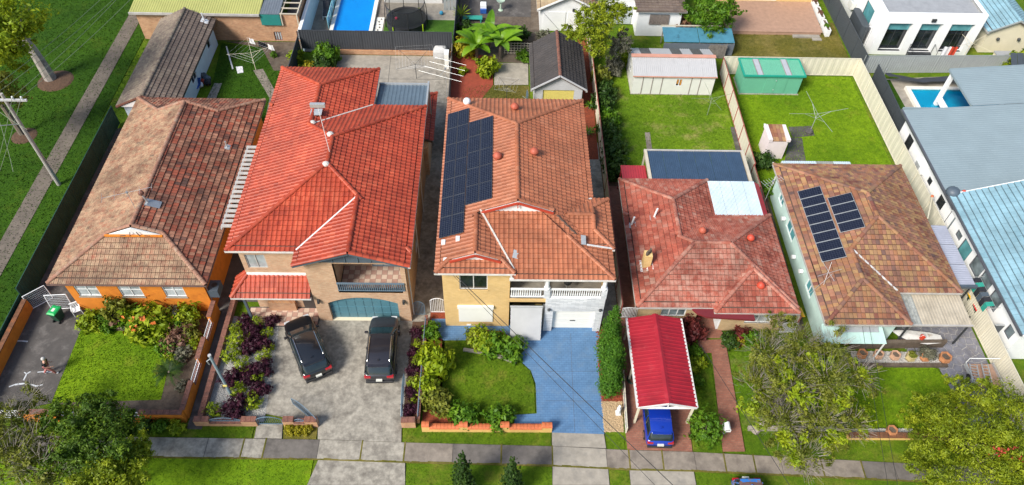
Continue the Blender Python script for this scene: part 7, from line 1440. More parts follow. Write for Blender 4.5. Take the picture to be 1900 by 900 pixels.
skinned('trousers', MATS['shorts_pink'], pp, [bd[i] for i in (0,7,8,9,11,12,13)], [(0,1),(1,2),(2,3),(0,4),(4,5),(5,6)], [(0.17,0.13),0.115,0.09,0.07,0.115,0.09,0.07])
for i, j in ((9,10),(13,14)): skinned('shoe', MATS['fabric_white'], pp, [bd[i],bd[j]], [(0,1)], [0.06,0.05])
hm = MB(); hm.ball((0,0.17,1.67),0.125,12,8,(0.95,1.0,1.0)); hm.build('hair', MATS['hair_grey'], pp, smooth=True, local=True)
MB().ball((0,0.32,1.62),0.022,6,4).build('nose', MATS['skin'], pp, smooth=True, local=True)
for a, i in ((0.22,18),(-0.22,22)):
    for k in range(4): b0 = V(*bd[i])+V((k-1.5)*0.018,0.02,0); MB().tube([b0,b0+V(0,0.05-0.006*abs(k-1),-0.02),b0+V(0,0.065,-0.05)],[0.009,0.008,0.006],5).build('finger', MATS['skin'], pp, local=True)
    b0 = V(*bd[i])+V(-0.03 if a > 0 else 0.03,-0.01,0); MB().tube([b0,b0+V(-0.02 if a > 0 else 0.02,0.03,-0.02)],[0.01,0.007],5).build('thumb', MATS['skin'], pp, local=True)
# ---------------------------------------------------------------- poles and wires
mat('pole_grey', (0.42,0.42,0.43), 0.8, 0.12, 3); mat('pole_timber', (0.36,0.34,0.32), 0.85, 0.2, 4); mat('steel_pole', (0.25,0.33,0.38), 0.5, 0.1)
up_ = thing('utility_pole', 'pale utility pole with white crossarm and street lamp on the reserve', 'utility pole', (-33.8,40.5,0))
MB().tube([(-33.8,40.5,-0.3),(-33.75,40.4,8.9)],[0.17,0.11],10).build('pole', MATS['pole_timber'], up_); MB().box(-35.5,-32.2,40.25,40.38,8.35,8.5).build('crossarm', MATS['pole_grey'], up_)
for x in (-35.2,-34.5,-33.1,-32.5): MB().lathe((x,40.32),[(0.05,8.5),(0.07,8.6),(0.04,8.68),(0.06,8.72)],8).build('insulator', MATS['white_paint'], up_)
MB().tube([(-33.75,40.4,6.2),(-34.4,39.4,6.9),(-34.8,38.9,6.9)],0.035,6).build('lamp_arm', MATS['galv'], up_); MB().ball((-35.0,38.7,6.88),0.3,10,6,(1.3,0.7,0.35)).build('lamp_head', MATS['white_paint'], up_)
for k, (a, b, x) in enumerate(((166,30,-35.2),(192,-10,-34.5),(197,20,-33.1),(222,60,-32.5))):
    e = V(*[(-32.54, 52.96, 8.2),(-31.54, 52.99, 8.2),(-31.2, 53.01, 8.2),(-30.15, 53.04, 8.2)][k]); p = V(x,40.32,8.65); d = e-p
    wire('power_line', ['leftmost pale power line running up from the pole','second pale power line running up from the pole','third pale power line running up from the pole','rightmost pale power line running up from the pole'][k], (p, p+d*2.0), 0.016, 0.6, 'pale_wire', 'power lines over the reserve'); e2 = V(*[(-33.77, 39.48, 8.2),(-33.05, 37.8, 8.2),(-32.47, 36.44, 8.2),(-31.73, 34.73, 8.2)][k]); d = e2-p
    wire('power_line', ['leftmost pale power line running down from the pole','second pale power line running down from the pole','third pale power line running down from the pole','rightmost pale power line running down from the pole'][k], (p, p+d*2.4), 0.016, 0.3, 'pale_wire', 'power lines over the reserve')
sp_ = thing('service_pole', 'slim blue-grey service pole rising from the pebble garden', 'pole', (-16.24,22.31,0)); MB().tube([(-16.24,22.31,0),(-16.24,22.31,5.0)],[0.09,0.08],10).build('pole', MATS['steel_pole'], sp_); MB().cyl((-16.24,22.31),0.1,4.95,5.05,10).build('cap', MATS['pole_grey'], sp_); MB().tube([(-16.24,22.31,4.7),(-16.5,22.2,4.55),(-16.45,22.2,4.2)],0.03,6).build('hook', MATS['galv'], sp_); MB().box(-16.36,-16.12,22.18,22.24,1.6,1.75).build('tag', MATS['roller_yellow'], sp_)
hp = V(*(-2.39, 27.25, 6.2))
def service(label, a, b, r, sag):
    """a wire from a house to a pole across the street: a at the house, b a point it passes over the verge"""
    a, b = V(*a), V(*b); e = a+(b-a)*2.2; pts = [a.lerp(e, k/18) for k in range(19)]
    pts = [p-V(0,0,4*sag*(k/18)*(1-k/18)) for k, p in enumerate(pts)]; return tag(MB().tube(pts, r, 5).build('service_wire', MATS['wire']), label, 'wire')
service('thick black service wire from the yellow house to the street', hp, (9.38, 14.62, 5.2), 0.022, 0.2); service('thin black service wire beside the thicker one over the blue driveway', (-2.66, 27.41, 6.2), (8.47, 14.62, 5.2), 0.013, 0.25)
service('black wire crossing the twiggy tree at the right of the path', (12.37, 23.89, 4.0), (14.91, 14.32, 6.0), 0.016, 0.1)
service('left thin wire over the low orange wall', (23.24, 25.96, 3.0), (19.82, 14.34, 6.0), 0.012, 0.1); service('right thin wire over the low orange wall', (23.69, 25.96, 3.0), (20.31, 14.34, 6.0), 0.012, 0.1)
# ---------------------------------------------------------------- bins, chair, letterbox, statue and odds
mat('bin_green', (0.012,0.05,0.03), 0.5, 0.1); mat('lid_green', (0.01,0.36,0.09), 0.4, 0.05); mat('lid_yellow', (0.65,0.36,0.01), 0.4, 0.05); mat('lid_red', (0.5,0.01,0.012), 0.4, 0.05)
def bin_(label, loc, lid, rz=0.0, group=None):
    t = thing('wheelie_bin', label, 'bin', (*loc,0.02), group, rz); b = MB(); vs = [(a*w,c*d,z) for z, w, d in ((0.06,0.22,0.26),(0.95,0.29,0.36)) for a, c in ((-1,-1),(1,-1),(1,1),(-1,1))]
    b.add(vs, [(3,2,1,0),(4,5,6,7),(0,1,5,4),(1,2,6,5),(2,3,7,6),(3,0,4,7)]).build('body', MATS['bin_green'], t, local=True, bevel=0.03)
    MB().add([(a*0.31,c*0.39+0.0,z) for z, f in ((0.95,1),(1.0,1)) for a, c in ((-1,-1),(1,-1),(1,1),(-1,1))]+[(-0.22,-0.26,1.06),(0.22,-0.26,1.06),(0.22,0.28,1.06),(-0.22,0.28,1.06)], [(3,2,1,0),(0,1,5,4),(1,2,6,5),(2,3,7,6),(3,0,4,7),(4,5,9,8),(5,6,10,9),(6,7,11,10),(7,4,8,11),(8,9,10,11)]).build('lid', MATS[lid], t, local=True, bevel=0.02)
    MB().tube([(-0.24,0.42,0.93),(0.24,0.42,0.93)],0.02,6).build('handle', MATS['bin_green'], t, local=True)
    for s in (-1,1): MB().tube([(s*0.2,0.32,0.1),(s*0.26,0.32,0.1)],0.1,10).build('wheel', MATS['rubber'], t, local=True)
    return t
bn = bin_('green wheelie bin with bright green lid on the dark driveway', (-28.98, 28.06), 'lid_green', 2.9); MB().box(-0.09,0.1,-0.12,0.14,1.062,1.066).build('lid_label', MATS['plate'], bn, local=True)
bin_('green-lidded bin beside the side gate of the faded red house', (20.0,28.54+0.6), 'lid_green', 0.2); bin_('yellow-lidded bin beside the side gate of the faded red house', (20.45,28.19+0.2), 'lid_yellow', 0.1)
bin_('yellow-lidded bin against the white wall at the right', (33.05,29.86), 'lid_yellow', 1.5); bin_('red-lidded bin against the white wall at the right', (33.05,28.91), 'lid_red', 1.5)
ch = thing('garden_chair', 'white plastic garden chair beside the green-lidded bin', 'chair', (*(-27.92, 28.54),0.02), rz=0.5)
MB().box(-0.24,0.24,-0.24,0.22,0.42,0.46).build('seat', MATS['white_paint'], ch, local=True); 
for k in range(4): MB().box(-0.24+k*0.13,-0.15+k*0.13,0.2,0.24,0.46,0.86).build('back_slat', MATS['white_paint'], ch, local=True)
MB().box(-0.27,0.27,0.19,0.26,0.84,0.92).build('backrest', MATS['white_paint'], ch, local=True)
for a in (-0.25,0.25):
    MB().box(a-0.03,a+0.03,-0.24,0.22,0.64,0.67).build('armrest', MATS['white_paint'], ch, local=True)
    for b in (-0.22,0.2): MB().bar((a*1.05,b*1.1,0),(a,b,0.64 if b < 0 else 0.46),0.05).build('leg', MATS['white_paint'], ch, local=True)
lb = thing('letterbox', 'white letterbox on a post beside the brick path', 'letterbox', (*(13.99, 20.06),0)); x, y = (13.99, 20.06); MB().box(x-0.06,x+0.06,y-0.06,y+0.06,0,0.75).build('post', MATS['white_paint'], lb); P_ = [(x+0.2*math.cos(t), 0.95+0.22*math.sin(t)) for t in [math.pi*k/8 for k in range(9)]]+[(x-0.2,0.75),(x+0.2,0.75)]
MB().add([(a,y-0.25,b) for a, b in P_]+[(a,y+0.25,b) for a, b in P_], [tuple(range(10,-1,-1)), tuple(range(11,22))]+[(k,(k+1)%11,11+(k+1)%11,11+k) for k in range(11)]).build('box', MATS['white_paint'], lb); MB().box(x-0.13,x+0.13,y-0.262,y-0.25,0.98,1.02).build('slot', MATS['dark_trim'], lb)
stt = thing('garden_statue', 'small white garden statue on the tan gravel', 'statue', (*(7.65, 21.35),0)); x, y = (7.65, 21.35); MB().box(x-0.15,x+0.15,y-0.15,y+0.15,0,0.2).build('plinth', MATS['white_paint'], stt); MB().lathe((x,y),[(0.13,0.2),(0.16,0.35),(0.1,0.6),(0.14,0.75),(0.06,0.86),(0.09,0.95),(0.08,1.05),(0.02,1.1)],10).build('figure', MATS['white_paint'], stt, smooth=True)
hr = thing('garden_hose', 'coiled dark garden hose beside the carport post', 'hose', (*(8.78, 23.74),0)); x, y = (8.78, 23.74); MB().tube([(x+0.35*math.cos(t*0.5)*(1-0.01*t),y+0.35*math.sin(t*0.5),0.06+0.002*t) for t in range(50)],0.018,5).build('coil', MATS['bin_green'], hr)
lz = thing('junk_pile', 'pile of bags and a blue folding chair against the pale blue garage', 'junk', (*(-25.99, 52.67),0)); x, y = (-25.99, 52.67)
for k, (dx, dy, r, m) in enumerate(((0,0.9,0.45,'fence_dark'),(0.35,0.6,0.4,'slate_blue'),(0.1,0.4,0.3,'vent_red'),(0.5,0.2,0.35,'black_fabric'),(-0.05,-0.1,0.28,'fabric_white'))): mb = MB(); mb.ball((x+dx,y+dy,r*0.8),r,8,6,(1,0.9,0.85)); o = mb.build('bag', MATS[m], lz, smooth=True); o.modifiers.new('sub','SUBSURF').levels = 1; tx = bpy.data.textures.new('lump','CLOUDS'); tx.noise_scale = 0.25; dsp = o.modifiers.new('disp','DISPLACE'); dsp.texture = tx; dsp.strength = 0.18
MB().slab([(x-0.5,y-0.9,0.45),(x+0.0,y-0.9,0.45),(x+0.1,y-0.3,0.5),(x-0.4,y-0.3,0.5)],0.04).slab([(x-0.4,y-0.3,0.5),(x+0.1,y-0.3,0.5),(x+0.15,y-0.1,1.0),(x-0.35,y-0.1,1.0)],0.04).build('folding_chair', MATS['blue_plastic'], lz)
# low garden walls of lots 4 and 5
capped_wall('garden_wall', 'low grey front kerb wall under the twiggy tree', [(15.53,21.6,0.2)], 0.2, 'concrete_pale', 'concrete_pale', 'x', 20.35, 0.24, 0.9)
capped_wall('garden_wall', 'low orange brick wall at the front of the bright right lawn', [(21.51,28.8,0.32)], 0.3, 'wall_yellow', 'grime_brown', 'x', 19.85, 0.36, 0.5)
capped_wall('garden_wall', 'mossy brick edging below the row of terracotta planters', [(23.41,29.62,0.18)], 0.2, 'soil', 'soil', 'x', 24.86, 0.24, 0.4)
mat('pot_pale', (0.5,0.3,0.2), 0.85, 0.15, 6); mat('pot_terra', (0.42,0.18,0.08), 0.85, 0.15, 6); mat('pot_yellow', (0.42,0.34,0.16), 0.85, 0.2, 6)
PT = [((24.09, 25.53),'pot_terra','leftmost terracotta planter in the row'),((25.16, 25.5),'pot_pale','second planter from the left, pinkish terracotta'),((26.25, 25.43),'pot_pale','third planter from the left in the row'),((27.27, 25.35),'pot_yellow','yellowish planter with a small plant, fourth in the row'),((28.24, 25.36),'pot_terra','fifth planter in the row, holding a grey shrub'),((29.51, 25.29),'pot_terra','rightmost and largest bright terracotta planter'),((24.22, 20.11),'pot_terra','lone terracotta planter behind the low orange wall')]
for k, ((x, y), m, lab) in enumerate(PT):
    t = thing('planter_pot', lab, 'planter', (x,y,0.06)); s = 1.2 if k == 5 else 1.0
    MB().lathe((x,y),[(0.2*s,0.06),(0.34*s,0.3),(0.3*s,0.56),(0.33*s,0.62),(0.25*s,0.62),(0.24*s,0.5)],6).build('pot', MATS[m], t); MB().lathe((x,y),[(0.25*s,0.5),(0.25*s,0.52)],6).build('soil', MATS['soil'], t)
# crazy paving: every stone its own piece
mat('slate_stone', (0.17,0.17,0.2), 0.75, 0.3, 1.7, c2=(0.2,0.18,0.18), c2scale=1.3, bmp=0.4)
bedp = bpy.data.objects['paving_bed']; gcp = random.Random(5)
def clip(poly, nx, ny, c):
    out = []
    for i in range(len(poly)):
        p, q = poly[i], poly[(i+1)%len(poly)]; a, b = p[0]*nx+p[1]*ny-c, q[0]*nx+q[1]*ny-c
        if a <= 0: out.append(p)
        if (a < 0 < b) or (b < 0 < a): f = a/(a-b); out.append((p[0]+(q[0]-p[0])*f, p[1]+(q[1]-p[1])*f))
    return out
for reg in ([(27.4,26.0),(32.5,26.0),(32.5,28.8),(26.9,28.8)], [(28.9,26.0),(29.5,21.5),(32.5,21.5),(32.5,26.0)]):
    xs = [p[0] for p in reg]; ys = [p[1] for p in reg]; seeds = []
    for _ in range(4000):
        p = (gcp.uniform(min(xs),max(xs)), gcp.uniform(min(ys),max(ys)))
        if inpoly(ccw(reg), p) and all((p[0]-q[0])**2+(p[1]-q[1])**2 > 0.42**2 for q in seeds): seeds.append(p)
    for s in seeds:
        P_ = list(ccw(reg))
        for q in seeds:
            d2 = (q[0]-s[0])**2+(q[1]-s[1])**2
            if q is s or d2 > 4: continue
            d = math.sqrt(d2); nx, ny = (q[0]-s[0])/d, (q[1]-s[1])/d; P_ = clip(P_, nx, ny, nx*(s[0]+q[0])/2+ny*(s[1]+q[1])/2-0.028)
        if len(P_) > 2: MB().prism(P_, 0.03, 0.06+gcp.uniform(-0.004,0.006)).build('stone', MATS['slate_stone'], bedp)
# ladders and frames leaning near the cream fence
def ladder(label, p, q, w, n, m='galv'):
    t = thing('ladder', label, 'ladder', (p[0],p[1],0)); P, Q = V(*p), V(*q); d = (Q-P).normalized(); s = d.cross(V(0,0,1)).normalized()*w/2
    for k in (-1,1): MB().bar(P+s*k,Q+s*k,0.05,0.07).build('rail', MATS[m], t)
    for i in range(n): c = P.lerp(Q,(i+0.5)/n); MB().bar(c-s,c+s,0.04,0.03).build('rung', MATS[m], t)
ladder('aluminium ladder lying over timber left of the cream fence', (*(30.82, 23.38),0.4), (*(31.09, 24.73),0.55), 0.45, 7); ladder('second aluminium ladder beside the first on the crazy paving', (*(31.61, 23.23),0.4), (*(31.81, 24.74),0.6), 0.4, 7)
tl = thing('box_trailer', 'open trailer frame loaded with timber behind the right tree', 'trailer', (*(31.61, 24.1),0)); x, y = (31.61, 24.1)
MB().box(x-0.9,x+0.9,y-0.9,y+0.8,0.25,0.32).build('tray', MATS['deck_board'], tl)
for a in (-0.9,0.9): MB().bar((x+a,y-0.9,0.36),(x+a,y+0.8,0.36),0.06,0.3).build('side_rail', MATS['galv'], tl); MB().tube([(x+a*1.0,y-0.1,0.2),(x+a*1.12,y-0.1,0.2)],0.2,12).build('wheel', MATS['rubber'], tl)
MB().tube([(x-0.9,y+0.8,0.5),(x-0.9,y+0.8,1.0),(x+1.2,y+0.8,1.0),(x+1.2,y+0.8,0.5)],0.03,6).build('ladder_rack', MATS['white_paint'], tl)
for k in range(4): MB().bar((x-0.7+k*0.35,y-0.8,0.36),(x-0.6+k*0.35,y+0.7,0.4),0.14,0.06).build('timber', MATS['pot_pale' if k % 2 else 'deck_board'], tl)
# pebbles
def pebbles(name, label, poly, z, m, n, r, seed):
    g = random.Random(seed); P_ = ccw(poly); xs = [p[0] for p in P_]; ys = [p[1] for p in P_]; mb = MB()
    for _ in range(n):
        p = (g.uniform(min(xs),max(xs)), g.uniform(min(ys),max(ys)))
        if inpoly(P_, p): s = r*g.uniform(0.5,1.2); a = g.uniform(0,3); mb.add([(p[0]+s*math.cos(a+t),p[1]+s*0.75*math.sin(a+t),z) for t in (0,1.57,3.14,4.71)]+[(p[0]+g.uniform(-0.3,0.3)*s,p[1],z+s*0.8)], [(0,1,4),(1,2,4),(2,3,4),(3,0,4)])
    return tag(mb.build(name, m), label, 'pebbles', kind='stuff')
pebbles('pebbles', 'white pebbles covering the garden bed left of the black car', [(-17.4,28.2),(-14.4, 27.98),(-13.99, 21.23),(-14.0,20.9),(-17.5,20.9)], 0.025, MATS['pebble'], 6500, 0.07, 1)
pebbles('pebbles', 'pale pebbles around the row of terracotta planters', [(23.61, 25.98),(23.44, 25.16),(29.72, 24.88),(30.04, 25.91)], 0.06, MATS['pebble'], 1800, 0.07, 2); pebbles('pebbles', 'pale pebbles around the lone planter', [(22.01, 20.42),(21.86, 19.92),(25.84, 19.87),(26.05, 20.44)], 0.05, MATS['pebble'], 800, 0.07, 3)
pebbles('gravel', 'tan gravel around the white statue', [(6.7,22.2),(8.0,22.2),(7.9,20.15),(6.72,20.15)], 0.03, MATS['gravel_tan'], 900, 0.07, 4); pebbles('mulch', 'red bark mulch under the tall cypress hedge', [(6.75,27.9),(8.3,27.9),(8.0,22.2),(6.7,22.2)], 0.03, MATS['mulch_red'], 1800, 0.08, 5)

# ---------------------------------------------------------------- plants
leafmat('leaf_dark', [(0.012,0.035,0.006),(0.03,0.075,0.01),(0.07,0.13,0.015)]); leafmat('leaf_green', [(0.03,0.085,0.005),(0.075,0.18,0.008),(0.17,0.31,0.015)]); leafmat('leaf_lime', [(0.09,0.14,0.005),(0.21,0.3,0.008),(0.4,0.46,0.02)])
leafmat('leaf_olive', [(0.07,0.09,0.012),(0.15,0.175,0.018),(0.28,0.29,0.04)]); leafmat('leaf_gold', [(0.13,0.12,0.006),(0.28,0.25,0.01),(0.46,0.4,0.02)]); leafmat('leaf_purple', [(0.018,0.006,0.012),(0.045,0.01,0.025),(0.1,0.022,0.045)])
leafmat('leaf_grey', [(0.08,0.085,0.055),(0.15,0.15,0.1),(0.24,0.23,0.17)]); leafmat('leaf_red', [(0.05,0.012,0.012),(0.12,0.02,0.02),(0.22,0.05,0.04)]); leafmat('leaf_banana', [(0.08,0.2,0.01),(0.16,0.33,0.014),(0.26,0.44,0.03)], 0.4, 0.4); leafmat('leaf_pinkbrown', [(0.12,0.06,0.04),(0.2,0.1,0.07),(0.3,0.17,0.1)])
mat('flower_orange', (0.6,0.16,0.03), 0.7, 0.3, 9); mat('flower_red', (0.36,0.025,0.02), 0.7, 0.3, 9)
leafmat('leaf_mix', [(0.045,0.075,0.004),(0.175,0.235,0.008),(0.38,0.43,0.02)]); leafmat('leaf_street', [(0.018,0.05,0.004),(0.06,0.125,0.008),(0.16,0.25,0.015)])
shrub_mesh('ball_lime', MATS['leaf_lime'], [(0,0,0.4,0.42,0.42,0.4)], 900, 0.09, 1, clump=0.2, shell=0.85, tips=90); shrub_mesh('ball_dark', MATS['leaf_green'], [(0,0,0.5,0.5,0.5,0.48)], 1500, 0.09, 2, clump=0.16, shell=0.9, tips=140)
for k, m in (('purple','leaf_purple'),('green','leaf_green'),('lime','leaf_lime'),('dark','leaf_dark'),('gold','leaf_gold'),('olive','leaf_olive'),('grey','leaf_grey'),('red','leaf_red'),('brown','leaf_pinkbrown')):
    shrub_mesh('bush_'+k, MATS[m], [(0,0,0.45,0.5,0.5,0.42),(0.22,0.1,0.35,0.38,0.36,0.36),(-0.2,-0.16,0.38,0.36,0.4,0.4)], 1300, 0.15 if k != 'purple' else 0.12, 3, clump=0.34, shell=0.55, tips=60)
shrub_mesh('conifer_small', MATS['leaf_dark'], [(0,0,0.5,0.34,0.34,0.45),(0,0,1.0,0.25,0.25,0.45),(0,0,1.45,0.13,0.13,0.35)], 9000, 0.06, 4, clump=0.08, shell=0.9, tips=900, up=0.9)
leafmat('leaf_cypress', [(0.02,0.075,0.004),(0.05,0.15,0.007),(0.12,0.27,0.015)])
shrub_mesh('conifer_tall', MATS['leaf_cypress'], [(0,0,0.8,0.68,0.68,0.85),(0,0,1.6,0.62,0.62,0.95),(0,0,2.4,0.44,0.44,0.8),(0,0,3.0,0.24,0.24,0.6)], 20000, 0.08, 5, clump=0.05, shell=0.94, tips=2600, up=0.9)
def sh(name, label, uv, key, s, group=None, sz=None, cat=None, rz=None): return shrub(name, label, cat or 'shrub', uv, key, s, rnd.uniform(0,6.28) if rz is None else rz, group, sz)
# lot 1 beds
sh('shrub','spiky lime shrub at the left end of the orange house bed',(-26.75, 27.56),'bush_lime',1.38); sh('shrub','small dark round shrub in the orange house bed',(-25.81, 27.91),'ball_dark',0.95); sh('shrub','tall loose golden shrub before the middle window of the orange house',(-24.73, 28.1),'bush_olive',1.5,None,2.6); sh('shrub','low bright green clump at the edge of the orange house lawn',(-25.36, 27.4),'bush_green',1.0)
sh('shrub','small pinkish brown shrub between bed shrubs of the orange house',(-25.02, 27.88),'bush_brown',1.25)
t = sh('shrub','large lime bush with orange blooms before the right window of the orange house',(-22.62, 27.35),'bush_lime',2.5,None,2.4); P, N, T = crown([(0,0,0.5,0.5,0.5,0.4)], 60, 0.2, 0.95, 9, 40); link('blossom', leaves_mesh('blossom', MATS['flower_orange'], P, N, T, 0.09, 0.9, 9), t)
sh('shrub','second green bush left of the orange-bloomed one',(-23.56, 27.76),'bush_green',1.88,None,1.7)
sh('shrub','yellow-green shrub in the corner by the orange side wall',(-20.39, 27.88),'bush_lime',1.62); sh('shrub','grey-leaved shrub under the right end of the orange house',(-21.18, 27.91),'bush_grey',1.38); sh('shrub','olive shrub beside the upper white rail panel',(-19.98, 26.74),'bush_olive',1.38); sh('shrub','low brownish shrub in the soil bed by the orange side wall',(-20.51, 26.11),'bush_brown',1.62); sh('shrub','bright green shrub at the right edge of the front lawn',(-20.98, 25.7),'bush_green',1.25); sh('shrub','olive shrub at the top right corner of the front lawn',(-21.59, 26.6),'bush_lime',1.38); sh('shrub','grey-green shrub halfway along the orange side wall',(-19.94, 25.3),'bush_grey',1.12)
for k, (p, m) in enumerate((((-20.79, 27.15),'green'),((-19.65, 25.91),'lime'),((-21.14, 24.11),'olive'),((-19.47, 22.97),'grey'),((-20.51, 24.9),'lime'),((-26.0, 27.44),'lime'))): sh('shrub', ['leafy shrub between the grey shrub and the orange side wall','lime shrub below the upper white rail panel','olive tuft at the right lawn edge above the cycad','grey tuft near the bottom of the orange side wall','small lime shrub above the cycad palm','lime tuft left of the dark round shrub'][k], p, 'bush_'+m, [1.3,1.0,0.6,0.7,0.9,0.8][k])
def fronds(name, label, cat, loc, n, L, m, droop=0.9, wid=0.28, z0=0.35, seg=7, up0=0.9, comb=False, seed=1):
    """rosette of arching leaves, each leaf a part"""
    g = random.Random(seed); t = thing(name, label, cat, (*loc,0.02)); MB().lathe((0,0),[(0.14,0),(0.12,z0),(0.05,z0+0.15)],8).build('trunk', MATS['bark'], t, local=True)
    for k in range(n):
        a = 6.2832*k/n*1.618+g.uniform(-0.2,0.2); el = up0*g.uniform(0.55,1.15); p = V(0,0,z0); l = L*g.uniform(0.75,1.15); pts = []
        for i in range(seg+1): pts.append(p.copy()); p = p+V(math.cos(a)*math.cos(el),math.sin(a)*math.cos(el),math.sin(el))*l/seg; el -= droop/seg*g.uniform(0.8,1.3)
        s = V(-math.sin(a),math.cos(a),0); mb = MB(); w = lambda i: wid*max(0.08,math.sin(math.pi*min(1,(i+0.6)/(seg+0.8)))**0.7)
        vs = [q for i, p_ in enumerate(pts) for q in (p_-s*w(i)+V(0,0,0.25*w(i)), p_, p_+s*w(i)+V(0,0,0.25*w(i)))]; fs = []
        for i in range(seg):
            if comb and i:
                for sd in (0, 2):
                    for j in range(3): f0 = j/3; c0 = pts[i].lerp(pts[i+1], f0); c1 = pts[i].lerp(pts[i+1], f0+0.2); e = c0+(s*(1 if sd else -1)*w(i)*1.0)+(pts[i+1]-pts[i])*0.6; b = len(vs); vs += [c0, c1, e]; fs.append((b, b+1, b+2))
            else: fs += [(3*i,3*i+1,3*i+4,3*i+3),(3*i+1,3*i+2,3*i+5,3*i+4)]
        o = mb.add(vs, fs).build('leaf', m, t, local=True); o['tint'] = g.random()
    return t
fronds('cycad','dark green cycad palm near the lower white rail panel','palm',(-20.45, 23.84),34,1.15,MATS['leaf_dark'],1.1,0.16,0.35,6,0.8,True,3)
# lot 2 pebble garden
def z2(a, b): return None
for k, (p, s) in enumerate((((-15.73, 27.66),0.95),((-17.04, 27.27),0.95),((-16.77, 26.39),1.45),((-16.9, 25.17),1.4),((-15.98, 24.42),1.15),((-14.86, 25.14),1.05),((-14.97, 26.91),0.85),((-14.85, 23.46),0.95),((-15.91, 22.61),1.1),((-14.81, 21.88),1.2),((-16.99, 21.21),1.1),((-14.58, 25.83),0.6))): sh('topiary_shrub', 'rounded lime shrub '+['at the top of the pebble garden','at the upper left of the pebble garden','largest, near the left side of the pebble garden','on the left side opposite the service pole top','in the middle of the pebble garden','on the right side by the black car','small, at the upper right of the pebble garden','right of the middle of the pebble garden','at the foot of the service pole','at the lower right of the pebble garden','at the bottom left corner of the pebble garden','smallest, on the right edge of the pebble garden'][k], p, 'ball_lime', s, 'rounded lime shrubs in the pebble garden')
for k, (p, s) in enumerate((((-16.68, 27.74),1.0),((-15.98, 26.98),1.15),((-15.87, 25.82),1.2),((-15.19, 26.07),1.15),((-16.53, 23.44),1.2),((-15.42, 23.45),1.05),((-14.67, 24.23),1.1),((-14.6, 22.74),1.1),((-15.77, 21.44),1.45),((-14.88, 27.84),0.9),((-15.37, 24.15),0.9))): sh('purple_shrub', 'dark purple shrub '+['at the upper left edge of the pebble garden','second from the top in the pebble garden','left of the middle purple row','right of the middle purple row','beside the service pole','in the lower middle between lime balls','on the right beside the black car','right of the foot of the service pole','largest, at the bottom of the pebble garden','at the top right corner by the porch','small, in the centre of the pebble garden'][k], p, 'bush_purple', s, 'purple shrubs in the pebble garden')
for k, v in enumerate((625,660,692,735,775)): sh('purple_shrub', 'dark purple shrub '+['first from the house','second from the house','third from the house','fourth from the house','last before the pier'][k]+' in the narrow strip', (-5.15,[26.87,25.42,24.14,22.5,21.39][k],0.1), 'bush_purple', 0.85, 'purple shrubs in the narrow strip')
for k in range(4): sh('topiary_shrub', 'small lime shrub '+['first from the house','second from the house','third from the house','last before the pier'][k]+' in the purple strip', (-5.05,[25.99,24.66,23.26,22.13][k],0.1), 'ball_lime', [0.85,0.8,1.0,0.6][k], 'lime shrubs in the narrow strip')
for k, uu in enumerate(((-12.24, 20.1),(-11.72, 20.11),(-11.21, 20.11))): sh('shrub', ['left','middle','right'][k]+' small rusty shrub in the bed by the open gate', uu, 'bush_gold', 0.6, 'rusty shrubs by the gate')
# lot 2 back yard
sh('shrub','tall green shrub against the black fence corner',(-15.58, 56.18),'bush_green',2.0,None,2.4); sh('shrub','large dark green shrub behind the bright red roof',(-15.71, 54.83),'bush_dark',1.9,None,2.0); sh('shrub','golden shrub left of the tall green one behind the red roof',(-16.75, 54.41),'bush_gold',1.5); sh('shrub','lime shrub in the soil at the corner of the left back yard',(-18.44, 56.59),'bush_lime',1.3); sh('shrub','pale brown low shrub next to the golden shrub',(-17.17, 53.48),'bush_brown',1.1); sh('shrub','thin green seedling in the left yard soil',(-20.6, 57.1),'bush_green',0.6)
# lot 3
sh('hedge','broad bright hedge clump with orange tips before the drop blind',(-0.9, 26.28),'bush_lime',1.7,None,1.6,'hedge'); sh('hedge','glossy green hedge clump at the right of the curved bed',(0.13, 26.08),'bush_green',1.8,None,1.6,'hedge'); sh('hedge','right end of the green hedge by the blue driveway',(1.12, 25.68),'bush_green',1.6,None,1.5,'hedge'); sh('hedge','left end of the hedge near the blue path',(-1.23, 26.69),'bush_olive',1.2,None,1.2,'hedge')
sh('shrub','green shrub by the blue path beside the yellow wall',(-4.24, 27.0),'bush_green',1.2); sh('small_tree','lime leafy small tree at the left edge of the yellow house lawn',(-3.8, 24.31),'bush_lime',1.9,None,3.2,'tree'); sh('shrub','bright shrub at the foot of the lime small tree',(-4.08, 22.88),'bush_lime',1.5,None,1.5); sh('shrub','dry brown-olive bush near the yellow front wall',(-3.42, 21.88),'bush_olive',1.7,None,1.5); sh('shrub','left green bush behind the yellow front wall',(-1.88, 20.94),'bush_green',1.6,None,1.4); sh('shrub','right green bush behind the yellow front wall',(0.27, 20.88),'bush_green',1.55,None,1.5)
for k, (x_, y, s_, h_) in enumerate(((7.2,22.95,0.92,0.98),(7.4,24.15,1.0,1.12),(7.3,25.4,0.95,1.02),(7.55,26.55,0.85,1.15))): sh('cypress', ['nearest cypress of the row by the blue driveway','second cypress from the street in the row by the blue driveway','third cypress from the street in the row by the blue driveway','furthest and slimmest cypress of the row by the blue driveway'][k], (x_,y), 'conifer_tall', s_, 'cypress row by the blue driveway', h_, 'conifer')
sh('small_conifer','left small dark conifer on the nature strip',(-1.69,16.45),'conifer_small',1.6,'small conifers on the nature strip',2.75,'conifer'); sh('small_conifer','right small dark conifer on the nature strip',(1.01,16.4),'conifer_small',1.55,'small conifers on the nature strip',2.45,'conifer')
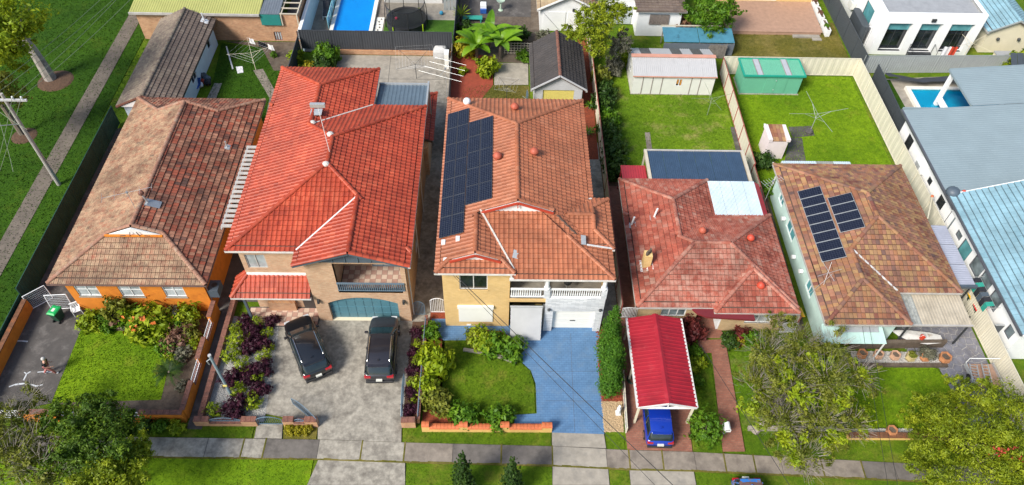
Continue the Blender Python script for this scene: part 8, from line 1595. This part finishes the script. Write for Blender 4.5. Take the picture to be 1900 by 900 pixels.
# banana plants and companions
for k, (p, n, L_) in enumerate((((-1.93, 57.01),13,2.6),((0.21, 57.39),14,2.9),((-0.8, 58.7),12,2.6))): fronds('banana_plant', ['left banana plant with broad bright leaves','right and tallest banana plant with broad bright leaves','rear banana plant between the other two'][k], 'banana plant', p, n, L_, MATS['leaf_banana'], 1.3, 0.4, 1.3, 8, 1.15, False, k+5)
sh('shrub','round green bush at the foot of the banana plants',(-0.95, 55.11),'bush_lime',1.8,None,2.1); sh('shrub','yellowish bush left of the banana plants',(-3.09, 57.55),'bush_gold',1.8,None,2.4); sh('shrub','dark bush behind the left banana plant',(-2.78, 60.53),'bush_dark',1.8,None,2.0); sh('shrub','leafy clump right of the banana plants by the slate garage',(2.41, 57.12),'bush_green',1.2); sh('shrub','potted lime plant on the red back paving',(-3.2, 55.05),'bush_lime',0.8); sh('shrub','dark green shrub behind the right banana plant',(1.85, 60.22),'bush_dark',1.8); sh('shrub','grey-green shrub left of the white garage',(4.32, 60.29),'bush_grey',1.3)
fronds('yucca','spiky lime yucca beside the turf fence','yucca',(-3.61, 63.36),26,1.1,MATS['leaf_lime'],0.6,0.05,0.5,5,0.9,False,8)
fronds('yucca','small spiky plant in the narrow red bed beside the terracotta roof','yucca',(8.04, 50.49),16,0.7,MATS['leaf_green'],0.7,0.05,0.2,5,0.8,False,9); fronds('yucca','lower spiky plant in the narrow red bed','yucca',(7.69, 47.01),16,0.7,MATS['leaf_green'],0.7,0.05,0.2,5,0.8,False,10)
# vine hedge on the far side of the cream fence
for k, v in enumerate((150,180,205,230,255,280,305,325)): sh('hedge_shrub', 'dark hedge shrub '+['first','second','third','fourth','fifth','sixth','seventh','last'][k]+' from the top along the cream fence', (9.2+0.25*(k%2),[54.26,51.98,50.15,48.39,46.69,45.04,43.45,42.22][k]), 'bush_'+['olive','dark','dark','green','dark','dark','dark','dark'][k], 1.5+0.2*(k%3), 'hedge along the cream fence', 1.9)
sh('shrub','bright broad-leaved clump left of the white shed',(11.73, 57.11),'bush_lime',1.4,None,1.9); sh('shrub','grey-green loose shrub above the hedge by the cream fence',(10.67, 55.47),'bush_grey',1.6,None,1.8)
# lot 4
sh('topiary_shrub','large dense round bush beside the letterbox',(12.79, 20.02),'ball_dark',1.95,None,1.7); sh('shrub','dark red leafy shrub left of the entry of the faded red house',(12.93, 27.16),'bush_red',1.7,None,1.9); sh('shrub','green shrub halfway along the right of the carport',(12.97, 24.76),'bush_lime',1.1); sh('shrub','upper green shrub at the right of the carport',(13.11, 25.57),'bush_green',1.0); sh('shrub','lower green shrub at the right of the carport',(12.88, 23.57),'bush_green',0.8)
sh('shrub','red and yellow crown shrub before the right window of the faded red house',(16.36, 26.85),'bush_red',1.1); sh('shrub','lime shrub under the red crown shrub',(16.15, 26.51),'bush_gold',0.8); sh('shrub','bright green shrub before the right window of the faded red house',(17.18, 26.43),'bush_green',1.4,None,1.4); sh('shrub','low dark shrub right of the brick entry path',(15.5, 26.5),'bush_dark',1.1); sh('shrub','dark bush at the corner of the pale patio roof',(21.41, 43.38),'bush_dark',1.6,None,1.6); sh('shrub','shrub in the gap below the patio aerial',(21.08, 40.35),'bush_green',1.3)
sh('shrub','pinkish shrub right of the white house wing',(17.71, 61.98),'bush_brown',1.6,None,2.0); sh('shrub','grey shrub growing in the fifth planter',(*PT[4][0],0.5),'bush_grey',0.9,None,0.8); sh('shrub','small olive plant in the fourth planter',(*PT[3][0],0.5),'bush_olive',0.45)
for k in range(4): sh('hedge_shrub', ['first','second','third','last'][k]+' lime hedge shrub from the left at the top right corner', (47.6+k*1.4,55.9+1.1*(k%2)), 'bush_lime', 2.2, 'lime hedge at the top right', 2.2)
for k, y in enumerate((62.4,64.6,66.8)): sh('planter_plant', ['plants in the planter box nearest the lawn','plants in the middle planter box','plants in the furthest planter box'][k], (32.0,y,0.62), 'bush_'+['green','brown','brown'][k], 0.45, 'planter plants by the deck', 0.4)
for k, (u, m) in enumerate((((-24.25, 20.29),'green'),((-20.0, 20.24),'green'),((-19.02, 20.17),'lime'),((-20.8, 20.23),'dark'))): sh('shrub', ['low green plants before the orange front wall under the tree','low strappy plants before the orange front wall','lime low plants at the right end before the orange front wall','dark low plants before the orange front wall'][k], u, 'bush_'+m, 0.9)
# ---- trees
def tree(label, base, blobs, n, leaf, m, trunk_r=0.15, h=2.0, seed=1, size=None, bark='bark', depth=3, split=3, clump=0.3, tips=200, L=None, lean=(0,0), twigs=0, asp=0.45, shell=0.5, twl=0.7):
    """tree > trunk (limbs that branch towards the crown), crown; blobs in world coordinates"""
    g = random.Random(seed); t = thing('tree', label, 'tree', (base[0],base[1],0)); mb = MB(); tp = []
    fork = V(base[0]+lean[0],base[1]+lean[1],h)
    mb.tube([(base[0],base[1],-0.1), (base[0]+lean[0]*0.3,base[1]+lean[1]*0.3,h*0.45), fork], [trunk_r*1.25,trunk_r,trunk_r*0.8], 8, cap=False)
    for b in blobs:
        c = V(*b[:3]); d = c-fork; limb(mb, fork, d, max(0.4,d.length*0.7), trunk_r*0.55, depth-1, g, tp, 0.3, split)
    if twigs:
        for _ in range(twigs):
            b = g.choice(blobs); c = V(*b[:3]); a, e = g.uniform(0,6.283), g.uniform(-0.1,1.3); q = V(math.cos(a)*math.cos(e)*b[3],math.sin(a)*math.cos(e)*b[4],math.sin(e)*b[5]); p = c+q*g.uniform(0.55,0.85); e_ = p+q.normalized()*twl*g.uniform(0.5,1.2)+V(g.uniform(-0.2,0.2),g.uniform(-0.2,0.2),g.uniform(-0.1,0.2)); mb.tube([p,e_],[0.011,0.005],3,cap=False)
    mb.build('trunk', MATS[bark], t)
    ex = []
    for b in blobs:                                     # smaller outlying clumps break up the outline
        for _ in range(3):
            a, e = g.uniform(0,6.283), g.uniform(-0.3,1.2); q = g.uniform(0.85,1.25); f = g.uniform(0.28,0.5); ex.append((b[0]+b[3]*q*math.cos(a)*math.cos(e), b[1]+b[4]*q*math.sin(a)*math.cos(e), max(0.6,b[2]+b[5]*q*math.sin(e)*0.8), b[3]*f, b[4]*f, b[5]*f))
    P, N, T = crown([(*b[:3],*[v*0.85 for v in b[3:]]) for b in blobs]+ex, n, clump*1.15, shell, seed, tips); P = P-np.array([base[0],base[1],0]); link('crown', leaves_mesh('crown', MATS[m], P, N, T, leaf, asp, seed), t); return t
def B(u, r, rz=None): return (u[0],u[1],u[2],r,r,rz or r*0.8)
tree('pale grey gum tree with a bare soil ring on the reserve', (-39.32, 53.26), [B((-35.62, 47.79, 10.5),2.6),B((-35.4, 48.35, 9.0),1.5),B((-36.23, 46.01, 8.5),2.0),B((-35.78, 46.09, 7.5),1.2),B((-37.7, 47.13, 10.0),3.0),B((-37.3, 43.39, 9.0),2.5)], 16000, 0.26, 'leaf_lime', 0.42, 5.2, 3, bark='gum_bark', tips=200, lean=(-0.6,0.3))
tag(MB().lathe((-38.89, 53.12),[(1.5,-0.005),(1.3,0.06),(0.5,0.14)],20).build('soil_ring', MATS['mulch_brown']), 'brown soil ring around the gum tree trunk', 'soil ring'); tag(MB().lathe((-38.68, 45.96),[(1.0,-0.005),(0.8,0.05),(0.3,0.1)],16).build('soil_ring', MATS['mulch_brown']), 'small soil ring around the tree behind the utility pole', 'soil ring')
tree('small olive tree behind the utility pole at the left edge', (-38.86, 46.08), [B((-37.61, 46.03, 4.5),1.0),B((-38.1, 46.04, 5.0),1.2),B((-38.47, 44.72, 4.5),1.3),B((-36.75, 45.37, 4.0),0.7)], 2600, 0.24, 'leaf_olive', 0.2, 3.0, 4, bark='bark', tips=60, lean=(-0.5,0.4))
tree('dark green street tree before the orange front wall', (-22.7, 17.38), [B((-22.44, 18.51, 4.2),1.3),B((-21.1, 18.83, 4.2),1.2),B((-21.36, 17.33, 4.4),1.6),B((-24.02, 19.18, 3.8),0.9),B((-22.39, 16.6, 4.0),1.2),B((-20.1, 18.65, 3.6),0.8)], 26000, 0.15, 'leaf_street', 0.16, 1.8, 5, tips=420, clump=0.32)
tree('lime green street tree at the bottom left', (-20.46, 16.59), [B((-19.72, 16.4, 3.8),1.2),B((-19.13, 17.03, 3.4),0.8),B((-20.3, 15.43, 4.0),1.3),B((-19.07, 15.46, 3.6),1.0)], 15000, 0.15, 'leaf_mix', 0.13, 1.6, 6, tips=280, clump=0.3)
tree('sparse grey-green twiggy tree at the bottom left corner', (-27.27, 17.68), [B((-26.6, 18.67, 3.5),1.5),B((-25.05, 17.73, 3.5),1.3),B((-25.35, 16.29, 4.0),1.7),B((-23.83, 16.09, 3.8),1.5),B((-26.58, 20.58, 3.0),0.9),B((-26.86, 17.18, 4.0),1.6),B((-22.86, 15.77, 3.5),1.1)], 14000, 0.15, 'leaf_olive', 0.16, 1.4, 7, tips=180, bark='twig', twigs=700, clump=0.3)
tree('wide twiggy grey tree with lime tips over the patchy lawn', (15.95, 20.25), [B((16.39, 23.53, 3.4),1.5),B((18.66, 24.44, 3.2),1.5),B((20.51, 24.01, 3.3),1.4),B((15.29, 21.39, 3.3),1.3),B((17.15, 21.12, 3.8),1.7),B((19.25, 21.44, 3.9),1.8),B((21.55, 22.09, 3.4),1.2),B((16.23, 18.9, 3.5),1.4),B((18.29, 18.81, 3.7),1.5),B((17.05, 17.07, 3.3),1.4),B((20.39, 19.06, 3.2),1.2),B((17.38, 25.67, 2.8),1.0)], 34000, 0.13, 'leaf_olive', 0.22, 1.1, 8, tips=420, bark='twig', twigs=1300, clump=0.24, lean=(1.2,0.9), twl=0.55)
tree('scattered lime shoots growing through the twiggy grey tree', (16.66, 20.43), [B((17.0, 22.08, 4.0),0.8),B((17.93, 20.39, 4.2),0.9),B((19.85, 20.34, 4.0),0.9),B((14.87, 19.84, 3.6),0.8),B((21.88, 22.34, 3.6),0.7),B((19.28, 22.82, 4.0),0.6),B((16.39, 17.47, 3.8),0.9),B((21.17, 19.69, 3.3),0.8),B((18.67, 17.89, 3.6),0.8)], 6000, 0.2, 'leaf_lime', 0.08, 1.5, 9, tips=120, bark='twig', clump=0.4, shell=0.3, depth=2)
t = tree('dense golden green tree filling the bottom right corner', (29.64, 18.57), [B((25.37, 19.56, 3.6),1.3),B((27.46, 20.32, 3.8),1.4),B((29.21, 20.11, 3.9),1.5),B((23.9, 17.5, 3.8),1.4),B((25.86, 17.87, 4.4),1.8),B((28.19, 17.83, 4.5),1.8),B((23.98, 15.59, 4.0),1.6),B((26.16, 15.73, 4.4),1.8),B((28.2, 15.73, 4.4),1.8),B((31.02, 19.83, 3.8),1.4),B((24.19, 19.25, 3.2),0.8),B((27.53, 21.34, 3.2),0.9)], 60000, 0.14, 'leaf_mix', 0.22, 1.6, 10, tips=900, clump=0.24, asp=0.35)
P, N, T = crown([(*(26.98, 16.59, 5.3),0.9,0.5,0.4)], 70, 0.5, 0.2, 3, 14); P = P-np.array([*(29.64, 18.57),0]); link('blossom', leaves_mesh('blossom', MATS['flower_red'], P, N, T, 0.13, 0.7, 3), t)
tree('golden feathery tree above the cream fence at the top centre', (9.46, 57.63), [B((7.43, 55.86, 5.6),1.2),B((9.03, 56.11, 6.0),1.3),B((7.73, 53.41, 5.4),1.4),B((9.42, 54.72, 5.6),1.2),B((6.46, 54.34, 5.0),0.9),B((10.57, 56.93, 5.5),0.9),B((8.48, 53.04, 4.6),1.0)], 14000, 0.18, 'leaf_mix', 0.14, 3.0, 11, tips=160, clump=0.3); tree('grey-green sapling right of the golden feathery tree', (11.45, 58.35), [B((10.69, 55.45, 3.5),0.9),B((11.41, 55.1, 3.2),0.7),B((10.2, 54.56, 3.0),0.7)], 2500, 0.2, 'leaf_grey', 0.07, 1.6, 12, tips=60)
tree('round citrus tree with dark glossy leaves at the top', (20.64, 61.88), [B((19.81, 61.08, 3.0),1.9),B((18.5, 61.22, 2.6),1.2),B((21.22, 60.88, 2.7),1.3),B((19.82, 60.1, 2.2),1.4)], 8000, 0.22, 'leaf_green', 0.14, 1.0, 13, tips=180, clump=0.22, shell=0.75)
